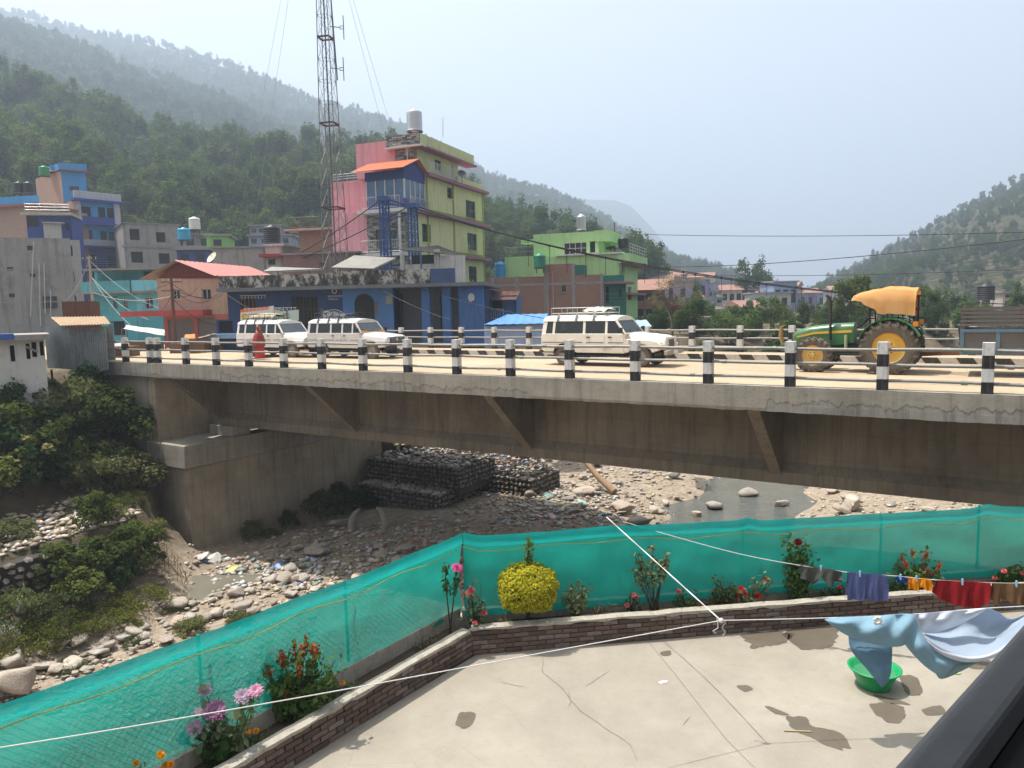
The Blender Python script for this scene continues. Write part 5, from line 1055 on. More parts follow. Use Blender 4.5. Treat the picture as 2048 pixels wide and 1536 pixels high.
# ---------------------------------------------------------------- light green house and brick building to the right
MLG = paint('light_green_wall', (.40, .64, .29), .85, .08, .2, .35, .35)
c = ony(1242, 520, 70); TG = R_(-20); F = Face(c, TG); S = Face(c, TG+math.pi/2); lg = thing('green_house', 'bright light green house with stepped roof and steel tank', 'house', (c.x, c.y, -.4)); r = lambda *z: F.rect(*Z3(*z)); ul = F.uv(1010, 540)[0]
za = F.uv(1242, 507)[1]; us1 = F.uv(1065, 540)[0]
mb = MB(); mb.obox(F.P(ul+.3, -.4, -.3), (F.d*(-ul-.6)).to_3d(), (-F.n*9).to_3d(), (0, 0, F.uv(1020, 517)[1])); mb.build('core', MLG, lg)
facade(lg, F, us1, 0, -.4, za, [], MLG); facade(lg, F, ul, us1-.01, -.4, F.uv(1040, 513)[1], [], MLG)
sd = S.uv(1275, 540)[0]; facade(lg, S, 0, sd, -.4, za-.9, [(S.rect(*Z3(1298, 545, 1318, 625)), 'win', WHT, GT), (S.rect(*Z3(1345, 740, 1378, 855)), 'win', WHT, GD, 1, 1)], MLG); slab(lg, S, -.15, sd+.8, za-.85, za, -.3, .9, MLG, 'parapet'); slab(lg, S, .05, sd+.6, za-1.0, za-.851, -.1, .85, MPU, 'eave')
slab(lg, S, .2, sd+.7, F.uv(1242, 570)[1]-.9, F.uv(1242, 570)[1]-.7, -.1, .8, MPU, 'floor_slab')
FT = Face(F.P(-2.2, 0, -1.0).to_2d(), TG); ST = Face(F.P(-2.2, 0, -1.0).to_2d(), TG+math.pi/2); rt = lambda *z: FT.rect(*Z3(*z)); ztop = FT.uv(1180, 463)[1]; ut = FT.uv(1067, 480)[0]
mb = MB(); mb.obox(FT.P(ut+.3, za-.5, -.3), (FT.d*(-ut-.6)).to_3d(), (-FT.n*5.4).to_3d(), (0, 0, ztop-za+.4)); mb.build('core', MLG, lg)
facade(lg, FT, ut, 0, za-1.5, ztop, [(rt(800, 362, 995, 462), 'win', WHT, GD, 3, 1), (rt(1022, 352, 1068, 448), 'open')], MLG); facade(lg, ST, 0, 4.6, za-.6, ztop-.9, [], MLG); slab(lg, ST, -.2, 6.0, ztop-.95, ztop+.05, -.5, .95, MLG, 'parapet')
slab(lg, FT, ut-1.3, ut, FT.uv(1060, 487)[1], FT.uv(1060, 479)[1], -1.2, .02, MLG, 'ledge'); slab(lg, F, -6.2, .2, za, za+.13, -.9, .25, WHT, 'terrace_edge'); rails(lg, S, .2, sd+.7, za, .9, .8, STEEL); rails(lg, F, ul, us1, F.uv(1040, 513)[1], .9, -.2, IRON, bars=2)
mb = MB(); q0 = ST.P(5.6, za, .2); mb.tube([q0, q0+Vector((0, 0, 3.6))], .07, 8)
for i in range(16): a = i*.42; q = q0+Vector((.75*math.cos(a), .75*math.sin(a), .2+i*.16)); mb.bar(q0+Vector((0, 0, .2+i*.16)), q, .2, .03)
mb.tube([q0+Vector((.78*math.cos(i*.42), .78*math.sin(i*.42), 1.0+i*.16)) for i in range(16)], .025, 5); tag(mb.build('spiral_staircase', IRON), 'dark iron spiral staircase on the roof of the light green house', 'staircase')
tank_px(1163, 466, 73, .45, 1.5, STEEL, 'steel water tank on the light green house', .25, True); tank_px(1247, 499, 75, .5, 1.1, BLK, 'black tank at the spiral staircase', .1)
for px, Y_ in ((1222, 74),):
    q = ony(px, 502, Y_); shrub(q.x, q.y, q.z, 2, .4, 'plant on the terrace of the light green house', None, 'terrace_plant', 'plant')
bb = ony(1207, 560, 62); F = Face(bb, R_(-14)); S = Face(bb, R_(-14)+math.pi/2); bh = thing('brick_building', 'long unplastered brick building with concrete columns behind the white jeep', 'building', (bb.x, bb.y, -.4)); ul = F.uv(972, 580)[0]; r = lambda *z: F.rect(*Z3(*z))
zt_ = F.uv(1200, 549)[1]; mb = MB(); mb.obox(F.P(ul+.3, -.4, -.3), (F.d*(-ul-.4)).to_3d(), (-F.n*6).to_3d(), (0, 0, zt_)); mb.build('core', BR2, bh)
facade(bh, F, ul, 0, -.4, zt_, [(r(780, 728, 820, 788), 'win', MCR, GD, 1)], BR); zu = F.uv(1120, 528)[1]; ua, ub = F.uv(1093, 540)[0], F.uv(1147, 540)[0]; slab(bh, F, ua, ub, zt_, zu, -3.5, -.001, BR, 'stair_tower')
for px in (985, 1034, 1092, 1147, 1204): u = F.uv(px, 580)[0]; slab(bh, F, u-.14, u+.14, -.4, (zu if px in (1092, 1147) else zt_+.05), -.1, .02, MCR, 'column')
zb = F.uv(1100, 568)[1]; slab(bh, F, ul, .05, zb-.1, zb+.1, -.1, .015, MCR, 'ring_beam')
MTL = paint('teal_wall', (.03, .16, .12), .8, .15, .2, .6); w_ = F.uv(1252, 590)[0]
facade(bh, F, .16, w_, -.4, F.uv(1230, 568)[1], [(r(1150, 740, 1185, 880), 'open'), (r(1268, 750, 1296, 840), 'win', MTL, GD)], MTL); slab(bh, F, .0, w_+.5, F.uv(1230, 568)[1], F.uv(1230, 564)[1], -2, .8, MPU, 'balcony_slab'); slab(bh, F, .05, w_*.95, F.uv(1230, 564)[1]-.02, F.uv(1230, 551)[1], .55, .7, MTL, 'balcony_parapet')
slab(bh, F, ub, ub+.9, zt_, F.uv(1155, 530)[1], -1.5, -.02, MTL, 'teal_panel'); rails(bh, F, .2, w_, F.uv(1230, 610)[1], .9, .5, IRON)
mp = flat('plastic_green', (.01, .20, .11), .4); tank_px(1080, 546, 63, .5, 1.15, mp, 'green water tank on the brick building roof', .45); tank_px(1001, 556, 74, .55, 1.6, flat('plastic_blue', (.05, .28, .6), .4), 'blue water tank at the left of the light green house', .0)
for px in (1097, 1107):
    mb = MB(); q = F.uv(px, 600); mb.tube([F.P(q[0], -.2, .12), F.P(q[0], zu-.6, .12)], .035, 6); mb.build('drain_pipe', flat('pipe_pink', (.45, .33, .3)), bh)
hu, Fh, *_ = simple('small blue hut with tin roof beside the blue office', (972, 1032), 55, R_(-8), -.4, 590, 3, MBU, [(Z3(185, 830, 275, 935), 'open'), (Z3(135, 850, 150, 935), 'open')], cap=None); mb = MB()
a_, b_ = Fh.uv(968, 594), Fh.uv(1034, 588); rows = [[Fh.P(a_[0]+(b_[0]-a_[0])*i/24, a_[1]-.3+.06*(i % 2), .9), Fh.P(a_[0]+(b_[0]-a_[0])*i/24, b_[1]+.2+.06*(i % 2), -1.8)] for i in range(25)]; mb.sheet(rows, smooth=False, th=.02); mb.build('roof_sheet', RUST, hu); rails(hu, Fh, Fh.uv(975, 630)[0], Fh.uv(1008, 630)[0], Fh.uv(990, 640)[1], .8, .3, WHT, vert=True)
# blue sheet sheds behind the far railing
def sheet_shed(label, pxl, pxr, yr, ye, yb, Y, col, inset=40):
    c = ony(pxl, ye, Y); F = Face(c, R_(-4)); t = thing('sheet_shed', label, 'shed', (c.x, c.y, -.4)); u1 = F.uv(pxr, ye)[0]; ze = F.uv(pxl, ye)[1]; zr_ = F.uv(pxl+inset, yr)[1]; m = paint('shed_'+str(pxl), col, .5, .1, .2, 1, .2, metal=.1)
    n = int(u1/.25); rows = [[F.P(u1*i/n, ze+.03*(i % 2), .4), F.P(min(u1, max(F.uv(pxl+inset, yr)[0], u1*i/n)), zr_+.03*(i % 2), -2.4)] for i in range(n+1)]; mb = MB(); mb.sheet(rows, smooth=False, th=.02); mb.build('roof_sheet', m, t)
    rows = [[F.P(u1*i/n, -.4, .02*(i % 2)), F.P(u1*i/n, ze-.08, .02*(i % 2))] for i in range(n+1)]; mb = MB(); mb.sheet(rows[::-1], smooth=False, th=.01); mb.build('wall_sheet', paint('shedw_'+str(pxl), (.42, .50, .68), .6, .1, .3, 1, .3), t)
sheet_shed('blue sheet-metal shed with pale wall behind the far railing', 968, 1094, 631, 650, 690, 46, (.10, .26, .60)); sheet_shed('small blue sheet roof right of the white jeep', 1270, 1302, 643, 655, 690, 42, (.3, .42, .66), 10)
# ================================================================ left part of the town
def sheet_roof(parent, q, n, mat, name='roof_sheet', amp=.05, th=.02, along=True):
    """Corrugated sheet between four corners q = a, b (eave), c, d (ridge); ribs run from a-b to d-c."""
    rows = [[q[0].lerp(q[1], i/n)+Vector((0, 0, amp*(i % 2))), q[3].lerp(q[2], i/n)+Vector((0, 0, amp*(i % 2)))] for i in range(n+1)]
    mb = MB(); mb.sheet(rows, smooth=False, th=th); return mb.build(name, mat, parent)
# pink house with red gable roof
MPC = paint('peach_wall', (.52, .36, .27), .85, .08, .25, .5, .4); MRD = paint('red_roof', (.50, .20, .17), .55, .12, .3, .8, .3); MMR = paint('maroon_gable', (.16, .035, .025), .85, .15, .3, 1)
c = ony(316, 600, 52); F = Face(c, R_(-4)); ph = thing('gable_house', 'peach coloured house with red sheet gable roof and shutters below', 'house', (c.x, c.y, -.4)); r = lambda *z: F.rect(*Z1(*z)); u1 = F.uv(462, 600)[0]; ze = F.uv(400, 553)[1]; za = F.uv(400, 629)[1]
mb = MB(); mb.obox(F.P(.3, -.4, -.3), (F.d*(u1-.6)).to_3d(), (-F.n*9).to_3d(), (0, 0, ze+.3)); mb.build('core', MPC, ph)
facade(ph, F, 0, u1, za, ze, [(r(1103, 960, 1150, 1020), 'win', WHT, GD, 1), (r(1292, 952, 1350, 1020), 'win', WHT, GD, 1)], MPC)
sg = paint('shutter_grey', (.20, .20, .19), .6, .1, .4, 1, .3)
facade(ph, F, .3, u1, -.4, za, [(r(1078, 1145, 1240, 1330), 'shut', sg), (r(1268, 1135, 1385, 1330), 'shut', sg)], paint('wall_coral', (.46, .14, .11), .8, .15, .3, 1))
S = Face(F.P(u1, 0).to_2d(), R_(86)); facade(ph, S, 0, 9, za, ze, [], MPC)
slab(ph, F, -2.0, u1-1.4, za-.05, za+.32, -.1, 1.3, paint('red_canopy', (.42, .07, .06), .7, .15, .4, 1), 'canopy')
A = F.P(*F.uv(*Z1(1150, 775)), .7); Bk = A+(-F.n*9.6).to_3d()+(F.d*1.2).to_3d(); zE = F.uv(*Z1(1400, 872))[1]
Cr = F.P(*F.uv(*Z1(1405, 874)), .7); Dr = Cr+(-F.n*9.6).to_3d()+(F.d*1.2).to_3d(); El = F.P(*F.uv(*Z1(922, 897)), .7); Gl = El+(-F.n*9.6).to_3d()+(F.d*1.2).to_3d()
sheet_roof(ph, (Cr, Dr, Bk, A), 34, MRD); sheet_roof(ph, (Gl, El, A, Bk), 34, paint('roof_underside', (.36, .30, .22), .8))
mb = MB(); mb.poly([F.P(.1, ze-.05, .02)]+[Vector(q)-(F.n*.55).to_3d()-Vector((0, 0, .12)) for q in (El+(F.d*1.2).to_3d()+Vector((0, 0, .35)), A, Cr)], (-F.n*.06).to_3d()); mb.build('gable', MMR, ph)
# turquoise house with balcony
MTQ = paint('turquoise', (.10, .42, .48), .8, .12, .3, .5, .5); MTQ2 = paint('turquoise_light', (.20, .56, .66), .8, .1, .25, .5, .4)
c = ony(272, 600, 66); F = Face(c, R_(3)); F2 = Face(c, R_(-14)); tq = thing('turquoise_house', 'turquoise two-storey house with a long stained balcony', 'house', (c.x, c.y, -.4)); u0 = F2.uv(184, 590)[0]; u1 = F.uv(322, 590)[0]; r = lambda *z: F.rect(*Z1(*z)); r2 = lambda *z: F2.rect(*Z1(*z)); zb = F.uv(272, 583)[1]; zt_ = F.uv(290, 540)[1]; zf = F.uv(272, 632)[1]
mb = MB(); mb.obox(F.P(-3.6, -.4, -1.0), (F.d*(u1+3.0)).to_3d(), (-F.n*6).to_3d(), (0, 0, zt_+.4)); mb.build('core', MTQ, tq)
facade(tq, F2, u0, 0, zf, zb, [(r2(660, 1020, 692, 1085), 'win', WHT, GD, 1), (r2(785, 1015, 815, 1080), 'win', WHT, GD), (r2(725, 1000, 752, 1080), 'door', IRON)], MTQ); facade(tq, F, .01, u1, zf, zb, [(r(928, 1008, 980, 1082), 'win', WHT, GD, 1)], MTQ2)
facade(tq, F2, u0, -.02, -.4, zf, [(r2(600, 1155, 660, 1250), 'shut', sg), (r2(700, 1160, 800, 1250), 'open')], MTQ); facade(tq, F, .02, u1, -.4, zf, [], MTQ)
FB_ = Face(F.P(0, 0, -.7).to_2d(), R_(3)); FC_ = Face(F.P(0, 0, -.7).to_2d(), R_(-14)); facade(tq, FB_, .01, u1, zb, zt_, [(FB_.rect(*Z1(920, 840, 975, 905)), 'open')], MTQ); facade(tq, FC_, u0, 0, zb, zt_, [(FC_.rect(*Z1(805, 880, 840, 920)), 'win', WHT, GD), (FC_.rect(*Z1(690, 868, 748, 925)), 'open')], MTQ)
for G, a, b in ((F2, u0-.4, .05), (F, 0, u1)): slab(tq, G, a, b, zb-.12, zb+.04, -.8, .75, MCR, 'balcony_slab'); slab(tq, G, a, b, zb+.045, zb+.95, .58, .7, MTQ2 if G is F else MTQ, 'balcony_parapet')
slab(tq, F, -4.2, u1+.3, zt_, zt_+.14, -5, .8, MCR, 'roof_slab')
# grey unfinished house
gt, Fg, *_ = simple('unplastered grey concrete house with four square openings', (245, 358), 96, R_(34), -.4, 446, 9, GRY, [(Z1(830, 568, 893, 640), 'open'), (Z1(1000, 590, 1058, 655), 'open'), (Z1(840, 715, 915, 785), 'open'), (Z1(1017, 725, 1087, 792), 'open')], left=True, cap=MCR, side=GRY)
q = Fg.rect(*Z1(780, 675, 1145, 690)); slab(gt, Fg, q[0], q[1]-.1, q[2], q[3], 0, .12, MCR, 'string_course'); q = Fg.rect(*Z1(940, 555, 955, 672)); slab(gt, Fg, q[0], q[1], q[2], q[3], 0, .1, MCR, 'column')
# tall blue house with grey tile panels
MBW = paint('bright_blue', (.06, .30, .62), .7, .12, .25, .6); MNV = paint('navy_blue', (.03, .055, .28), .7, .15, .25, .6); tl = paint('grey_tile', (.40, .42, .45), .55, .1, .25, 1.2, .35)
c = ony(155, 480, 100); F = Face(c, R_(52)); S = Face(c, R_(52-90)); th_ = thing('tiled_house', 'tall blue house with grey tile panels and red-capped stair tower', 'house', (c.x, c.y, -.4)); u1 = F.uv(244, 480)[0]; r = lambda *z: F.rect(*Z1(*z)); zt_ = F.uv(155, 398)[1]
uL = S.uv(72, 400)[0]
mb = MB(); mb.obox(F.P(.3, -.4, -.9), (F.d*(u1-.6)).to_3d(), (-F.n*7).to_3d(), (0, 0, zt_+.3)); mb.build('core', BR3, th_)
FR_ = Face(F.P(0, 0, -.6).to_2d(), R_(52)); rr_ = lambda *z: FR_.rect(*Z1(*z))
lv = [F.uv(160, y)[1] for y in (398, 446, 492, 536, 585)]
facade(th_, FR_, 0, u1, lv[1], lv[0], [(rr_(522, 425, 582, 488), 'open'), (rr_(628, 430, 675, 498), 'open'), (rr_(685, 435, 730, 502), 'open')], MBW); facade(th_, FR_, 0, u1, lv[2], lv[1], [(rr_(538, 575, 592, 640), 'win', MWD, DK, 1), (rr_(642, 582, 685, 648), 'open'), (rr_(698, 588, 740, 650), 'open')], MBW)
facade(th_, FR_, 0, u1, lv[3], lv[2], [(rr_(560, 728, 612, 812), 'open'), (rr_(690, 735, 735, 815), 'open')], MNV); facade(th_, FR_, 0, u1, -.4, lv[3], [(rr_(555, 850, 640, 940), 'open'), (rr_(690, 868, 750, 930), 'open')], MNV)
n = 0
for i in range(4):
    zb_, zt2 = lv[i+1] if i < 3 else lv[4], lv[i]
    for a, b in ((.0, .75), (u1-.75, u1)):
        for j in range(5): h = (zt2-zb_)/5; slab(th_, F, a+.01, b-.01, zb_+h*j+.015, zb_+h*(j+1)-.015, -.12, 0, tl, 'tile_panel')
    slab(th_, F, .74, u1-.74, zb_+.12, zb_+.95, -.5, -.08, (MNV if i in (0, 3) else tl), 'balcony_parapet') if i < 2 else rails(th_, F, .8, u1-.8, zb_+.1, .9, -.2, STEEL)
    slab(th_, F, -.15, u1+.2, zb_-.12, zb_+.11, -.7, .45, MNV, 'ledge')
slab(th_, F, -.25, u1+.3, lv[0]-.25, lv[0]+.05, -.7, .6, MNV, 'ledge')
for j in range(9): w_ = (u1+.3)/9; slab(th_, F, -.15+w_*j+.01, -.15+w_*(j+1)-.01, lv[0]+.05, lv[0]+1.05, .1, .3, tl, 'tile_panel')
facade(th_, S, uL, -.01, -.4, zt_-.3, [], BR3); mb = MB(); mb.obox(S.P(uL, -.4, -.3), (S.d*(-uL-1.0)).to_3d(), (-S.n*6).to_3d(), (0, 0, zt_-.2)); mb.build('core', BR3, th_)
FT = Face(S.P(S.uv(125, 380)[0], 0).to_2d(), R_(30)); ST_ = Face(FT.p, R_(-38)); zpt = FT.uv(125, 342)[1]; w_ = FT.uv(173, 370)[0]
facade(th_, FT, 0, w_, zt_-.6, zpt, [(FT.rect(*Z1(445, 295, 505, 325)), 'win', MWD, GD, 1)], MBW); facade(th_, ST_, ST_.uv(72, 370)[0], -.01, zt_-.6, zpt, [], BR3); mb = MB(); mb.obox(FT.P(.2, zt_-1, -.3), (FT.d*(w_-.3)).to_3d(), (-FT.n*4).to_3d(), (0, 0, zpt-zt_+.9)); mb.build('core', MBW, th_)
slab(th_, FT, -.3, w_+.4, zpt, zpt+.15, -4, .6, paint('rust_slab', (.3, .11, .07)), 'roof_slab'); slab(th_, FT, -.25, w_+.2, zpt+.15, zpt+1.0, .2, .4, MBW, 'parapet'); slab(th_, ST_, ST_.uv(90, 340)[0], -.2, zpt+.16, zpt+.99, -.1, .1, MBW, 'parapet')
q = ony(118, 341, 102); slab(th_, FT, -1.2, .8, zpt+1, FT.uv(118, 340)[1], -3.2, -1.6, MBW, 'stair_hood'); zz = FT.uv(118, 340)[1]
mb = MB(); b_ = [FT.P(-1.5, zz, -3.5), FT.P(1.1, zz, -3.5), FT.P(1.1, zz, -1.3), FT.P(-1.5, zz, -1.3)]; ap = FT.P(-.2, zz+.75, -2.4); mb.add(b_+[ap], [(0, 1, 4), (1, 2, 4), (2, 3, 4), (3, 0, 4), (3, 2, 1, 0)]); mb.build('pyramid_roof', paint('red_cap', (.38, .10, .08)), th_)
tank_px(89, 353, 100, .62, 1.25, flat('plastic_green2', (.02, .25, .06), .4), 'green water tank on the tall blue house', .1)
# brick house with blue parapet and two black tanks, far left
t, F, S, u0, u1, z0, z1 = simple('brick house with bright blue parapet and two black tanks', (-90, 80), 94, R_(-10), -.4, 412, 8, BR3, cap=None); slab(t, F, u0, u1+.4, z1, z1+.25, -6, .8, paint('rust_slab', (.3, .11, .07)), 'roof_slab'); slab(t, F, u0, u1+.3, z1+.25, z1+1.2, .45, .65, MBW, 'parapet')
for px, lb in ((39, 'left black water tank above the blue parapet'), (58, 'right black water tank above the blue parapet')): tank_px(px, 388, 95, .6, 1.35, BLK, lb, .15)
t, F, S, u0, u1, z0, z1 = simple('navy blue shopfront storey with a sloping pale roof edge', (52, 141), 90, R_(16), -.4, 432, 5, MNV, [(Z1(170, 485, 245, 555), 'open'), (Z1(420, 530, 460, 578), 'open')], cap=None); slab(t, F, u0-.3, u1+.3, z1, z1+.3, -4, .9, paint('pale_edge', (.50, .45, .36)), 'roof_slab'); rails(t, F, u0, u1, z1+.3, 1.0, .3, STEEL)
# grey concrete house with pipes
hs = [(Z1(172, 676, 215, 706), 'open'), (Z1(43, 813, 85, 836), 'open'), (Z1(192, 855, 228, 876), 'open'), (Z1(55, 982, 95, 1006), 'open'), (Z1(272, 1000, 368, 1080), 'win', MWD, GD, 2)]
t, F, S, u0, u1, z0, z1 = simple('big weathered grey concrete house with tiny windows at the left edge', (-130, 139), 84, R_(24), -.4, 473, 9, paint('weathered_grey', (.33, .315, .29), .95, .35, .7, .22, .9), hs, left=True, cap=None, side=GRY)
G = Face(F.P(F.uv(139, 500)[0]+.01, 0).to_2d(), R_(48)); ug = G.uv(164, 540)[0]; zg = G.uv(150, 480)[1]
facade(t, G, 0, ug, -.4, zg, [(G.rect(*Z1(424, 838, 484, 910)), 'win', WHT, GB), (G.rect(*Z1(436, 995, 490, 1030)), 'open'), (G.rect(*Z1(450, 676, 466, 742)), 'open')], paint('panel_grey', (.40, .38, .355), .9, .25, .4, 1.4, .5))
slab(t, F, F.uv(87, 460)[0], F.uv(122, 460)[0], z1, F.uv(100, 446)[1], -2, -.05, PWH, 'roof_hut'); q = F.rect(*Z1(270, 527, 408, 540)); slab(t, F, q[0], q[1], q[3]-.1, q[3], -2.3, .4, PWH, 'hut_roof')
for y_ in (540, 605): zq = F.uv(60, y_)[1]; slab(t, F, u0, u1, zq, zq+.12, .0, .025, MCR, 'string_course')
q = F.uv(42, 560)[0]; slab(t, F, q, q+.35, -.4, z1, 0, .03, MCR, 'column')
mpp = flat('pipe_white', (.5, .49, .46))
for a, b in ((((218, 650)), (198, 1130)), ((252, 790), (262, 1190)), ((283, 785), (292, 1110)), ((325, 960), (328, 1130))): pa, pb = F.uv(*Z1(*a)), F.uv(*Z1(*b)); mb = MB(); mb.tube([F.P(*pa, .25), F.P(*pb, .25)], .06, 6); mb.build('drain_pipe', mpp, t)
# rust-brown steel box, corrugated hut on stilts, white house on the left bank
c = ony(125, 636, 42); F = Face(c, R_(2)); t = thing('steel_box', 'rust-brown steel cabinet with two doors behind the corrugated hut', 'cabinet', (c.x, c.y, 0)); q = F.rect(*Z1(398, 1033, 570, 1135)); slab(t, F, q[0], q[1], -.4, q[3], -1.2, 0, RUST, 'body'); m = (q[0]+q[1])/2
for a, b in ((q[0]+.04, m-.02), (m+.02, q[1]-.04)): slab(t, F, a, b, q[2]+.05, q[3]-.08, .002, .03, RUST, 'door')
TIN = N('corrugated_tin'); co = TIN.coord(); st = TIN.noise(TIN.coord('Object', (3, 3, .25)), 1.6, 6, .7)
cc = TIN.ramp(TIN.noise(co, .8, 6, .7), [(.35, (.20, .22, .23)), (.6, (.31, .34, .35)), (.75, (.38, .40, .40))]); cc = TIN.mix(TIN.math('MULTIPLY', TIN.ramp(st, [(.52, (0, 0, 0)), (.7, (1, 1, 1))]), .55), cc, (.13, .085, .055)); TIN = TIN.done(TIN.bsdf(cc, .6, .25, TIN.noise(co, 20, 3), .1, .01, .4))
hut = thing('tin_hut', 'corrugated tin hut on stilts beside the bridge approach', 'hut', B(-36, -1.6, -3))
FH = Face(ony(142, 740, 33).to_2d(), R_(14)); FL = Face(FH.p, R_(-36)); z0, z1 = FH.uv(180, 744)[1], FH.uv(180, 655)[1]; uh = FH.uv(215, 700)[0]; ul = FL.uv(92, 700)[0]
def corr(parent, F, u0, u1, z0, z1, mat, off=0, p=.085, a=.016, name='wall_sheet', lap=None):
    n = max(4, int((u1-u0)/p*2)); rows = [[F.P(u0+(u1-u0)*i/n, z0, off+a*(1 if i % 2 else -1)) for i in range(n+1)], [F.P(u0+(u1-u0)*i/n, z1, off+a*(1 if i % 2 else -1)) for i in range(n+1)]]
    mb = MB(); mb.sheet(rows, smooth=False, th=.006); return mb.build(name, mat, parent)
corr(hut, FH, 0, uh*.5, z0, z1, TIN); corr(hut, FH, uh*.48, uh, z0+.05, z1, TIN, .02); q = FH.rect(*zsc((430, 310, 512, 465), 0, 560, 2.56)); corr(hut, FH, q[0], q[1], z0+.02, q[3], TIN, .05); corr(hut, FL, ul, 0, z0+.15, z1+.1, TIN)
mb = MB(); mb.obox(FH.P(.1, z0+.05, -.1), (FH.d*(uh-.2)).to_3d(), (-FH.n*2.0).to_3d(), (0, 0, .08)); mb.build('floor', MWD, hut); mb = MB(); mb.obox(FH.P(.1, z0+.1, -1.6), (FH.d*(uh-.2)).to_3d(), (-FH.n*.03).to_3d(), (0, 0, z1-z0-.1)); mb.build('back_wall', TIN, hut); mb = MB(); mb.obox(FH.P(uh-.03, z0+.1, -.05), (FH.d*.02).to_3d(), Vector((-.75, 1.3, 0)), (0, 0, z1-z0-.1)); mb.build('side_wall', TIN, hut)
e = [FH.P(*FH.uv(*zsc(z, 0, 560, 2.56)), o_) for z, o_ in (((335, 236), .55), ((585, 228), .55))]; e2 = [FH.P(*FH.uv(*zsc(z, 0, 560, 2.56)), -2.1) for z in ((470, 192), (175, 196))]
sheet_roof(hut, (e[0], e[1], e2[0], e2[1]), 34, paint('tin_rusty', (.36, .25, .15), .7, .25, .4, 1.2, .2), amp=.035)
for u, o_ in ((.15, -.1), (uh-.2, -.1), (.15, -1.5), (uh*.5, -.1), (ul*.5, -1.2)):
    b = FH.P(u, 0, o_); g = gz_at(b.x, b.y)-.2; mb = MB(); mb.tube([(b.x, b.y, g), (b.x, b.y, z0+.1)], .05, 8); mb.build('stilt', RUST, hut)
WH = paint('whitewash', (.60, .59, .56), .85, .12, .35, .5, .6)
FW = Face(ony(30, 760, 30).to_2d(), R_(33)); u0 = FW.uv(-60, 760)[0]; u1 = FW.uv(93, 740)[0]; wh = thing('white_house', 'low whitewashed house with slit windows above the river bank', 'house', FW.P(0, -3)); z1 = FW.uv(50, 680)[1]; zb = FW.uv(30, 850)[1]; r = lambda *z: FW.rect(*zsc(z, 0, 560, 2.56))
mb = MB(); mb.obox(FW.P(u0, zb-.2, -.3), (FW.d*(u1-u0-.3)).to_3d(), (-FW.n*3).to_3d(), (0, 0, z1-zb+.2)); mb.build('core', WH, wh)
facade(wh, FW, u0, u1, zb, z1, [(r(52, 335, 76, 418), 'open'), (r(134, 325, 154, 405), 'open'), (r(163, 318, 188, 395), 'open'), (r(204, 315, 224, 388), 'open')], WH)
mb = MB(); mb.obox(FW.P(u0, z1, .5), (FW.d*(u1-u0+.2)).to_3d(), (-FW.n*4).to_3d(), (0, 0, .22)); mb.build('roof_slab', MCR, wh); q = r(0, 275, 72, 305); slab(wh, FW, u0, q[1], q[2], q[3], .15, .52, paint('blue_fascia', (.05, .13, .42)), 'fascia')
mb = MB(); mb.bar(FW.P(*FW.uv(*zsc((135, 340), 0, 560, 2.56)), .1), FW.P(*FW.uv(*zsc((190, 366), 0, 560, 2.56)), .35), .08, .06); mb.build('plank', MCR, wh)
mb = MB(); mb.obox(FW.P(u0, zb-3.4, .1), (FW.d*(u1-u0-.1)).to_3d(), (-FW.n*2.5).to_3d(), (0, 0, 3.4)); mb.build('plinth', paint('plinth_dark', (.13, .12, .105), .95, .35, .6, .6, .8), wh)
# billboard behind the first jeep
F = Face(ony(483, 640, 42).to_2d(), R_(-6)); bd = thing('billboard', 'white billboard with orange headline strip behind the left jeep', 'billboard', F.P(1.5, -.4)); Zb = lambda *z: zsc(z, 440, 580, 4.452)
mb = MB(); pts = [F.P(*F.uv(*Zb(*z)), 0) for z in ((182, 395), (475, 395), (475, 140), (182, 178))]; mb.poly(pts, (-F.n*.06).to_3d()); pl = mb.build('panel', flat('board_white', (.62, .62, .60)), bd)
mb = MB(); pts = [F.P(*F.uv(*Zb(*z)), .01) for z in ((182, 200), (438, 172), (438, 145), (182, 176))]; mb.poly(pts, (F.n*.01).to_3d()); mb.build('headline_strip', flat('board_orange', (.55, .13, .05)), pl)
mb = MB(); pts = [F.P(*F.uv(*Zb(*z)), -.1) for z in ((480, 290), (693, 270), (693, 175), (480, 195))]; mb.poly(pts, (-F.n*.05).to_3d()); mb.build('panel', flat('board_pale_green', (.42, .55, .50)), bd)
yl = flat('board_yellow', (.65, .42, .08))
for y in (210, 262): q = F.rect(*Zb(188, y, 245, y+48)); mb = MB(); mb.poly([F.P((q[0]+q[1])/2+(q[1]-q[0])*.5*math.cos(a), (q[2]+q[3])/2+(q[3]-q[2])*.5*math.sin(a), .012) for a in np.linspace(0, 6, 14)], (F.n*.008).to_3d()); mb.build('printed_patch', yl, pl)
script_line(F, 487, 617.5, 14, .16, flat('board_text', (.75, .7, .65)), pl, .022, 'lettering', .22)
for y in (628, 636, 644, 652, 660): script_line(F, 502, y, 10, .09, flat('board_ink', (.12, .12, .14)), pl, .012, 'lettering', .11)
for u in (.2, 2.6, 4.6): mb = MB(); mb.tube([F.P(u, -.45, -.12), F.P(u, 2.2, -.12)], .05, 6); mb.build('post', IRON, bd)
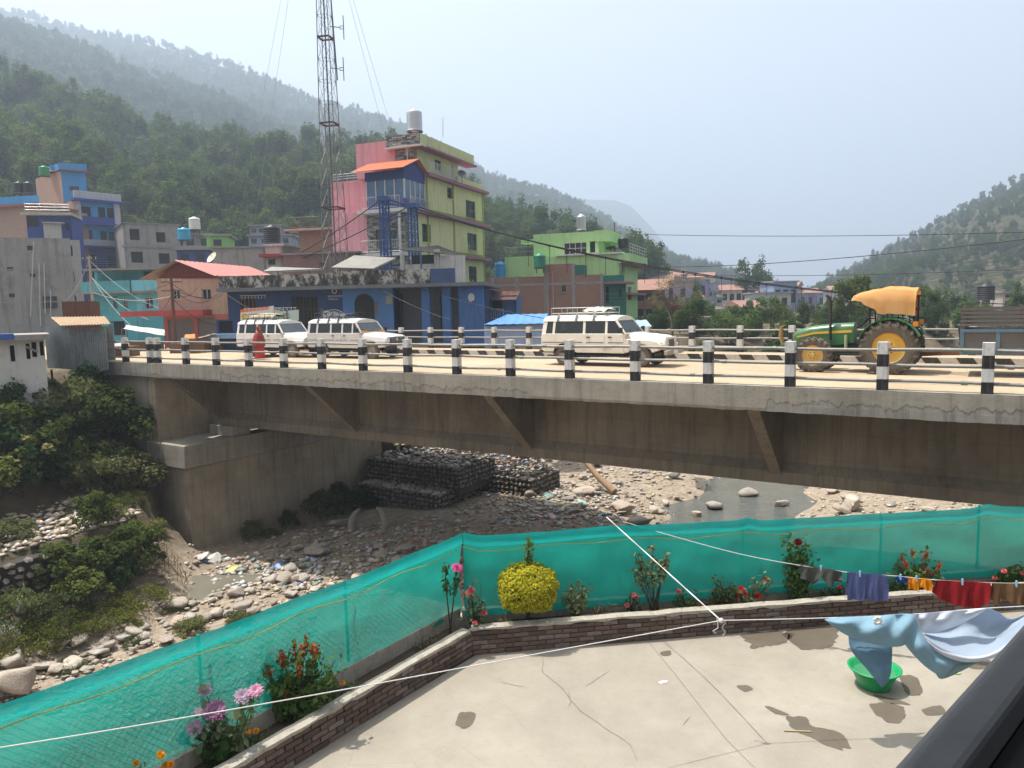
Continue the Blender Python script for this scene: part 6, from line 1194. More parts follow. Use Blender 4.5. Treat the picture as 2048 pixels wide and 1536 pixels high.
# signboard and shop front left of the office, market stalls
F = Face(ony(436, 660, 45).to_2d(), R_(-4)); ks = thing('kiosk', 'small kiosk with dark meshed opening between shutters and billboard', 'kiosk', F.P(1, -.4)); q = F.rect(*zsc((1325, 335, 1595, 500), 200, 580, 5.689)); facade(ks, F, q[0], q[1], -.4, q[3], [((q[0]+.15, q[1]-.45, q[2]+.1, q[3]-.1), 'open')], MBD); slab(ks, F, q[0]-.1, q[1]+.1, q[2]-.25, q[2]+.02, 0, .7, paint('counter_blue', (.2, .33, .5)), 'counter'); mb = MB(); mb.obox(F.P(q[0]+.2, -.4, -.3), (F.d*(q[1]-q[0]-.4)).to_3d(), (-F.n*2).to_3d(), (0, 0, q[3]+.3)); mb.build('core', MBD, ks)
def stall(label, z4, Y, mat, hgt):
    pts = [ony(*zsc(z, 200, 580, 5.689), Y+dy) for z, dy in zip(z4, (0, 0, 2.2, 2.2))]; t = thing('market_stall', label, 'stall', Vector((pts[0].x, pts[0].y, -.4)), group='market stalls at the bridge head'); rows = []
    for i in range(13): a = pts[0].lerp(pts[1], i/12); b = pts[3].lerp(pts[2], i/12); rows.append([a.lerp(b, j/4)+Vector((0, 0, .10*float(fbm(i*.4+Y, j*.5, 3))-.12*math.sin(math.pi*j/4))) for j in range(5)])
    mb = MB(); mb.sheet(rows, th=.01); mb.build('canopy', mat, t)
    for p in pts: mb = MB(); mb.tube([(p.x, p.y, -.45), tuple(p)], .03, 6); mb.build('pole', MWD, t)
    mb = MB(); m = sum(pts, Vector())/4; mb.box(m.x-1.0, m.x+1.0, m.y-.5, m.y+.4, -.45, .35); mb.build('table', MWD, t)
    return t
stall('market stall under a sagging white sheet beside the turquoise house', ((245, 440), (735, 520), (735, 455), (300, 400)), 47, paint('sheet_white', (.6, .58, .54), .8), 2); stall('market stall under an orange tarpaulin at the bridge head', ((950, 555), (1085, 555), (1080, 500), (965, 510)), 43, paint('tarp_orange', (.6, .22, .06), .7), 2); stall('market stall with dark plank awning behind the railing', ((1110, 552), (1320, 505), (1310, 490), (1120, 540)), 44, paint('awning_brown', (.25, .18, .12), .9), 2); stall('low market stall with grey sheet next to the hut', ((80, 660), (330, 640), (330, 600), (80, 610)), 41, paint('sheet_grey', (.40, .39, .37), .8), 2)
# far houses in the trees behind the left cluster
def small_house(px, py_top, py_bot, w_px, Y, col, label, th=-.3, rows=2, cols=3, flat_roof=True, group='houses of the far town', red=False):
    a = ony(px-w_px/2, py_bot, Y); F = Face(a, th); u1 = max(2.5, F.uv(px+w_px/2, (py_top+py_bot)/2)[0]); z1 = F.uv(px, py_top)[1]; z0 = F.uv(px, py_bot)[1]-1.5
    t = thing('town_house', label, 'house', (a.x, a.y, z0), group=group); m = paint('far_wall_%d_%d' % (px, py_top), col, .85, .1, .2, .4)
    mb = MB(); mb.obox(F.P(0, z0, 0), (F.d*u1).to_3d(), (-F.n*max(5, u1*.8)).to_3d(), (0, 0, z1-z0)); mb.build('wall', m, t)
    H_ = (z1-z0-1.5)/rows
    for i in range(rows):
        for j in range(cols): c_ = u1*(j+.5)/cols; mb = MB(); F.box(mb, c_-.45, c_+.45, z0+1.5+H_*i+H_*.3, z0+1.5+H_*i+H_*.75, .004, .05); mb.build('window', GD, t)
    if red:
        A_, B_ = F.P(-.4, z1, .5), F.P(u1+.4, z1, .5); d_ = (-F.n*(max(5, u1*.8)/2+.5)).to_3d()+Vector((0, 0, 1.2)); mb = MB(); mb.poly([A_, A_+d_, A_+d_*2-Vector((0, 0, 2.4))], (F.d*(u1+.8)).to_3d()); mb.build('roof', paint('tin_red', (.30, .165, .13), .8), t)
    else: mb = MB(); mb.obox(F.P(-.3, z1, .3), (F.d*(u1+.6)).to_3d(), (-F.n*(max(5, u1*.8)+.6)).to_3d(), (0, 0, .25)); mb.build('roof', MCR, t)
    return t
t = small_house(345, 430, 470, 70, 150, (.34, .46, .66), 'pale blue house among the trees above the grey house', .5, 2, 3, group=None); small_house(352, 416, 432, 28, 153, (.36, .48, .68), 'upper storey block of the pale blue hillside house', .5, 1, 2, group=None); small_house(531, 452, 470, 62, 135, (.30, .31, .33), 'grey house with dark windows at the foot of the forest', .05, 1, 4, group=None); small_house(540, 472, 492, 84, 125, (.28, .33, .40), 'grey-blue house below the forest behind the black tank', .05, 1, 4, group=None)
small_house(425, 472, 500, 22, 92, (.25, .50, .14), 'narrow bright green house behind the grey wall', .2, 1, 1, group=None); small_house(395, 470, 500, 56, 100, (.26, .26, .26), 'grey block house under the white tank', .2, 1, 2, group=None); small_house(385, 500, 530, 60, 84, (.06, .09, .25), 'dark blue roof house next to the brick pillar', .1, 1, 2, group=None); small_house(370, 496, 545, 28, 88, (.22, .11, .08), 'brick pillar house at the right of the grey openings', .1, 1, 1, group=None)
tank_px(369, 483, 86, .7, 1.35, flat('plastic_cyan', (.02, .30, .50), .4), 'cyan water tank beside the grey house', .2); tank_px(391, 478, 98, .7, 1.6, flat('plastic_white', (.65, .65, .62), .5), 'white ribbed water tank on a pole stand', 1.2)
dish(425, 516, 62, .5, 'cream satellite dish on the red-roofed house', flat('dish_cream', (.6, .55, .42)), -2.2)
# far town to the right
cols_ = [(.42, .42, .44), (.30, .36, .50), (.55, .50, .44), (.45, .22, .18), (.36, .46, .40), (.5, .52, .56), (.22, .30, .46), (.52, .40, .34), (.30, .26, .42)]
rt_ = random.Random(3); spots = [(1320, 562, 580, 46, 150, (.40, .34, .40), True), (1352, 568, 590, 30, 155, (.3, .34, .5), False), (1300, 580, 640, 60, 80, (.36, .20, .15), True), (1345, 600, 660, 52, 85, (.40, .42, .46), False), (1362, 610, 660, 18, 82, (.42, .06, .05), False), (1400, 600, 625, 34, 120, (.42, .52, .62), False), (1405, 622, 630, 26, 100, (.25, .5, .2), False), (1408, 638, 670, 46, 84, (.42, .40, .34), False), (1490, 580, 590, 40, 170, (.18, .12, .28), False), (1515, 604, 625, 26, 130, (.40, .38, .42), False), (1505, 615, 632, 40, 120, (.20, .32, .42), True), (1560, 618, 645, 34, 110, (.30, .30, .52), False), (1460, 582, 600, 34, 180, (.44, .42, .42), False), (1432, 576, 592, 30, 190, (.5, .42, .38), True), (1410, 582, 596, 30, 175, (.34, .38, .48), False), (1385, 578, 594, 30, 165, (.46, .42, .36), False), (1385, 596, 606, 40, 150, (.5, .22, .18), True), (1425, 596, 610, 40, 150, (.36, .4, .44), False), (1690, 612, 632, 60, 140, (.28, .32, .38), False), (1650, 620, 640, 40, 130, (.40, .44, .5), False), (1590, 612, 626, 44, 170, (.42, .42, .44), False), (1620, 605, 618, 34, 190, (.5, .48, .44), False), (2035, 585, 612, 60, 120, (.45, .38, .34), False), (1975, 632, 650, 90, 90, (.10, .13, .40), False)]
WORDS = ['red-tiled', 'grey', 'brown', 'pale', 'crimson', 'sky-blue', 'light green', 'buff', 'violet-roofed', 'mauve', 'teal']
for i, (px, a, b, w_, Y, cl, rd) in enumerate(spots):
    where = ('behind the bare tree' if px < 1370 else 'above the far railing near the jeep bonnet' if px < 1430 else 'among the trees in the middle distance' if px < 1530 else 'beyond the river left of the tractor' if px < 1660 else 'behind the tractor at the foot of the right hill')
    small_house(px, a, b, w_, Y, cl, '%s house %s%s' % (('red-roofed' if rd else 'flat-roofed'), where, ', %s in row' % ['first', 'second', 'third', 'fourth', 'fifth', 'sixth'][i % 6]), rt_.uniform(-.5, .3), 1 if b-a < 22 else 2, 3, red=rd)
for k_ in range(34):
    px = rt_.uniform(1280, 1640); Y = rt_.uniform(180, 330); yb = 612-.02*(px-1280)-max(0, (1500-px))*.11*rt_.random()-4; small_house(px, yb-rt_.uniform(8, 16), yb, rt_.uniform(14, 34), Y, rt_.choice(cols_), 'tiny hazy house in the far town along the valley', rt_.uniform(-.6, .4), 1, 2, red=rt_.random() < .35, group='tiny houses of the far town')
for px, lb in ((1315, 'left teal tank of the pair on the far roof'), (1328, 'right teal tank of the pair on the far roof')): tank_px(px, 580, 110, .55, 1.2, flat('plastic_cyan', (.02, .30, .50), .4), lb, .1)
tank_px(1971, 604, 90, .95, 1.9, BLK, 'large black water tank behind the trailer', .3)
rgn = np.random.default_rng(77)
for px, py, Y, i, sc, lb in [(1395, 650, 70, 0, .42, 'dark round tree behind the far railing'), (1460, 690, 62, 1, .45, 'tall light green tree in the middle of the far town'), (1490, 695, 66, 3, .5, 'green tree beside the light green one'), (1495, 612, 160, 5, .8, 'large round tree on the far slope'), (1520, 603, 170, 0, .8, 'second round tree on the far slope'), (1545, 606, 175, 3, .85, 'third round tree on the far slope'), (1283, 600, 120, 2, .5, 'tree at the right edge of the light green house'), (1540, 655, 75, 1, .4, 'small feathery tree left of the tractor'), (1700, 640, 110, 3, .55, 'round tree behind the tractor'), (1860, 650, 80, 1, .5, 'scrubby tree between tractor and trailer'), (1930, 660, 70, 3, .45, 'scrubby tree behind the trailer'), (2030, 650, 80, 0, .5, 'dark tree at the right edge behind the trailer')]:
    q = ony(px, py, Y); put_tree(q.x, q.y, q.z-.8, i, sc, lb, None)
pv_ = []
while len(pv_) < 900:
    px = rgn.uniform(1240, 2120); Y = 58+280*rgn.random()**1.6; q = ony(px, 628, Y); t_, w_ = tw(q.x, q.y)
    if w_ > 15: pv_.append((q.x, q.y, gz_at(q.x, q.y)-1.2))
scatter('valley_greenery', pv_, rgn.uniform(.12, .34, len(pv_)), 'green bushes and small trees filling the valley between the far houses')
pv_ = []
while len(pv_) < 260:
    px = rgn.uniform(-60, 720); Y = rgn.uniform(104, 175); q = ony(px, 470, Y); pv_.append((q.x, q.y, gz_at(q.x, q.y)-.5))
scatter('hill_foot_greenery', pv_, rgn.uniform(.3, .62, len(pv_)), 'bushes and trees filling the slope behind the left houses')
for k_ in range(55):
    px = rt_.uniform(1290, 1720); Y = rt_.uniform(135, 280); q = ony(px, 640, Y); g_ = gz_at(q.x, q.y); y0_ = pj((q.x, q.y, g_))[1]; hh = rt_.uniform(3, 5.5)*1500/Y; small_house(px, y0_-hh, y0_, rt_.uniform(4, 8)*1500/Y, Y, rt_.choice(cols_), 'hazy town house in the middle distance beyond the far railing', rt_.uniform(-.6, .4), 1 if hh*Y < 8500 else 2, 3, red=rt_.random() < .2, group='middle distance town houses')
for k_ in range(30):
    px = rgn.uniform(240, 700); Y = rgn.uniform(95, 150); q = ony(px, 470, Y); put_tree(q.x, q.y, gz_at(q.x, q.y)-.3, int(rgn.integers(6)), rgn.uniform(.4, .65), 'tree between the last houses and the forest', 'trees behind the left houses')
# bare branchy tree at the jeep bonnet
mb = MB(); rb = random.Random(9); q = ony(1345, 690, 56)
def branch(p, d, L, r_, lv_):
    e = p+d*L; mb.tube([p, p.lerp(e, .5)+Vector((rb.uniform(-.05, .05),)*3)*L, e], [r_, r_*.85, r_*.65], 5, caps=False)
    if lv_: [branch(e, (d+Vector((rb.uniform(-.8, .8), rb.uniform(-.8, .8), rb.uniform(-.25, .55)))).normalized(), L*rb.uniform(.62, .85), r_*.62, lv_-1) for _ in range(3)]
branch(Vector((q.x, q.y, -.6)), Vector((0, 0, 1)), 1.2, .12, 5); bt_ = thing('bare_tree', 'bare branching tree with brownish twigs behind the far railing', 'tree', (q.x, q.y, -.6)); mb.build('trunk', mbark, bt_)
cm = crown_mesh('crown', leafmat('leaf_brown', (.12, .085, .045), (.19, .14, .08), (.16, .15, .06)), 91, 1500, 30, (2.0, 1.8, 1.3), .12, 3.4); o = bpy.data.objects.new('crown', cm); COL.objects.link(o); o.parent = bt_
# ---------------------------------------------------------------- lattice mast, cable tower, poles and wires
tc_ = ony(673, 560, 58); TW = 2.0; tb_ = Vector((tc_.x, tc_.y, 3.6)); mst = thing('lattice_mast', 'tall steel lattice radio mast with dipole antennas', 'mast', tb_); MST_ = flat('mast_steel', (.20, .20, .19), .6, .2)
def corner(k_, z): h = .92+(.34-.92)*min(1, (z-3.6)/26.); a = k_*math.pi/2+.62; return Vector((tb_.x+h*1.18*math.cos(a), tb_.y+h*1.18*math.sin(a), z))
zs = [3.6+1.55*i for i in range(19)]
for k_ in range(4): mb = MB(); mb.bar(corner(k_, zs[0]), corner(k_, zs[-1]), .055); mb.build('leg', MST_, mst)
for i in range(18):
    mb = MB()
    for k_ in range(4):
        a, b = corner(k_, zs[i]), corner((k_+1) % 4, zs[i]); a2, b2 = corner(k_, zs[i+1]), corner((k_+1) % 4, zs[i+1]); mb.bar(a, b2, .02); mb.bar(b, a2, .02); mb.bar(a2, b2, .022)
    mb.build('bracing', MST_, mst)
    if i % 4 == 3:
        mb = MB(); [mb.bar(corner(k_, zs[i+1]), corner((k_+1) % 4, zs[i+1]), .12, .1) for k_ in range(4)]; mb.build('platform_ring', RUST, mst)
mb = MB(); mb.tube([tb_, tb_+Vector((0, 0, 27))], .06, 6); mb.build('cable_run', IRON, mst)
FM = Face(tb_.to_2d(), 0.); q0 = FM.uv(667, 0); q1 = FM.uv(672, 155); mb = MB(); mb.tube([FM.P(q1[0]+.1, q1[1]-.2), FM.P(q1[0]-.2, q1[1]+8)], .05, 6); mb.build('antenna_pole', IRON, mst)
for y in (55, 138):
    u, z = FM.uv(687, y); mb = MB(); mb.tube([FM.P(u, z-.85), FM.P(u, z+.85)], .035, 6); u0_ = FM.uv(660, y-3)[0]; mb.bar(FM.P(u0_, z+.1), FM.P(u-.2, z), .05); mb.bar(FM.P(u-.3, z+.12), FM.P(u, z+.1), .04); mb.bar(FM.P(u-.3, z-.1), FM.P(u, z-.1), .04); mb.build('dipole_antenna', IRON, mst)
def wire(a, b, sag, r_, label, mat, n=24, cat='cable', name='cable', group=None):
    a, b = Vector(a), Vector(b); mb = MB(); mb.tube([a.lerp(b, i/n)-Vector((0, 0, sag*4*(i/n)*(1-i/n))) for i in range(n+1)], r_, 5); return tag(mb.build(name, mat), label, cat, group)
MWR = flat('cable_black', (.02, .02, .022), .6); tp = corner(0, zs[-1])
for px, py, Y, lb in ((505, 470, 80, 'guy wire running left from the top of the radio mast, lower one'), (470, 480, 95, 'guy wire running left from the top of the radio mast, upper one'), (775, 290, 64, 'guy wire from the mast down to the pink parapet'), (792, 286, 64, 'guy wire from the mast down to the stone-clad roof')):
    wire(tb_+Vector((0, 0, 34 if px < 600 else 30)), ony(px, py, Y), .3, .012, lb, flat('wire_steel', (.3, .3, .3), .5, .4), group='guy wires of the mast', cat='wire', name='guy_wire')
# blue suspension bridge tower and its cables
ct = ony(771, 540, 54); st = thing('suspension_tower', 'blue steel lattice tower of the suspension footbridge', 'tower', (ct.x, ct.y, 3.4)); MBT = paint('tower_blue', (.035, .09, .26), .6, .2, .3, 2)
FT = Face(ct.to_2d(), R_(-12)); tops = []
for px in (771, 827):
    u = FT.uv(px, 480)[0]; zt_ = FT.uv(px, 402 if px == 771 else 416)[1]; F_ = FT
    for a, b in ((-.28, .35), (.28, .35), (-.28, -.35), (.28, -.35)): mb = MB(); mb.bar(F_.P(u+a, 3.3, b), F_.P(u+a*.8, zt_, b*.8), .11); mb.build('leg', MBT, st)
    for i in range(9):
        z0_, z1_ = 3.4+(zt_-3.4)*i/9, 3.4+(zt_-3.4)*(i+1)/9; mb = MB()
        for b in (.33, -.33): mb.bar(F_.P(u-.26, z0_, b), F_.P(u+.26, z1_, b), .05); mb.bar(F_.P(u+.26, z0_, b), F_.P(u-.26, z1_, b), .05); mb.bar(F_.P(u-.26, z1_, b), F_.P(u+.26, z1_, b), .06)
        mb.build('bracing', MBT, st)
    mb = MB(); F_.box(mb, u-.4, u+.4, zt_, zt_+.3, -.4, .4); mb.build('saddle', MBT, st); tops.append(F_.P(u, zt_+.25, 0))
mb = MB(); mb.bar(tops[0]-Vector((0, 0, .4)), tops[1]-Vector((0, 0, .2)), .12); mb.bar(tops[0]-Vector((0, 0, 1.6)), tops[1]-Vector((0, 0, .6)), .08); mb.build('cross_beam', MBT, st)
for i, tp_ in enumerate(tops):
    lo = ony(1640, 600+i*3, 66) if i == 0 else ony(1640, 603, 70); en = ony(2140, 596, 95); pts = []
    for j in range(61):
        k_ = j/60
        px = tp_
        p = ((1-k_)**2)*tp_+2*k_*(1-k_)*(ony(1330, 600, 62+4*i))+k_*k_*ony(2150, 612, 100+4*i); pts.append(p)
    cb = thing('bridge_cable', ('upper' if i else 'lower')+' main cable of the suspension footbridge with hangers', 'cable', tp_, group='main cables of the footbridge'); mb = MB(); mb.tube(pts, .05, 6); mb.build('cable_strand', MWR, cb)
    for j in range(12, 58, 3): mb = MB(); p = pts[j]; mb.tube([p, p-Vector((0, 0, .5+2.2*abs(j-40)/40+ (1.5 if j > 30 else 0)))], .022, 4); mb.tube([p+Vector((-.08, 0, .02)), p+Vector((.08, 0, -.02))], .09, 5); mb.build('hanger', MWR, cb)
    wire(tp_, ony(575, 520+i*8, 62), .2, .04, ('upper' if i else 'lower')+' back-stay cable of the footbridge going left', MWR)
for a, b, sg_, lb in (((1255, 468, 78), (2120, 462, 60), .3, 'highest power line crossing the sky at the right'), ((1275, 534, 78), (2120, 470, 40), .5, 'middle power line crossing the sky at the right'), ((1290, 549, 90), (2120, 535, 70), .4, 'thin lowest power line in the right sky')):
    wire(ony(*a), ony(*b), sg_, .028, lb, MWR, cat='power line', name='power_line')
def pole(px, pt, pb, Y, label, mat, r_=.1, arms=1):
    a, b = ony(px, pb, Y), ony(px, pt, Y); b = Vector((a.x+.0, a.y, b.z)); t = thing('utility_pole', label, 'pole', (a.x, a.y, -.45)); mb = MB(); mb.tube([(a.x, a.y, -.45), tuple(b)], [r_*1.25, r_*.85], 8); mb.build('shaft', mat, t)
    for j in range(arms): mb = MB(); z = b.z-.25-.5*j; mb.bar((a.x-.6, a.y, z), (a.x+.6, a.y, z), .07); mb.build('crossarm', IRON, t)
    for j in range(4): mb = MB(); x = a.x-.5+.33*j; mb.lathe([(0, 0), (.05, 0), (.03, .08), (.055, .1), (0, .16)], (x, a.y, b.z-.21), 8); mb.build('insulator', WHT, t)
    return b
p1 = pole(352, 555, 700, 44, 'rusty utility pole tangled with wires before the peach house', RUST, .09, 2); p2 = pole(190, 512, 660, 58, 'grey utility pole before the turquoise house', paint('pole_grey', (.33, .32, .30)), .11); 
rw_ = random.Random(12); ends = [(445, 590, 47), (470, 570, 48), (300, 610, 50), (240, 600, 58), (205, 600, 60), (420, 600, 50), (395, 575, 51), (470, 640, 47)]
for i, (x, y, Y) in enumerate(ends): wire(p1-Vector((0, 0, .3+.3*(i % 4))), ony(x, y, Y), rw_.uniform(.2, .9), .018, 'drooping black wire strung from the rusty utility pole', MWR, 14, 'wire', 'wire', 'wires of the rusty pole')
for i, (x, y, Y) in enumerate([(120, 610, 60), (300, 640, 52), (352, 590, 44), (330, 620, 56), (260, 650, 54)]): wire(p2-Vector((0, 0, .3+1.2*(i % 3))), ony(x, y, Y), rw_.uniform(.2, .7), .018, 'pale wire strung from the grey utility pole', flat('wire_pale', (.35, .36, .36)), 14, 'wire', 'wire', 'wires of the grey pole')
wire(ony(455, 590, 48), ony(560, 640, 45), .2, .02, 'wire dropping from the office eave to the billboard', MWR, cat='wire'); wire(ony(730, 560, 49.5), ony(900, 640, 44), .2, .022, 'long wire slanting down across the blue office front', MWR, cat='wire'); wire(ony(760, 550, 49.5), ony(1200, 650, 44), .5, .022, 'wire slanting from the office parapet past the brick building', MWR, cat='wire')
for i, (a, b) in enumerate((((945, 602), (932, 660)), ((947, 602), (950, 665)), ((950, 602), (972, 665)))): wire(ony(*a, 47.9), ony(*b, 47), -.05, .025, ('left', 'middle', 'right')[i]+' black wire hanging from the oval plaque of the blue office', MWR, 8, 'wire', 'wire')
# ================================================================ vehicles and people on the bridge
def wheel(parent, x, y, r, w, rim, tyre, rimr=.58, lug=0, local=True):
    """Tyre with tread and rim, axle across the vehicle."""
    s = 1 if y > 0 else -1; h = w/2
    mb = MB(); pr = [(r*rimr, -h*.9), (r*.8, -h), (r*.94, -h*.92), (r, -h*.6), (r, h*.6), (r*.94, h*.92), (r*.8, h), (r*rimr, h*.9)]
    mb.lathe(pr, (x, y, r), 28, axis='y')
    if lug:
        for i in range(lug):
            for q in (-1, 1):
                a = 2*math.pi*(i+(.5 if q > 0 else 0))/lug; c0 = Vector((x+r*math.cos(a), y+q*h*.05, r+r*math.sin(a))); a2 = a+.17; c1 = Vector((x+r*math.cos(a2), y+q*h*.95, r+r*math.sin(a2))); nn = Vector((math.cos(a), 0, math.sin(a))); mb.bar(c0+nn*.0, c1-nn*.02, .07, .09, up=tuple(nn))
                c2 = Vector((x+r*.86*math.cos(a2+.03), y+q*h*1.0, r+r*.86*math.sin(a2+.03))); mb.bar(c1, c2, .06, .05, up=(0, 1, 0))
    ty = mb.build('wheel', tyre, parent, local=local)
    mb = MB(); o = s*h; mb.lathe([(r*rimr, o*.9), (r*rimr*.95, o*.55), (r*rimr*.7, o*.45), (r*.28, o*.62), (r*.24, o*.78), (0, o*.8)] if s > 0 else [(0, o*.8), (r*.24, o*.78), (r*.28, o*.62), (r*rimr*.7, o*.45), (r*rimr*.95, o*.55), (r*rimr, o*.9)], (x, y, r), 20, axis='y')
    mb.build('rim', rim, ty, local=local)
    mb = MB()
    for i in range(6): a = i*1.047; c = Vector((x+r*.19*math.cos(a), y+o*.8, r+r*.19*math.sin(a))); mb.tube([c, c+Vector((0, s*.02, 0))], r*.035, 6)
    mb.build('wheel_nut', IRON, ty, local=local); return ty
def carpaint(name, c):
    if name in MATS: return MATS[name]
    s = N(name); co = s.coord(); d = s.ramp(s.noise(co, 2.3, 6, .7), [(.45, (0, 0, 0)), (.75, (1, 1, 1))]); z = s.n('SeparateXYZ'); s.l(s.coord(), z.inputs[0])
    mr = s.n('MapRange'); mr.inputs[1].default_value = .9; mr.inputs[2].default_value = .35; s.l(z.outputs[2], mr.inputs[0])
    k = s.math('MULTIPLY', s.math('ADD', s.math('MULTIPLY', d, .35), s.math('MULTIPLY', mr.outputs[0], .55)), .8)
    MATS[name] = s.done(s.bsdf(s.mix(k, c, (.36, .28, .19)), s.math('ADD', .28, s.math('MULTIPLY', k, .5)), 0, s.noise(co, 3, 3), .02, .02, .5)); return MATS[name]
TYRE = paint('tyre_dusty', (.12, .10, .08), .95, .3, .5, 3, 0, dcol=(.24, .19, .13)); RIMW = paint('rim_grey', (.30, .28, .25), .6, .2, .4, 4); TRIM = flat('trim_black', (.015, .015, .016), .5); SEAT = flat('seat_dark', (.05, .045, .04), .9); CHR = flat('chrome', (.55, .55, .56), .2, .9)
CGL = clearglass('car_glass', (.30, .34, .32), .07); WGL = clearglass('windscreen_glass', (.42, .54, .50), .16); LAMP = clearglass('lamp_glass', (.8, .8, .8), .5); RED = flat('lamp_red', (.35, .02, .015), .3); AMB = flat('lamp_amber', (.6, .2, .02), .3); WPL = flat('plate_red', (.4, .05, .04)); 
def jeep(label, loc, rz, body, stripe, style, scarf=None, rackload=None):
    J = thing('jeep', label, 'jeep', loc, rz, 'white jeeps on the bridge'); P = lambda mb, nm, m, par=J, bv=0: mb.build(nm, m, par, local=True, bevel=bv)
    xr, xw, xf, hw, belt, roof, ax = -2.5, .95, 2.42, .84, 1.2, 1.9, 1.55; ww = .74
    def arc_pts(cx, r=.47, n=10, z0=.5): a0 = math.asin((z0-.37)/r); return [(cx+r*math.cos(a), .37+r*math.sin(a)) for a in np.linspace(math.pi-a0, a0, n)]
    # tub with rear wheel arch
    pts = [(xr, .62), (xr+.1, .52)]+arc_pts(-ax, z0=.52)+[(xw, .48), (xw, belt), (xr+.06, belt), (xr, belt-.06)]
    for s in (-1, 1):
        mb = MB(); mb.poly([(x, s*hw, z) for x, z in pts], (0, -s*.06, 0)); P(mb, 'side_panel', body, bv=.012)
    mb = MB(); mb.box(xr, xr+.06, -hw+.05, hw-.05, .6, belt); P(mb, 'tailgate', body); mb = MB(); mb.box(xr+.05, xw, -hw+.06, hw-.06, .48, .56); P(mb, 'floor', TRIM); mb = MB(); mb.box(xw-.06, xw, -hw+.06, hw-.06, .5, belt); P(mb, 'bulkhead', body)
    if style == 'classic':                                          # jeep face: narrow bonnet between flat wings
        mb = MB(); rows = []
        for x, h, zt in ((xw-.1, .66, belt+.02), (1.5, .60, 1.19), (2.15, .52, 1.13), (2.36, .50, 1.06)): rows.append([(x, -h, .62), (x, -h, zt-.12), (x, -h+.1, zt-.02), (x, 0, zt+.01), (x, h-.1, zt-.02), (x, h, zt-.12), (x, h, .62)])
        mb.sheet(rows[::-1]); mb.add(rows[-1], [tuple(range(6, -1, -1))]); P(mb, 'bonnet', body)
        fp = [(xw-.02, .5)]+arc_pts(ax, .47, 12, .52)+[(2.22, .6), (2.36, .78), (2.2, .92), (1.9, .98), (1.2, .98), (xw-.02, 1.02)]
        for s in (-1, 1):
            mb = MB(); mb.poly([(x, s*hw, z) for x, z in fp], (0, -s*.3, 0)); P(mb, 'wing', body, bv=.03)
        gr = MB(); gr.box(2.36, 2.40, -.5, .5, .62, 1.07); g = P(gr, 'grille', body, bv=.02)
        for i in range(7): mb = MB(); y = -.24+.08*i; mb.box(2.398, 2.408, y-.022, y+.022, .68, .98); P(mb, 'grille_slot', TRIM, g)
        for s in (-1, 1): mb = MB(); mb.lathe([(0, .05), (.06, .045), (.095, .02), (.1, 0)][::-1], (2.402, s*.385, .86), 16, axis='x'); P(mb, 'headlight', CHR)
        for s in (-1, 1): mb = MB(); mb.box(2.24, 2.31, s*.72-.06, s*.72+.06, .80, .86); P(mb, 'indicator', AMB)
    else:                                                           # wide square bonnet and flat grille
        mb = MB(); rows = []
        for x, h, zt in ((xw-.1, .82, belt+.01), (1.5, .80, 1.15), (2.2, .78, 1.08), (2.38, .76, 1.0)): rows.append([(x, -h, .78), (x, -h, zt-.1), (x, -h+.1, zt-.01), (x, 0, zt+.015), (x, h-.1, zt-.01), (x, h, zt-.1), (x, h, .78)])
        mb.sheet(rows[::-1]); mb.add(rows[-1], [tuple(range(6, -1, -1))]); P(mb, 'bonnet', body)
        fp = [(xw-.02, .5)]+arc_pts(ax, .47, 12, .52)+[(2.3, .55), (2.4, .62), (2.4, .84), (xw-.02, .86)]
        for s in (-1, 1): mb = MB(); mb.poly([(x, s*hw, z) for x, z in fp], (0, -s*.25, 0)); P(mb, 'wing', body, bv=.02)
        mb = MB(); mb.box(2.37, 2.42, -.6, .6, .74, .98); g = P(mb, 'grille', TRIM, bv=.01)
        for z in (.80, .87, .94): mb = MB(); mb.box(2.418, 2.43, -.42, .42, z-.012, z+.012); P(mb, 'grille_slat', CHR, g)
        for s in (-1, 1): mb = MB(); mb.box(2.405, 2.44, s*.66-.13, s*.66+.13, .77, .95); P(mb, 'headlight', flat('lamp_clear', (.6, .6, .62), .15), bv=.01)
        mb = MB(); mb.lathe([(0, .02), (.05, .015), (.06, 0)][::-1], (2.43, 0, .87), 12, axis='x'); P(mb, 'badge', CHR)
    # bumper, plates, lamps
    mb = MB(); mb.box(2.44, 2.56, -.8, .8, .44, .60); P(mb, 'front_bumper', TRIM if style != 'classic' else paint('bumper_worn', (.38, .33, .26), .7, .3, .6, 3), bv=.02); mb = MB(); mb.box(2.562, 2.575, -.2, .2, .46, .58); P(mb, 'number_plate', flat('plate_white', (.6, .6, .58)))
    mb = MB(); mb.box(xr-.16, xr-.04, -.75, .75, .48, .58); P(mb, 'rear_bumper', RUST, bv=.01)
    for s in (-1, 1):
        mb = MB(); mb.box(xr-.012, xr+.001, s*.74-.05, s*.74+.05, .72, .98); P(mb, 'tail_light', RED); mb = MB(); mb.box(-1.0, .98, s*.80-.06, s*.80+.07, .36, .40); P(mb, 'side_step', TRIM)
    # roof: domed shell with header
    rows = []
    for i in range(9):
        k = i/8; x = xr+.07+(.62-xr-.07)*k; zt = roof-.05*max(0, k-.72)*5-.03*(1-k); r = []
        for a in np.linspace(-1, 1, 11): r.append((x, ww*a+(.0 if abs(a) < .99 else 0), zt-.13*abs(a)**3.2))
        rows.append([(x, -ww-.02, 1.66)]+r+[(x, ww+.02, 1.66)])
    mb = MB(); mb.sheet(rows[::-1]); mb.add(rows[0], [tuple(range(13))]); mb.add(rows[-1], [tuple(range(12, -1, -1))]); P(mb, 'roof', body)
    mb = MB(); mb.box(xr+.1, .6, -ww+.04, ww-.04, 1.62, 1.655); P(mb, 'headlining', SEAT)
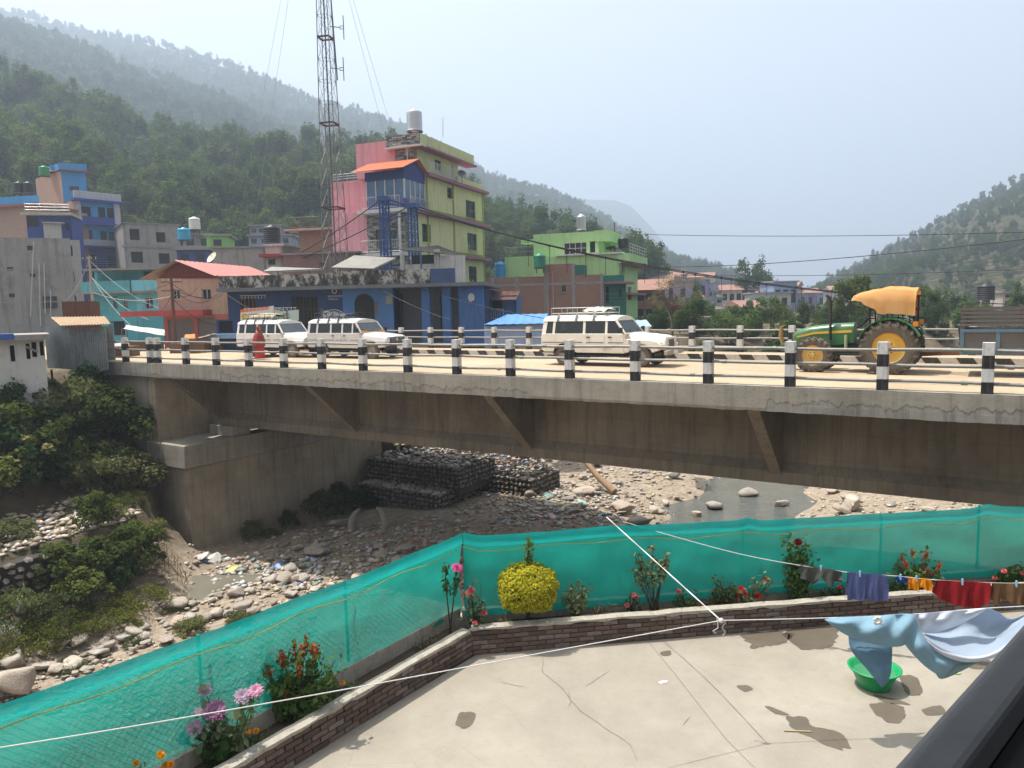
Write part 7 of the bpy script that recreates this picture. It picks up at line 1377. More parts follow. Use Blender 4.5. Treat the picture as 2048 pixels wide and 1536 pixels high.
    # pillars and windows
    py = lambda z: hw-.03+(ww-hw+.03)*(z-belt)/(1.68-belt)
    xs = [(xr+.09, xr+.16, .17), (-1.98, -1.95, .10), (-.68, -.68, .10), (.22, .22, .09)] if style == 'classic' else [(xr+.09, xr+.14, .14), (-1.85, -1.82, .1), (-.95, -.95, .09), (-.22, -.22, .09), (.42, .42, .08)]
    for s in (-1, 1):
        for xa, xb, w in xs:
            mb = MB(); mb.add([(xa-w/2, s*py(belt), belt-.02), (xa+w/2, s*py(belt), belt-.02), (xb+w/2, s*py(1.68), 1.68), (xb-w/2, s*py(1.68), 1.68), (xa-w/2, s*(py(belt)-.05), belt-.02), (xa+w/2, s*(py(belt)-.05), belt-.02), (xb+w/2, s*(py(1.68)-.05), 1.68), (xb-w/2, s*(py(1.68)-.05), 1.68)], [(0, 1, 2, 3), (7, 6, 5, 4), (0, 4, 5, 1), (2, 6, 7, 3), (1, 5, 6, 2), (3, 7, 4, 0)]); P(mb, 'pillar', body)
        mb = MB(); mb.bar((.98, s*py(belt), belt-.02), (.58, s*py(1.68), 1.70), .07, .06); P(mb, 'windscreen_pillar', body)
        ed = [a for a in xs]+[(.93, .6, .04)]
        for (a0, b0, w0), (a1, b1, w1) in zip(ed, ed[1:]):
            mb = MB(); y0, y1 = s*(py(belt)-.025), s*(py(1.64)-.025); q = [(a0+w0/2, y0, belt), (a1-w1/2, y0, belt), (b1-w1/2, y1, 1.64), (b0+w0/2, y1, 1.64)]; mb.poly(q, (0, -s*.008, 0)); P(mb, 'side_window', CGL)
        # doors
        dx = [(-.62, .17), (.26, .92)] if style == 'classic' else [(-.9, -.26), (-.18, .88)]
        for a, b in dx:
            mb = MB(); mb.box(a, b, s*(hw+.004)-.006, s*(hw+.004)+.006, .56, belt-.01); d = P(mb, 'door', body, bv=.004); mb = MB(); mb.box(a+.06, a+.2, s*(hw+.02)-.014, s*(hw+.02)+.014, 1.05, 1.09); P(mb, 'door_handle', TRIM, d)
        for a, b in ((xr+.06, -.72), (-.58, .14), (.30, .9)): mb = MB(); mb.box(a, b, s*(hw+.012)-.004, s*(hw+.012)+.004, .86, .885); P(mb, 'side_stripe', stripe)
        mb = MB(); mb.box(-.98, .95, s*(hw+.012)-.006, s*(hw+.012)+.006, .5, .56); P(mb, 'sill_trim', body)
        m = MB(); m.box(.86, .94, s*(hw+.16)-.08, s*(hw+.16)+.08, 1.22, 1.42); mr = P(m, 'wing_mirror', TRIM, bv=.015); m = MB(); m.bar((.92, s*hw, 1.2), (.9, s*(hw+.1), 1.28), .03); P(m, 'mirror_arm', TRIM, mr)
        for x in (-ax, ax): wheel(J, x, s*.70, .37, .22, RIMW, TYRE)
    mb = MB(); mb.poly([(.99, -.76, belt+.01), (.99, .76, belt+.01), (.6, .68, 1.67), (.6, -.68, 1.67)], (.01, 0, .006)); ws = P(mb, 'windscreen', WGL)
    mb = MB(); mb.bar((1.0, -.78, belt), (1.0, .78, belt), .07, .05); mb.bar((.6, -.7, 1.69), (.6, .7, 1.69), .07, .05); P(mb, 'windscreen_frame', body)
    for s in (-.35, .3): mb = MB(); mb.bar((1.03, s, belt+.03), (.9, s+.28, belt+.17), .02); P(mb, 'wiper', TRIM, ws)
    if scarf:
        mb = MB(); rows = [[(1.02-.014*j+.03*(i % 2), -.8+1.6*i/22, belt+.03+.03*j-.07*math.sin(math.pi*i/22)) for j in range(4)] for i in range(23)]; mb.sheet(rows, th=.01); P(mb, 'garland', scarf)
        mb = MB(); mb.poly([(.65, -.66, 1.56), (.65, .66, 1.56), (.61, .66, 1.655), (.61, -.66, 1.655)], (.012, 0, .004)); st = P(mb, 'sun_strip', flat('strip_pink', (.5, .3, .36)), ws)
        mb = MB(); [mb.box(.66, .672, -.56+.16*i, -.46+.16*i, 1.585, 1.625) for i in range(7)]; P(mb, 'strip_lettering', flat('strip_red', (.42, .03, .04)), st)
    mb = MB(); mb.box(xr+.005-.01, xr+.012, -.62, .62, belt+.03, 1.62); P(mb, 'rear_window', CGL)
    # seats
    for x in (.15, -.75, -1.6):
        for y in (-.42, .42): mb = MB(); mb.box(x-.25, x+.25, y-.24, y+.24, .56, .85); mb.box(x-.33, x-.2, y-.24, y+.24, .8, 1.32); P(mb, 'seat', SEAT, bv=.04)
    mb = MB(); mb.lathe([(.17+.015*math.cos(a), .015*math.sin(a)) for a in np.linspace(0, 6.283, 7)], (.62, -.4, 1.12), 14, axis='x'); P(mb, 'steering_wheel', TRIM)
    # roof rack
    rk = MB(); mt = flat('rack_pale', (.40, .39, .36), .5, .4) if style == 'classic' else TRIM
    x0, x1, y0, zz = xr+.35, (.1 if style == 'classic' else -.1), .62, roof+.05
    for z in (zz, zz+.2):
        for s in (-1, 1): rk.tube([(x0, s*y0, z), (x1, s*y0, z)], .016, 6)
        for x in (x0, x1): rk.tube([(x, -y0, z), (x, y0, z)], .016, 6)
    for i in range(6): x = x0+(x1-x0)*i/5; [rk.tube([(x, s*y0, zz-.08), (x, s*y0, zz+.2)], .014, 6) for s in (-1, 1)]; rk.tube([(x, -y0, zz), (x, y0, zz)], .013, 6)
    rk = P(rk, 'roof_rack', mt)
    for x in (x0+.35, (x0+x1)/2, x1-.4):
        for s in (-1, 1):
            mb = MB(); mb.sheet([[(x-.05, s*(ww+.03), 1.68), (x+.05, s*(ww+.03), 1.68)], [(x-.05, s*(ww-.01), 1.80), (x+.05, s*(ww-.01), 1.80)], [(x-.05, s*y0, zz), (x+.05, s*y0, zz)]], th=.012); P(mb, 'rack_strap', TRIM if style != 'classic' else IRON, rk)
    if rackload:
        mb = MB(); nn = 9; rows = []
        for i in range(nn+1):
            k = i/nn; x = rackload[0]+(rackload[1]-rackload[0])*k; rr = rackload[2]*math.sin(math.pi*min(1, max(0, .08+.84*k)))**.35; rows.append([(x, .45*math.cos(a)*(1+.1*math.sin(i*2+a*3)), zz+.06+rr*max(0, math.sin(a))+.02*math.sin(i*1.7+a*5)) for a in np.linspace(0, math.pi, 9)])
        mb.sheet(rows); tag(mb.build('roof_load', rackload[3], J, local=True), rackload[4])
    mb = MB(); mb.tube([(-.3, -.3, .32), (xr-.05, -.3, .34)], .03, 6); mb.box(-1.9, 1.9, -.35, .35, .36, .47); P(mb, 'chassis', TRIM)
    return J
PW1 = carpaint('jeep_cream', (.72, .69, .60)); PW2 = carpaint('jeep_silver', (.55, .55, .53)); PW3 = carpaint('jeep_white', (.68, .67, .64))
STB = flat('stripe_dark', (.04, .035, .035))
Jm = jeep('cream white jeep with roof rack driving across the middle of the bridge', B(-12.05, 6.95, -.196), BA, PW1, STB, 'classic', None, (-.9, .05, .16, flat('bundle_pale', (.55, .54, .5)), 'rolled pale bundle at the front of the roof rack'))
Jn = jeep('silver long jeep with flower garland on its bonnet', B(-25.6, 7.5, -.196), BA+.04, PW2, flat('stripe_blue', (.10, .14, .3)), 'square', paint('garland_orange', (.62, .25, .04), .8, .4, .2, 9), (-1.2, -.3, .1, TRIM, 'dark bundle on the roof rack'))
Jl = jeep('white jeep with straw bundle on its roof beside the billboard', B(-30.6, 7.2, -.196), BA+.02, PW3, STB, 'square', None, (-1.9, .0, .2, paint('straw', (.42, .37, .24), .9, .4, .4, 8), 'flattened straw bundle on the roof rack'))
def letters(parent, txt, size, loc, rot, mat, name='lettering'):
    c = bpy.data.curves.new(name, 'FONT'); c.body = txt; c.size = size; c.extrude = .003; c.materials.append(mat); o = bpy.data.objects.new(name, c); COL.objects.link(o); o.parent = parent; o.location = loc; o.rotation_euler = rot; bpy.context.view_layer.update(); me = bpy.data.meshes.new_from_object(o.evaluated_get(bpy.context.evaluated_depsgraph_get())); m = bpy.data.objects.new(name, me); COL.objects.link(m); m.parent = parent; m.location = loc; m.rotation_euler = rot; bpy.data.objects.remove(o); return m
letters(Jm, 'DI', .2, (1.12, -.858, .84), (math.pi/2, .0, 0), flat('letter_red', (.42, .05, .03)), 'door_lettering'); letters(Jm, 'DAKAI', .12, (.1, -.862, .62), (math.pi/2, 0, 0), flat('letter_grey', (.35, .34, .32)), 'door_lettering')
# tractor
TG_ = carpaint('tractor_green', (.010, .11, .026)); TY = carpaint('tractor_yellow', (.62, .36, .02)); CVR = N('canopy_cloth'); co = CVR.coord(); cf = CVR.mix(CVR.noise(co, 2, 5), (.58, .28, .08), (.78, .50, .24)); ca = CVR.n('BsdfDiffuse'); CVR.l(cf, ca.inputs[0]); cb_ = CVR.n('BsdfTranslucent'); CVR.l(cf, cb_.inputs[0]); cm_ = CVR.n('MixShader'); cm_.inputs[0].default_value = .35; CVR.l(ca.outputs[0], cm_.inputs[1]); CVR.l(cb_.outputs[0], cm_.inputs[2]); CVR = CVR.done(cm_)
tw0 = B(-3.55, 6.9+.0, -.196); T = thing('tractor', 'green tractor with yellow wheels and orange cloth canopy', 'tractor', tw0, BA+math.pi)
PT = lambda mb, nm, m, par=T, bv=0: mb.build(nm, m, par, local=True, bevel=bv)
mb = MB(); rows = []
for x, h, zb, zt in ((.05, .36, .9, 1.52), (.6, .36, .82, 1.5), (1.3, .33, .8, 1.42), (1.75, .29, .82, 1.30), (1.88, .25, .86, 1.2)): rows.append([(x, -h, zb), (x, -h, zt-.16), (x, -h*.82, zt-.03), (x, 0, zt), (x, h*.82, zt-.03), (x, h, zt-.16), (x, h, zb)])
mb.sheet(rows[::-1]); mb.add(rows[-1], [tuple(range(6, -1, -1))]); mb.add(rows[0], [tuple(range(7))]); bn = PT(mb, 'bonnet', TG_)
for s in (-1, 1):
    mb = MB(); mb.poly([(.1, s*.362, 1.30), (1.2, s*.345, 1.24), (1.75, s*.302, 1.10), (1.72, s*.304, 1.05), (1.2, s*.349, 1.17), (.1, s*.366, 1.22)], (0, s*.008, 0)); PT(mb, 'bonnet_stripe', TY, bn)
mb = MB(); mb.box(1.86, 1.92, -.22, .22, .84, 1.14); PT(mb, 'grille', TRIM, bv=.02)
mb = MB(); mb.box(-.9, 1.7, -.2, .2, .5, .86); PT(mb, 'engine_block', flat('engine_dark', (.03, .06, .035), .7), bv=.03); mb = MB(); mb.box(-1.25, -.4, -.34, .34, .55, 1.05); PT(mb, 'transmission', TG_, bv=.04); mb = MB(); mb.bar((1.15, -.6, .52), (1.15, .6, .52), .12); PT(mb, 'front_axle', TG_); mb = MB(); mb.tube([(-1.0, -.6, .76), (-1.0, .6, .76)], .13, 10); PT(mb, 'rear_axle', TG_)
mb = MB(); mb.tube([(.72, .38, 1.0), (.72, .38, 2.2), (.76, .38, 2.32), (.86, .38, 2.38)], .04, 8); PT(mb, 'exhaust_pipe', flat('exhaust_dark', (.03, .028, .025), .8)); mb = MB(); mb.tube([(.25, .42, .7), (.25, .42, 1.15)], .05, 8); PT(mb, 'filter_canister', flat('filter_pale', (.3, .34, .2)))
mb = MB(); mb.box(1.88, 2.25, -.28, .28, .62, .86); PT(mb, 'front_bracket', TG_, bv=.03); mb = MB(); mb.tube([(2.2, .1, .8), (2.28, .1, 1.1), (2.26, .1, 1.42)], [.06, .075, .06], 8); PT(mb, 'wrapped_horn', paint('horn_ochre', (.36, .22, .08), .9, .4, .4, 9)); mb = MB(); mb.bar((1.95, .1, 1.0), (2.22, .1, 1.3), .04); PT(mb, 'horn_stay', TRIM)
for s in (-1, 1):
    wheel(T, 1.15, s*.70, .53, .30, TY, TYRE, .60, 18); wheel(T, -1.0, s*.80, .78, .44, TY, TYRE, .58, 20)
    mb = MB(); rows = []
    for a in np.linspace(.25, 2.75, 12): rows.append([(-1.0+.86*math.cos(a), s*y, .80+.86*math.sin(a)) for y in (.42, .72, 1.02)])
    mb.sheet(rows, th=.03); PT(mb, 'mudguard', TG_); mb = MB(); mb.box(-1.75, -1.62, s*.95-.07, s*.95+.07, 1.42, 1.56); PT(mb, 'tail_lamp', AMB)
    mb = MB(); mb.box(-.3, .35, s*.5-.16, s*.5+.16, .52, .58); PT(mb, 'foot_step', TRIM)
mb = MB(); mb.box(-1.2, -.72, -.26, .26, 1.05, 1.18); mb.box(-1.28, -1.15, -.26, .26, 1.15, 1.6); PT(mb, 'seat', flat('seat_yellow', (.4, .3, .03)), bv=.04)
mb = MB(); mb.tube([(0, 0, 1.35), (-.3, 0, 1.62)], .03, 6); mb.lathe([(.19+.018*math.cos(a), .018*math.sin(a)) for a in np.linspace(0, 6.283, 7)], (-.33, 0, 1.64), 16); PT(mb, 'steering_wheel', TRIM)
mb = MB()
for s in (-1, 1):
    mb.tube([(-1.62, s*.62, 1.4), (-1.62, s*.62, 2.3)], .03, 6); mb.tube([(-.45, s*.62, 1.3), (-.4, s*.62, 2.3)], .03, 6); mb.tube([(-1.75, s*.62, 1.92), (-.42, s*.62, 1.92)], .025, 6); mb.tube([(-1.7, s*.62, 2.3), (.02, s*.62, 2.3)], .025, 6)
    for x in (-1.5, -1.2, -.9, -.65): mb.tube([(x, s*.62, 1.5), (x, s*.62, 1.92)], .018, 5)
mb.tube([(-1.75, -.62, 1.92), (-1.75, .62, 1.92)], .025, 6); PT(mb, 'canopy_frame', TRIM)
mb = MB(); rows = []
for i in range(15):
    k = i/14; x = .08-1.75*k; zt = float(np.interp(k, [0, .12, .6, 1], [2.36, 2.46, 2.62, 2.54])); wv = .035*math.sin(i*2.3); dz = .05+.66*min(1, k*2.1)**1.2; r = []
    for y in (-.72, -.70, -.68, -.55, -.25, 0, .25, .55, .68, .70, .72):
        a = abs(y); z = zt-.11*(a/.68)**1.5 if a <= .68 else zt-.11-(dz*(.5 if a < .71 else 1)); r.append((x+(wv if a > .68 else 0), y*(1+wv*(1 if a > .68 else 0)), z+.012*math.sin(i*1.9+y*7)))
    rows.append(r)
mb.sheet(rows, th=.008); PT(mb, 'canopy', CVR)
# trailer
tr = thing('trailer', 'dusty blue-grey farm trailer with slatted sides behind the tractor', 'trailer', B(-.55, 6.9, -.196), BA+math.pi); PR = lambda mb, nm, m, par=tr, bv=0: mb.build(nm, m, par, local=True, bevel=bv); MTB = paint('trailer_blue', (.10, .17, .23), .8, .3, .6, 2, .4, dcol=(.25, .2, .14)); MTW = paint('trailer_board', (.13, .122, .11), .9, .35, .5, 2, .4)
mb = MB(); mb.box(-3.6, .2, -.95, .95, .62, .74); PR(mb, 'bed', MTB); mb = MB(); mb.bar((.2, 0, .62), (1.3, 0, .55), .12); mb.bar((.2, .5, .62), (1.2, .05, .56), .09); mb.bar((.2, -.5, .62), (1.2, -.05, .56), .09); PR(mb, 'drawbar', RUST)
for s in (-1, 1):
    mb = MB(); mb.box(-3.6, .2, s*.95-.03, s*.95+.03, .74, 1.32); sd_ = PR(mb, 'side_board', MTW)
    for x in (-3.55, -2.6, -1.65, -.7, .15): mb = MB(); mb.box(x-.05, x+.05, s*.985-.02, s*.985+.02, .66, 1.34); PR(mb, 'stake', MTB, sd_)
    for z in (.78, 1.29): mb = MB(); mb.box(-3.6, .2, s*.99-.02, s*.99+.02, z-.04, z+.04); PR(mb, 'side_rail', MTB, sd_)
    for j in range(5): mb = MB(); z = 1.42+.11*j; mb.box(-3.6, .2, s*.95-.015, s*.95+.015, z, z+.07); PR(mb, 'slat', MTW)
    for x in (-3.5, -2.4, -1.2, .12): mb = MB(); mb.box(x-.04, x+.04, s*.92-.03, s*.92+.03, 1.3, 2.0); PR(mb, 'upright', MTW)
    for x in (-2.2,): wheel(tr, x, s*.72, .42, .24, RIMW, TYRE)
mb = MB(); mb.box(.14, .2, -.92, .92, .74, 1.9); PR(mb, 'front_board', MTW)
for z in (.25, 1.1): mb = MB(); mb.bar((.24, -.9, .8), (.24, .9, .8+z*.6), .05); PR(mb, 'brace', MTB)

# ---- people
SKIN = flat('skin', (.30, .17, .11), .6); HAIR = flat('hair_black', (.012, .01, .01), .5)
def body(name, label, loc, rz, J, E, cloth, group=None, mat=SKIN):
    """One continuous skinned figure; J joints {name: (x, y, z, radius)}, E bones; cloth = list of (name, material, rings)."""
    e = thing(name, label, 'person', loc, rz, group); ks = list(J); me = bpy.data.meshes.new('body'); me.from_pydata([J[k][:3] for k in ks], [(ks.index(a), ks.index(b)) for a, b in E], []); o = bpy.data.objects.new('body', me); COL.objects.link(o); o.parent = e; me.materials.append(mat)
    o.modifiers.new('skin', 'SKIN'); sv = me.skin_vertices[0].data
    for i, k in enumerate(ks): sv[i].radius = (J[k][3],)*2; sv[i].use_root = (i == 0)
    m = o.modifiers.new('sub', 'SUBSURF'); m.levels = m.render_levels = 2
    for nm, mt, rings in cloth:
        mb = MB(); rows = []
        for (x, y, z, rx, ry, fold) in rings: rows.append([(x+rx*math.cos(a)*(1+fold*math.sin(7*a+z*4)), y+ry*math.sin(a)*(1+fold*math.sin(7*a+z*4)), z) for a in np.linspace(0, 2*math.pi, 29)])
        mb.sheet(rows, th=.006); c = mb.build(nm, mt, e, local=True)
    return e
def hair(e, x, y, z, r, long=0):
    mb = MB(); mb.lathe([(r*1.04*math.sin(a), r*1.12*math.cos(a)) for a in np.linspace(1.75, 0, 8)], (x-.012, y, z), 14); mb.build('hair', HAIR, e, local=True)
HD = {'pelvis': (0, 0, .86, .13), 'waist': (0, 0, 1.0, .115), 'chest': (0, 0, 1.2, .135), 'neck': (.01, 0, 1.36, .05), 'chin': (.03, 0, 1.42, .062), 'head': (.02, 0, 1.5, .088), 'crown': (.015, 0, 1.56, .07), 'shl': (0, .16, 1.28, .055), 'ell': (.02, .21, 1.03, .042), 'wrl': (.12, .16, .87, .03), 'hal': (.16, .14, .82, .033), 'shr': (0, -.16, 1.28, .055), 'elr': (-.02, -.21, 1.03, .042), 'wrr': (.1, -.19, .84, .03), 'har': (.13, -.18, .78, .033), 'hpl': (0, .09, .8, .09), 'knl': (.12, .09, .46, .062), 'anl': (.05, .09, .09, .042), 'tol': (.19, .1, .035, .035), 'hpr': (0, -.09, .8, .09), 'knr': (-.04, -.09, .45, .062), 'anr': (-.18, -.09, .11, .042), 'tor': (-.06, -.1, .035, .035)}
HE = [('pelvis', 'waist'), ('waist', 'chest'), ('chest', 'neck'), ('neck', 'chin'), ('chin', 'head'), ('head', 'crown'), ('chest', 'shl'), ('shl', 'ell'), ('ell', 'wrl'), ('wrl', 'hal'), ('chest', 'shr'), ('shr', 'elr'), ('elr', 'wrr'), ('wrr', 'har'), ('pelvis', 'hpl'), ('hpl', 'knl'), ('knl', 'anl'), ('anl', 'tol'), ('pelvis', 'hpr'), ('hpr', 'knr'), ('knr', 'anr'), ('anr', 'tor')]
sr = paint('sari_red', (.46, .03, .03), .8, .3, .2, 5, .3, dcol=(.5, .25, .08)); srd = paint('veil_rust', (.26, .035, .03), .8, .3, .2, 6, .3, dcol=(.45, .2, .1))
wom = body('person', 'person in a red sari and veil walking along the bridge', B(-29.75, 5.1, -.196), BA+.25, HD, HE, [('sari_skirt', sr, [(0, 0, .06, .27, .235, .09), (0, 0, .3, .235, .205, .08), (0, 0, .6, .205, .19, .05), (0, 0, .85, .185, .18, .03), (0, 0, 1.02, .155, .155, .01)]), ('veil', srd, [(-.06, -.04, .62, .31, .30, .12), (-.04, -.02, .86, .29, .30, .10), (-.02, 0, 1.08, .22, .275, .07), (-.01, 0, 1.25, .15, .215, .03), (-.01, 0, 1.335, .088, .11, .02), (-.015, 0, 1.41, .09, .09, .01), (-.015, 0, 1.5, .104, .102, .01), (-.015, 0, 1.58, .085, .085, .01), (-.01, 0, 1.62, .02, .02, 0)])])
SJ = dict(HD)
SJ.update({'pelvis': (0, 0, .12, .14), 'waist': (0, 0, .25, .12), 'chest': (.02, 0, .45, .14), 'neck': (.04, 0, .6, .05), 'chin': (.06, 0, .66, .062), 'head': (.05, 0, .73, .09), 'crown': (.045, 0, .79, .07), 'shl': (.02, .17, .52, .06), 'ell': (.12, .22, .3, .045), 'wrl': (.3, .17, .26, .033), 'hal': (.36, .15, .26, .035), 'shr': (.02, -.17, .52, .06), 'elr': (.12, -.22, .3, .045), 'wrr': (.3, -.17, .26, .033), 'har': (.36, -.15, .26, .035), 'hpl': (.08, .1, .1, .09), 'knl': (.45, .11, .12, .07), 'anl': (.47, .11, -.22, .045), 'tol': (.58, .11, -.26, .035), 'hpr': (.08, -.1, .1, .09), 'knr': (.45, -.11, .12, .07), 'anr': (.47, -.11, -.22, .045), 'tor': (.58, -.11, -.26, .035)})
def sit(Jp, lx, ly, label, mt, rz=0., veil=None):
    base = WMJ(Jp) @ Vector((lx, ly, .84)); e = body('person', label, base, Jp.rotation_euler.z+rz, SJ, HE, [('shirt', mt, [(0, 0, .04, .18, .2, .02), (.01, 0, .25, .165, .19, .02), (.02, 0, .45, .17, .215, .02), (.03, 0, .56, .12, .18, .02), (.04, 0, .62, .07, .08, 0)])]+([('veil', veil, [(.03, 0, .5, .15, .22, .04), (.04, 0, .62, .11, .13, .03), (.03, 0, .74, .115, .12, .01), (.03, 0, .82, .07, .07, .01), (.03, 0, .85, .01, .01, 0)])] if veil else []))
    if not veil: hair(e, .04, 0, .745, .1)
    return e
def WMJ(o): return Matrix.Translation(o.location) @ Matrix.Rotation(o.rotation_euler.z, 4, 'Z')
sit(Jm, -1.2, -.5, 'person in a peach shawl seated at the rear window of the cream jeep', flat('peach_cloth', (.62, .22, .14)), 0, flat('peach_cloth', (.62, .22, .14))); sit(Jm, -.35, -.5, 'person in red clothes seated behind the open middle window of the jeep', flat('red_cloth', (.55, .035, .03)), .2, flat('red_cloth', (.55, .035, .03))); sit(Jm, .15, .42, 'person in a white shirt at the wheel of the cream jeep', flat('white_cloth', (.55, .55, .55))); sit(Jn, .0, -.45, 'person in a red and blue jacket in the silver jeep', flat('blue_cloth', (.05, .12, .3))); sit(Jl, .0, -.45, 'person in red seated in the left white jeep', flat('red_cloth', (.55, .035, .03)))
# ================================================================ flowers in the planter, washing, basin, river oddments
d1 = (W1-W0).normalized(); n1_ = Vector((-d1.y, d1.x)); d2 = (W2-W1).normalized(); n2_ = Vector((-d2.y, d2.x))
def bed(px, off=.32, left=None):
    """Point on the planter's soil below photo column px."""
    left = px < 940 if left is None else left
    p, d, n = (W0, d1, n1_) if left else (W1, d2, n2_); p = p+n*off; y = 1300
    for _ in range(6):
        v = ray(px, y); k = (p-CAM.to_2d()).dot(n)/(v.x*n.x+v.y*n.y); q = CAM+v*k; y = pj((q.x, q.y, YZ+.3))[1]
    return Vector((q.x, q.y, YZ+.28))
def above(b, px, py): return ony(px, py, b.y)
GL1 = leafmat('garden_leaf', (.035, .075, .02), (.09, .15, .045), None, .3); GL2 = leafmat('garden_leaf_grey', (.06, .09, .05), (.14, .18, .11), None, .25); GL3 = leafmat('garden_leaf_dark', (.02, .045, .015), (.05, .085, .03), None, .25); GLR = leafmat('garden_leaf_red', (.06, .03, .02), (.07, .10, .035), None, .3); GLY = leafmat('duranta_leaf', (.11, .15, .02), (.42, .38, .03), (.60, .38, .03), .3); DRY = leafmat('dry_leaf', (.25, .19, .10), (.40, .32, .18), None, .2); STM = flat('stem_green', (.06, .10, .03), .7); STD = flat('stem_dark', (.045, .035, .025), .8)
PET = {k: leafmat('petal_'+k, c, c2, None, .3) for k, c, c2 in (('red', (.42, .012, .02), (.6, .03, .035)), ('scarlet', (.48, .06, .03), (.62, .13, .06)), ('pink', (.50, .03, .22), (.66, .12, .36)), ('mauve', (.40, .10, .28), (.70, .52, .66)), ('orange', (.70, .22, .01), (.80, .36, .02)), ('rose', (.58, .06, .10), (.70, .16, .18)), ('maroon', (.10, .008, .012), (.2, .015, .02)))}
def petals(parent, c, r, kind, n=46, layers=4, cup=.5, nrm=None, name='flower', flat_=1.):
    rng = np.random.default_rng(int(abs(c.x*977+c.z*331)*10) % 99991); V = []; nz = (Vector(nrm) if nrm else (CAM-c).normalized()*.7+Vector((0, 0, .6))).normalized(); ax_ = nz.cross(Vector((0, 0, 1))).normalized(); ay_ = nz.cross(ax_)
    for l in range(layers):
        k = (l+1)/layers; m = int(n*k/sum((i+1)/layers for i in range(layers)))+3
        for i in range(m):
            a = 2*math.pi*(i+.5*l)/m+rng.normal()*.1; dr = ax_*math.cos(a)+ay_*math.sin(a); L = r*(.35+.65*k)*rng.uniform(.85, 1.12); up = (1-k)*cup*1.4+.12; tip = c+dr*L*math.cos(up)+nz*L*math.sin(up)*flat_; s_ = dr.cross(nz)*r*.20*(1.2-.3*k); mid = c.lerp(tip, .6)+nz*r*.06
            V += [c, mid+s_, tip, mid-s_]
    V = np.array([tuple(v) for v in V]); im = WM[parent.name].inverted(); V = np.array([tuple(im @ Vector(v)) for v in V]); o = bpy.data.objects.new(name, quads_mesh(name, V, np.arange(len(V)).reshape(-1, 4), PET[kind])); COL.objects.link(o); o.parent = parent; return o
def leafy(parent, base, tips, nleaf, size, mat, stem=STM, r0=.012, lo=.15, aspect=.5, spread=.09, droop=.1, stems=True):
    """Stems from base to each tip, leaves along them."""
    im = WM[parent.name].inverted(); rng = np.random.default_rng(int(abs(base.x*1371+base.y*77+len(tips))*7) % 99991); C = []; O = []
    for j, t in enumerate(tips):
        mb = MB(); t = Vector(t); b = base+Vector((rng.normal()*.03, rng.normal()*.03, -.05)); m = b.lerp(t, .5)+Vector((rng.normal()*.03, rng.normal()*.03, 0)); pts = [b.lerp(m, k).lerp(m.lerp(t, k), k) for k in np.linspace(0, 1, 7)]
        if stems: mb.tube(pts, [r0*(1-.7*k) for k in np.linspace(0, 1, 7)], 5); mb.build('stem', stem, parent)
        for _ in range(max(1, nleaf//len(tips))): k = lo+(1-lo)*rng.random(); p = b.lerp(m, k).lerp(m.lerp(t, k), k); o_ = rng.normal(size=3); o_ /= np.linalg.norm(o_); C.append(np.array(p)+o_*spread*rng.random()**.6); O.append(o_)
    C = np.array(C); V, F = leaves(C, size, np.array(O), aspect, rng, droop); V = np.array([tuple(im @ Vector(v)) for v in V]); o = bpy.data.objects.new('foliage', quads_mesh('foliage', V, F, mat)); COL.objects.link(o); o.parent = parent; return o
def plant(name, label, base, group=None): return thing(name, label, 'plant', base, 0, group)
rp = random.Random(21); J3 = lambda s: Vector((rp.uniform(-s, s), rp.uniform(-s, s), rp.uniform(-s, s)))
# dahlias, lower left
b = bed(460); p = plant('dahlia_plant', 'dahlia plant with white-tipped purple blooms in front of the net, lower left', b)
fl = [((411, 1377), .085), ((437, 1413), .13), ((424, 1436), .10), ((403, 1418), .055), ((397, 1447), .095), ((366, 1478), .085), ((492, 1383), .095), ((509, 1386), .085)]; tips = [above(b+J3(.08), *q) for q, r in fl]
for t in tips: t.y += rp.uniform(-.12, .05)
leafy(p, b, tips+[b+Vector((-.25, 0, .35)), b+Vector((.2, .05, .5)), b+Vector((0, -.1, .25)), b+Vector((-.1, .1, .45))], 330, .13, GL2, STM, .014, .1, .55, .11)
for t, (q, r) in zip(tips, fl): petals(p, t, r, 'mauve', 80, 5)
# scarlet salvia bushes
def salvia(label, px, pts, w, hgt, nl, sp):
    b = bed(px); p = plant('salvia_bush', label, b); tips = [above(b+Vector((0, rp.uniform(-.15, .15), 0)), *q) for q in pts]; leafy(p, b, tips+[b+Vector((rp.uniform(-w, w), rp.uniform(-.2, .2), hgt*rp.uniform(.4, .8))) for _ in range(14)], nl, .085, GL1, STM, .01, .2, .6, .13)
    for t in tips:
        im = WM[p.name].inverted(); L = sp*rp.uniform(.7, 1.25); dr = (t-b).normalized(); rng = np.random.default_rng(rp.randrange(9999)); C = np.array([tuple(t-dr*L*k) for k in rng.random(60)])+rng.normal(size=(60, 3))*.016; V, F = leaves(C, .042, None, .6, rng, -.2); V = np.array([tuple(im @ Vector(v)) for v in V]); o = bpy.data.objects.new('flower_spike', quads_mesh('flower_spike', V, F, PET['scarlet'])); COL.objects.link(o); o.parent = p
salvia('large bush of scarlet flower spikes beside the purple dahlias', 605, [(611, 1272), (588, 1285), (603, 1290), (627, 1290), (565, 1305), (560, 1310), (533, 1306), (527, 1325), (545, 1325), (596, 1315), (560, 1335), (622, 1325), (600, 1340), (620, 1345), (537, 1350), (578, 1355), (565, 1380), (524, 1385), (545, 1405), (532, 1405), (495, 1360), (635, 1295)], .45, .9, 1500, .17)
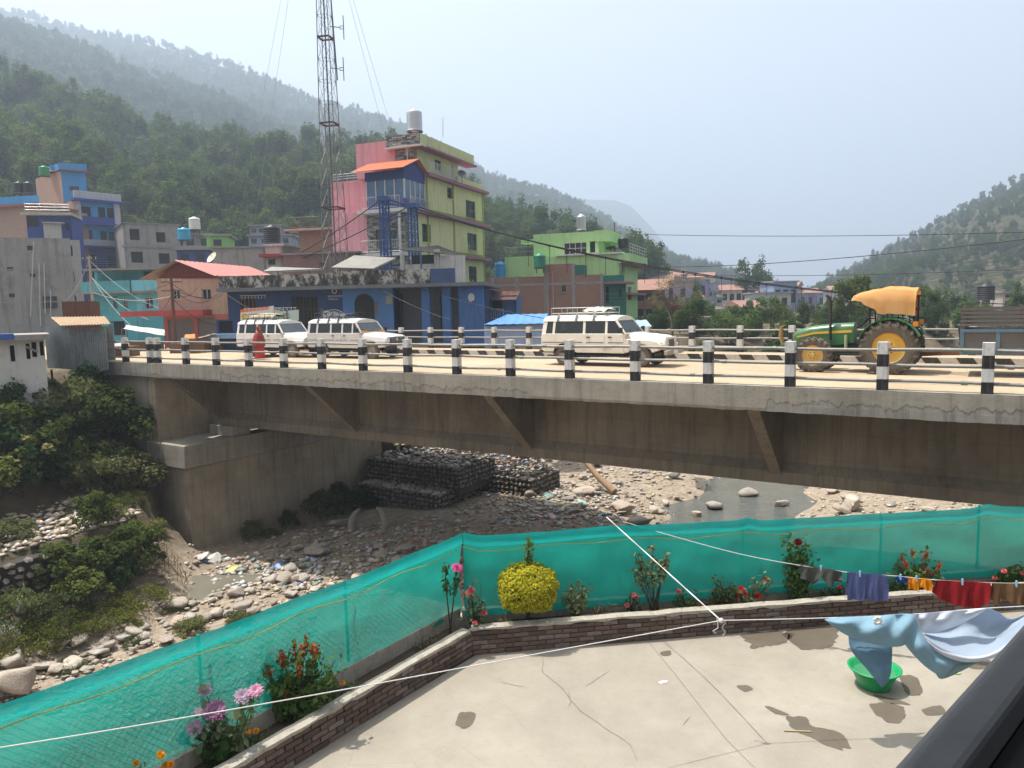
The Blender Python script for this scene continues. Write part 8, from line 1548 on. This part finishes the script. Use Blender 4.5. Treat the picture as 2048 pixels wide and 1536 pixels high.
salvia('smaller bush of scarlet flower spikes behind the orange shorts', 1835, [(1800, 1108), (1808, 1120), (1825, 1102), (1853, 1102), (1832, 1135), (1848, 1130), (1857, 1140), (1882, 1126), (1795, 1130), (1875, 1140)], .35, .5, 700, .12)
def marigold(label, px, fls, w=.22, h=.3, n=420):
    b = bed(px); p = plant('marigold_plant', label, b, 'marigolds in the planter'); leafy(p, b, [b+Vector((rp.uniform(-w, w), rp.uniform(-.12, .12), h*rp.uniform(.5, 1))) for _ in range(14)], n, .06, leafmat('marigold_leaf', (.05, .09, .025), (.13, .17, .06)), STM, .006, .1, .25, .07)
    for q in fls: petals(p, above(b, *q), .042, 'orange', 44, 4, .9)
marigold('marigold plant with orange heads at the bottom left corner of the planter', 318, [(272, 1527), (321, 1508), (331, 1530), (341, 1529), (322, 1512)], .32, .28, 600); marigold('marigold with two orange heads between dahlias and salvia', 508, [(495, 1465), (512, 1462)], .15, .2, 160); marigold('marigold clump at the right foot of the salvia bush', 665, [(684, 1366), (640, 1400)], .3, .3, 520)
# tall single pink dahlia
b = bed(893); p = plant('tall_dahlia', 'single tall stem with one bright pink dahlia bloom at the fence corner', b); t = above(b, 914, 1136); leafy(p, b, [above(b, 889, 1128), t], 90, .10, GL1, STD, .016, .62, .45, .06); petals(p, t, .082, 'pink', 80, 5)
def roses(label, px, fls, tips, kind, mat, nl, leaf=.075, r=.06, stem=STD, name='rose_bush', spread=.09, off=.32):
    b = bed(px, off); p = plant(name, label, b); T_ = [above(b+Vector((0, rp.uniform(-.08, .08), 0)), *q) for q in tips]; F_ = [above(b+Vector((0, rp.uniform(-.12, 0), 0)), *q) for q in fls]; leafy(p, b, T_+F_, nl, leaf, mat, stem, .01, .1, .6, spread)
    for t in F_: petals(p, t, r*rp.uniform(.85, 1.15), kind, 40, 4, 1.0)
    return p
roses('rose bush with red and coral blooms left of the yellow topiary', 952, [(937, 1187), (942, 1180), (940, 1192), (968, 1226), (950, 1247)], [(945, 1165), (962, 1172), (965, 1200), (955, 1215), (972, 1240), (940, 1235), (960, 1250)], 'rose', GL2, 300, off=.2)
roses('low red-flowered plant right of the leafy shrub', 1265, [(1268, 1190), (1265, 1200), (1273, 1195), (1254, 1211)], [(1255, 1195), (1275, 1200), (1262, 1185), (1280, 1215)], 'rose', GLR, 170, .05, .045, spread=.06); roses('low bush with three coral blooms beside the rope', 1370, [(1357, 1183), (1376, 1210), (1402, 1212)], [(1345, 1200), (1360, 1180), (1385, 1195), (1395, 1185), (1400, 1200)], 'rose', GL1, 330, .06, .05)
roses('dark reddish rose shoots without open flowers near the knot', 1445, [], [(1430, 1158), (1440, 1165), (1460, 1165), (1452, 1180), (1470, 1170), (1475, 1185), (1425, 1185)], 'red', GLR, 340, .07, .05); roses('peony-like bush with crimson blooms by the rope knot', 1500, [(1481, 1190), (1488, 1188), (1482, 1178), (1516, 1192), (1533, 1160)], [(1510, 1155), (1530, 1150), (1545, 1165), (1500, 1185), (1525, 1195), (1510, 1205), (1495, 1208)], 'red', GL2, 420, .08, .062)
roses('tall leafy bush with one dark red bloom behind the trousers', 1597, [(1596, 1085)], [(1575, 1075), (1612, 1080), (1580, 1100), (1605, 1095), (1620, 1110), (1570, 1120), (1590, 1120), (1630, 1120), (1575, 1145), (1600, 1150), (1620, 1140), (1580, 1165)], 'maroon', GL1, 950, .085, .07, spread=.14); roses('small plant with one red flower under the blue towel', 1680, [(1679, 1174)], [(1660, 1178), (1675, 1180), (1690, 1182), (1668, 1190)], 'red', GL3, 200, .06, .035, spread=.07)
roses('red-flowered bush at the right edge above the brown clothes', 2022, [(2008, 1142), (2012, 1146), (1990, 1156), (2030, 1137), (2046, 1146)], [(2000, 1150), (2020, 1135), (2035, 1125), (2045, 1130), (2060, 1140), (2030, 1150)], 'rose', GL1, 420, .08, .05, spread=.11); roses('green leafy filler plant between towel and shorts', 1790, [], [(1770, 1150), (1790, 1145), (1785, 1170), (1800, 1180), (1775, 1185)], 'red', GL1, 260, .07)
# yellow topiary
b = bed(1055); p = plant('topiary_bush', 'round clipped yellow-green topiary bush with a sprout on top', b); mb = MB(); mb.tube([b-Vector((0, 0, .1)), b+Vector((.02, 0, .3)), b+Vector((0, 0, .7))], [.035, .03, .02], 8); mb.tube([b+Vector((0, 0, .7)), above(b, 1057, 1085)], [.02, .006], 6); mb.build('stem', STD, p)
ct_ = (above(b, 1055, 1173)); rng = np.random.default_rng(8); un = rng.normal(size=(13000, 3)); un /= np.linalg.norm(un, axis=1)[:, None]; un /= (np.abs(un)**3).sum(1)[:, None]**(1/3)*.5+.5; un *= (.76+.26*rng.random(13000)+.3*fbm(un[:, 0]*3+2, un[:, 1]*3+un[:, 2]*4, 4))[:, None]; pt = un*np.array([.46, .46, .355]); V, F = leaves(pt+np.array(ct_), .045, pt/np.linalg.norm(pt, axis=1)[:, None]*1.3, .5, rng, -.3); im = WM[p.name].inverted(); V = np.array([tuple(im @ Vector(v)) for v in V]); o = bpy.data.objects.new('foliage', quads_mesh('foliage', V, F, GLY)); COL.objects.link(o); o.parent = p
C = np.array([tuple(above(b, 1057+rng.normal()*6*(.4 if k < .25 else .9), 1075+50*k)) for k in rng.random(230)]); C[:, 1] += rng.normal(size=230)*.03; V, F = leaves(C, .05, None, .5, rng, -.4); V = np.array([tuple(im @ Vector(v)) for v in V]); o = bpy.data.objects.new('sprout', quads_mesh('sprout', V, F, GLY)); COL.objects.link(o); o.parent = p
def shrubby(name, label, px, tips, nl, leaf, mat, stem=STD, lo=.2, aspect=.45, spread=.09, r0=.012): b = bed(px); p = plant(name, label, b); leafy(p, b, [above(b, *q) for q in tips], nl, leaf, mat, stem, r0, lo, aspect, spread); return p
shrubby('leafy_shrub', 'grey-green leafy shrub right of the yellow topiary', 1148, [(1160, 1162), (1175, 1172), (1140, 1172), (1132, 1180), (1150, 1190), (1165, 1180), (1140, 1200), (1155, 1205)], 300, .10, GL2, lo=.3); shrubby('stalked_shrub', 'tall many-stalked shrub with leaves only at the top', 1308, [(1305, 1092), (1275, 1110), (1335, 1108), (1285, 1130), (1322, 1120), (1310, 1140), (1330, 1128), (1270, 1140)], 330, .095, GL2, STD, .66, .5, .10, .014); shrubby('dry_tuft', 'dry straw-coloured tuft in the planter', 1200, [(1185, 1215), (1195, 1212), (1210, 1214), (1222, 1216), (1203, 1210)], 160, .08, DRY, lo=.2, aspect=.15); shrubby('pale_seedling', 'small pale seedling at the stalked shrub', 1315, [(1308, 1205), (1318, 1210), (1312, 1200)], 40, .06, GL2, lo=.3); shrubby('dry_tuft', 'dry tuft left of the topiary', 1008, [(1003, 1235), (1010, 1240), (1014, 1232)], 60, .06, DRY, aspect=.2)
shrubby('weed_tuft', 'thin dry weeds at the bend of the planter', 850, [(830, 1285), (845, 1275), (860, 1270), (872, 1262), (880, 1268)], 140, .07, DRY, aspect=.15); shrubby('broad_leaf_plant', 'broad-leaved plant below the purple dahlias', 430, [(420, 1505), (440, 1500), (450, 1485), (410, 1495), (455, 1505)], 60, .17, GL1, STM, .5, .8, .1); shrubby('dark_filler', 'dark low greenery below the trousers', 1650, [(1640, 1185), (1655, 1190), (1665, 1185), (1648, 1178)], 200, .06, GL3); shrubby('dark_filler', 'dark low greenery left of the red shirt', 1735, [(1720, 1190), (1740, 1185), (1755, 1190)], 160, .06, GL3)
# ---- clothes lines
RP = paint('rope_white', (.62, .62, .60), .8, .15, .2, 5, 0)
def rope_pts(pts, n=10):
    P = [ony(x, y, Y) for x, y, Y in pts]; out = []
    for i in range(len(P)-1):
        a = P[max(0, i-1)]; b = P[i]; c = P[i+1]; d = P[min(len(P)-1, i+2)]
        for k in range(n): u = k/n; out.append(.5*((2*b)+(c-a)*u+(2*a-5*b+4*c-d)*u*u+(3*b-a-3*c+d)*u**3))
    return out+[P[-1]]
def rope(label, pts, r, strands=1):
    P = rope_pts(pts); mb = MB(); o = thing('clothes_line', label, 'rope', P[0])
    for j in range(strands): mb = MB(); mb.tube([q+Vector((.004*math.cos(i*.9+3.14*j), 0, .004*math.sin(i*.9+3.14*j))) if strands > 1 else q for i, q in enumerate(P)], r, 6); mb.build('strand', RP, o)
    return P
kn = (1442, 1241, 8.2)
rope('thick double rope running from the net top down to the knot', [(1213, 1034, 11.35), (1330, 1140, 9.7), kn], .0045, 2); rope('white line from the knot to the lower left edge', [kn, (1100, 1303, 7.5), (700, 1377, 6.6), (300, 1447, 5.6), (-60, 1505, 4.9), (-300, 1545, 4.5)], .005)
R3 = rope('white line from the knot carrying the bed sheet', [kn, (1650, 1236, 8.25), (1830, 1228, 8.3), (1965, 1217, 8.35), (2140, 1208, 8.4)], .005); R2P = [(1245, 1043, 11.35), (1480, 1108, 10.75), (1690, 1144, 10.3), (1790, 1152, 10.1), (1872, 1160, 9.95), (1990, 1166, 9.8), (2130, 1168, 9.6)]; rope('thin washing line with small clothes across the yard', R2P, .0045)
mb = MB(); k0 = ony(*kn)
mb.lathe([(.001, -.03), (.025, -.02), (.03, 0), (.025, .02), (.001, .03)], k0, 8); q = [k0+Vector((-.03+.05*math.sin(i*1.2)*(i > 3), .01*i, -.035*i)) for i in range(6)]; mb.tube(q, .006, 5); mb.tube([k0+Vector((.03+.02*math.sin(i*1.7), 0, -.03*i)) for i in range(7)], .005, 5); mb.tube([k0+Vector((-.05+.004*i, 0, -.028*i+.05)) for i in range(6)], .006, 5); tag(mb.build('rope_knot', RP), 'knot with loose rope ends where the clothes lines meet', 'knot')
def line_at(px): xs = [q[0] for q in R2P]; return float(np.interp(px, xs, [q[1] for q in R2P])), float(np.interp(px, xs, [q[2] for q in R2P]))
def cloth_mat(name, c, var=.25, grid=0, trans=.3):
    s = N(name); co = s.coord(); uv = s.coord('UV'); col = s.mix(s.noise(co, 6, 5, .7), tint(c, 1-var), tint(c, 1+var)); col = s.mix(s.math('MULTIPLY', s.noise(co, 120, 2), .25), col, tint(c, .6))
    if grid:
        for dr in 'XY': w = s.n('TexWave', bands_direction=dr); w.inputs['Scale'].default_value = grid; s.l(uv, w.inputs[0]); col = s.mix(s.math('MULTIPLY', s.ramp(w.outputs[0], [(.8, (0, 0, 0)), (.95, (1, 1, 1))]), .3), col, tint(c, 1.9))
    a = s.n('BsdfDiffuse'); s.l(col, a.inputs[0]); b = s.n('BsdfTranslucent'); s.l(col, b.inputs[0]); m = s.n('MixShader'); m.inputs[0].default_value = trans; s.l(a.outputs[0], m.inputs[1]); s.l(b.outputs[0], m.inputs[2]); return s.done(m)
PIN = [flat('pin_blue', (.25, .45, .62)), flat('pin_pink', (.6, .42, .40)), flat('pin_pale', (.55, .5, .42))]
def garment(name, label, mat, xs, bot, pins=(), folds=.03, back=.75, waves=9, cat='clothes'):
    """Cloth folded over the line between photo columns xs, hem heights bot (photo rows)."""
    y0, Y0 = line_at(xs[0]); t = thing(name, label, cat, ony(xs[0], y0, Y0)); m = 40
    for side, kb in ((-1, 1), (1, back)):
        rows = [[] for _ in range(13)]
        for i in range(m+1):
            px = xs[0]+(xs[-1]-xs[0])*i/m; y, Y = line_at(px); yb = float(np.interp(px, xs, bot)); top = ony(px, y-.5, Y); bt = ony(px, y+(yb-y)*kb, Y)
            for j in range(13): k = j/12; q = top.lerp(bt, k); a = folds*k**.8*(math.sin(i/m*waves*2+side)+.6*math.sin(i/m*waves*4.3+k*2)); q += Vector((0, side*(.008+.02*k)+a, 0))+Vector((.01*math.sin(k*5+i*.3), 0, 0)); rows[j].append(q)
        mb = MB(); mb.sheet(rows, th=.003); mb.build('front_panel' if side < 0 else 'back_panel', mat, t)
    for i, px in enumerate(pins):
        y, Y = line_at(px); q = ony(px, y, Y-.02); c = thing('clothes_peg', '%s clothes peg on the %s' % (('blue', 'pink', 'pale')[i % 3], label.split(' with ')[0].split(' hanging')[0]), 'peg', q)
        for s in (-1, 1): mb = MB(); mb.box(q.x-.008, q.x+.008, q.y+s*.008-.005, q.y+s*.008+.005, q.z-.05, q.z+.035); mb.build('jaw', PIN[i % 3], c)
    return t
garment('trousers', 'dark grey-green trousers bunched on the washing line', cloth_mat('grey_cloth', (.10, .105, .095)), [1600, 1615, 1626, 1640, 1652, 1660, 1683], [1155, 1158, 1172, 1150, 1166, 1170, 1162], (1642,), .05, .8, 5); garment('towel', 'blue checked towel hanging on the washing line', cloth_mat('blue_check', (.10, .12, .27), .2, 9), [1694, 1775], [1198, 1200], (1720,), .02, .9); garment('bib', 'small blue and orange cloth with blue peg', cloth_mat('navy_cloth', (.02, .06, .22)), [1792, 1813], [1162, 1166], (1801,), .02); garment('shorts', 'bright orange shorts hanging on the washing line', cloth_mat('orange_cloth', (.75, .27, .015), .15), [1815, 1835, 1842, 1850, 1862], [1176, 1180, 1172, 1181, 1180], (1833,), .025); garment('shirt', 'red shirt hanging upside down on the washing line', cloth_mat('red_shirt', (.33, .025, .03)), [1872, 1890, 1915, 1930, 1950, 1968, 1980], [1192, 1205, 1208, 1214, 1216, 1204, 1190], (1925,), .045, .9, 7); garment('kurta', 'brown garment hanging at the right end of the washing line', cloth_mat('brown_cloth', (.20, .115, .06)), [1984, 1998, 2003, 2030, 2048, 2090], [1206, 1208, 1198, 1205, 1210, 1208], (2033,), .04, .9, 7)
# bed sheet blown over the line
bs = thing('bed_sheet', 'large pale blue and white bed sheet twisted over the line', 'sheet', ony(1830, 1228, 8.3)); SB = cloth_mat('sheet_blue', (.26, .42, .52), .1, 0, .35); SBD = cloth_mat('sheet_blue_dark', (.16, .28, .38), .12, 0, .35); SW = cloth_mat('sheet_white', (.66, .70, .78), .06, 0, .4); SG = cloth_mat('sheet_inner', (.42, .50, .60), .08, 0, .4)  # SBD: darker blue for the hanging tongue
def spl(P, k):
    n = len(P)-1; s = min(n-1e-6, k*n); i = int(s); u = s-i; g = lambda j: np.array(P[max(0, min(n, j))], float); a, b, c, d = g(i-1), g(i), g(i+1), g(i+2); return .5*((2*b)+(c-a)*u+(2*a-5*b+4*c-d)*u*u+(3*b-a-3*c+d)*u**3)
def patch(A, Bc, mat, bulge=.1, folds=.02, nf=4, nu=34, nv=14, name='cloth_fold'):
    rows = []
    for j in range(nv+1):
        v = j/nv; r = []
        for i in range(nu+1):
            u = i/nu; q = spl(A, u)*(1-v)+spl(Bc, u)*v; Y = q[2]-bulge*math.sin(math.pi*v)*math.sin(math.pi*(.1+.8*u))+folds*math.sin(u*nf*6.28+v*2.5)*math.sin(math.pi*v*.9+.2)+.07*float(fbm(u*6+A[0][0], v*4, 4))*math.sin(math.pi*min(1, v+.15)); r.append(ony(q[0], q[1], Y))
        rows.append(r)
    mb = MB(); mb.sheet(rows, th=.004); return mb.build(name, mat, bs)
patch([(1647, 1236, 8.25), (1700, 1234, 8.25), (1755, 1232, 8.25), (1795, 1228, 8.25), (1828, 1228, 8.28)], [(1650, 1240, 8.25), (1690, 1268, 8.2), (1740, 1286, 8.15), (1795, 1293, 8.1), (1826, 1280, 8.15)], SB, .16, .05, 3)
patch([(1697, 1266, 8.3), (1702, 1300, 8.25), (1735, 1340, 8.2), (1763, 1375, 8.15)], [(1785, 1288, 8.3), (1784, 1318, 8.25), (1782, 1345, 8.2), (1776, 1364, 8.16)], SBD, .05, .02, 2)
patch([(1790, 1229, 8.2), (1806, 1282, 8.1), (1845, 1328, 8.1), (1886, 1357, 8.1)], [(1830, 1228, 8.22), (1842, 1262, 8.15), (1880, 1302, 8.12), (1935, 1326, 8.12)], SB, .10, .035, 3)
patch([(1826, 1228, 8.3), (1860, 1225, 8.3), (1910, 1221, 8.32), (1970, 1217, 8.35)], [(1840, 1262, 8.38), (1862, 1266, 8.4), (1915, 1250, 8.42), (1972, 1220, 8.36)], SW, .06, .04, 3)
patch([(1858, 1264, 8.5), (1915, 1246, 8.55), (1968, 1217, 8.4), (1996, 1224, 8.4), (2030, 1236, 8.45), (2120, 1190, 8.4)], [(1845, 1272, 8.15), (1890, 1300, 8.05), (1945, 1314, 8.0), (2000, 1298, 8.0), (2050, 1250, 8.05), (2130, 1170, 8.1)], SG, -.22, .02, 2, 44)
patch([(1842, 1268, 8.14), (1890, 1300, 8.04), (1945, 1314, 7.99), (2000, 1298, 7.99), (2050, 1250, 8.04), (2130, 1170, 8.09)], [(1838, 1274, 8.15), (1890, 1312, 8.06), (1945, 1324, 8.02), (2006, 1306, 8.02), (2060, 1258, 8.06), (2136, 1180, 8.1)], SW, .04, .005, 3, 44, 6)
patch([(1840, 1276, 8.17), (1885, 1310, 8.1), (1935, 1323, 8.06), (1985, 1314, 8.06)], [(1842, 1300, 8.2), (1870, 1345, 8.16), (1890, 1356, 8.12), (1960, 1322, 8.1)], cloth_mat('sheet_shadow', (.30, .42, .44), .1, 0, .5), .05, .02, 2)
fc_ = ony(1755, 1241, 8.06); mb = MB(); mb.lathe([(.001, .0), (.02, .004), (.022, 0)], fc_, 8, axis='y')
for i in range(7): a = i*.9; c = fc_+Vector((.035*math.cos(a), -.005, .035*math.sin(a))); mb.lathe([(.001, -.004), (.022, 0), (.001, .004)], c, 7, axis='y')
mb.build('printed_flower', flat('flower_white', (.7, .68, .62)), bs)
# basin
bc = onz(1749, 1334, YZ+.26); ba = thing('basin', 'bright green plastic wash basin standing on the yard floor', 'basin', (bc.x, bc.y, YZ)); GP = flat('basin_green', (.008, .25, .08), .35, 0, .5)
mb = MB(); mb.lathe([(0, .012), (.18, .0), (.195, .01), (.215, .08), (.29, .24), (.32, .25), (.325, .262), (.312, .268), (.285, .258), (.2, .06), (.18, .03), (0, .03)], k=40); mb.build('bowl', GP, ba, local=True); mb = MB(); mb.lathe([(.001, .19), (.255, .19)], k=32); mb.build('wash_water', glass('soapy', (.05, .2, .09), .15), ba, local=True)
st_ = MB(); a, c = onz(1568, 1461, YZ+.012), onz(1622, 1463, YZ+.012); st_.tube([a, c], .008, 5); tag(st_.build('stick', flat('stick_pale', (.42, .34, .18))), 'thin straw stick lying on the wet patch', 'stick'); lf = MB(); q = onz(1905, 1347, YZ+.01); lf.poly([q, q+Vector((.06, -.02, 0)), q+Vector((.12, 0, 0)), q+Vector((.06, .03, 0))], (0, 0, .006)); tag(lf.build('leaf', flat('leaf_lime', (.4, .55, .15))), 'lone lime green leaf on the yard floor', 'leaf')
# ---- oddments on the river bed
mb = MB(); a = onz(1229, 984, -7.7); c = B(-19.5, 18.5, -5.9); c = ony(1166, 918, a.y+2.0); mb.tube([a, a.lerp(c, .5)+Vector((0, 0, -.1)), c], [.2, .17, .13], 9); tag(mb.build('log', paint('log_wood', (.33, .22, .13), .9, .3, .4, 3)), 'bleached log leaning on the rubbish slope beside the stream', 'log')
def ring(px, py, label, a0, a1, r=.75):
    c = onz(px, py, -8.0); mb = MB(); mb.tube([c+Vector((r*math.cos(a), .25*math.sin(a*1.3), r*1.05*math.sin(a)+.3)) for a in np.linspace(a0, a1, 10)], [.06+.10*math.sin(math.pi*i/9) for i in range(10)], 8); return tag(mb.build('broken_ring', paint('ring_concrete', (.33, .31, .27), .9, .3, .5, 2)), label, 'debris')
ring(737, 1060, 'left half of a broken concrete ring under the bridge', 2.1, 3.9); ring(737, 1060, 'right half of a broken concrete ring under the bridge', -.75, 1.05)
def bag(px, py, r, c, label, z=-7.9):
    p = onz(px, py, z); g = max(gz_at(p.x, p.y), z-.5); me = ROCKS[len(label) % 5].copy(); me.materials.clear(); me.materials.append(flat('bag_%d' % px, c, .4)); V = np.empty(len(me.vertices)*3); me.vertices.foreach_get('co', V); V = V.reshape(-1, 3); V *= 1+.35*fbm(V[:, 0]*3+px, V[:, 1]*3+V[:, 2]*4, 4)[:, None]; me.vertices.foreach_set('co', V.ravel()); o = bpy.data.objects.new('rubbish_bag', me); COL.objects.link(o); o.location = (p.x, p.y, g+r*.25); o.scale = (r*1.2, r, r*.8); o.rotation_euler = (.2, .3, px); return tag(o, label, 'bag', 'bags dumped on the river bed')
for q in [(425, 1112, .5, (.55, .53, .5), 'heap of white plastic sacks below the abutment'), (405, 1122, .4, (.5, .48, .45), 'left white sack of the heap below the abutment'), (463, 1134, .32, (.6, .48, .18), 'yellow sack next to the white sack heap'), (558, 1126, .2, (.1, .2, .5), 'blue bag in the shade under the bridge'), (628, 1112, .25, (.3, .38, .5), 'pale blue bag by the whitish boulder'), (1162, 1013, .28, (.32, .55, .42), 'mint green bag near the dark boulder'), (1128, 1028, .3, (.62, .54, .28), 'pale yellow bag near the log'), (1075, 1040, .3, (.55, .36, .38), 'pink bag left of the pale yellow one'), (1105, 1042, .3, (.52, .30, .34), 'rose coloured bag just above the net'), (1100, 1005, .3, (.18, .36, .36), 'teal bag in the shade left of the log'), (1290, 950, .2, (.1, .2, .55), 'blue bag on the far stone bar')]: bag(*q)

# ---------------------------------------------------------------- look-alikes in small groups: say which one, counted from the left
ORD = 'first second third fourth fifth sixth seventh eighth ninth tenth eleventh twelfth thirteenth fourteenth fifteenth sixteenth seventeenth eighteenth nineteenth twentieth'.split()
ORD += ['twenty-'+o for o in ORD[:9]]+['thirtieth']
bpy.context.view_layer.update(); same = {}
for o in bpy.data.objects:
    if o.parent is None and o.get('label') and o.get('kind') is None: same.setdefault(o['label'], []).append(o)
for lb, os_ in same.items():
    if 1 < len(os_) <= 30:
        os_.sort(key=lambda o: pj(o.matrix_world.translation)[0])
        for i, o in enumerate(os_):
            if len(lb.split()) <= 12: o['label'] = '%s, %s from the left' % (lb, ORD[i] if len(os_) > 2 else ('left', 'right')[i] + ' one') if len(os_) > 2 else '%s, the %s one' % (lb, ('left', 'right')[i])
            else: o['label'] = '%s, %s from left' % (lb, ORD[i])
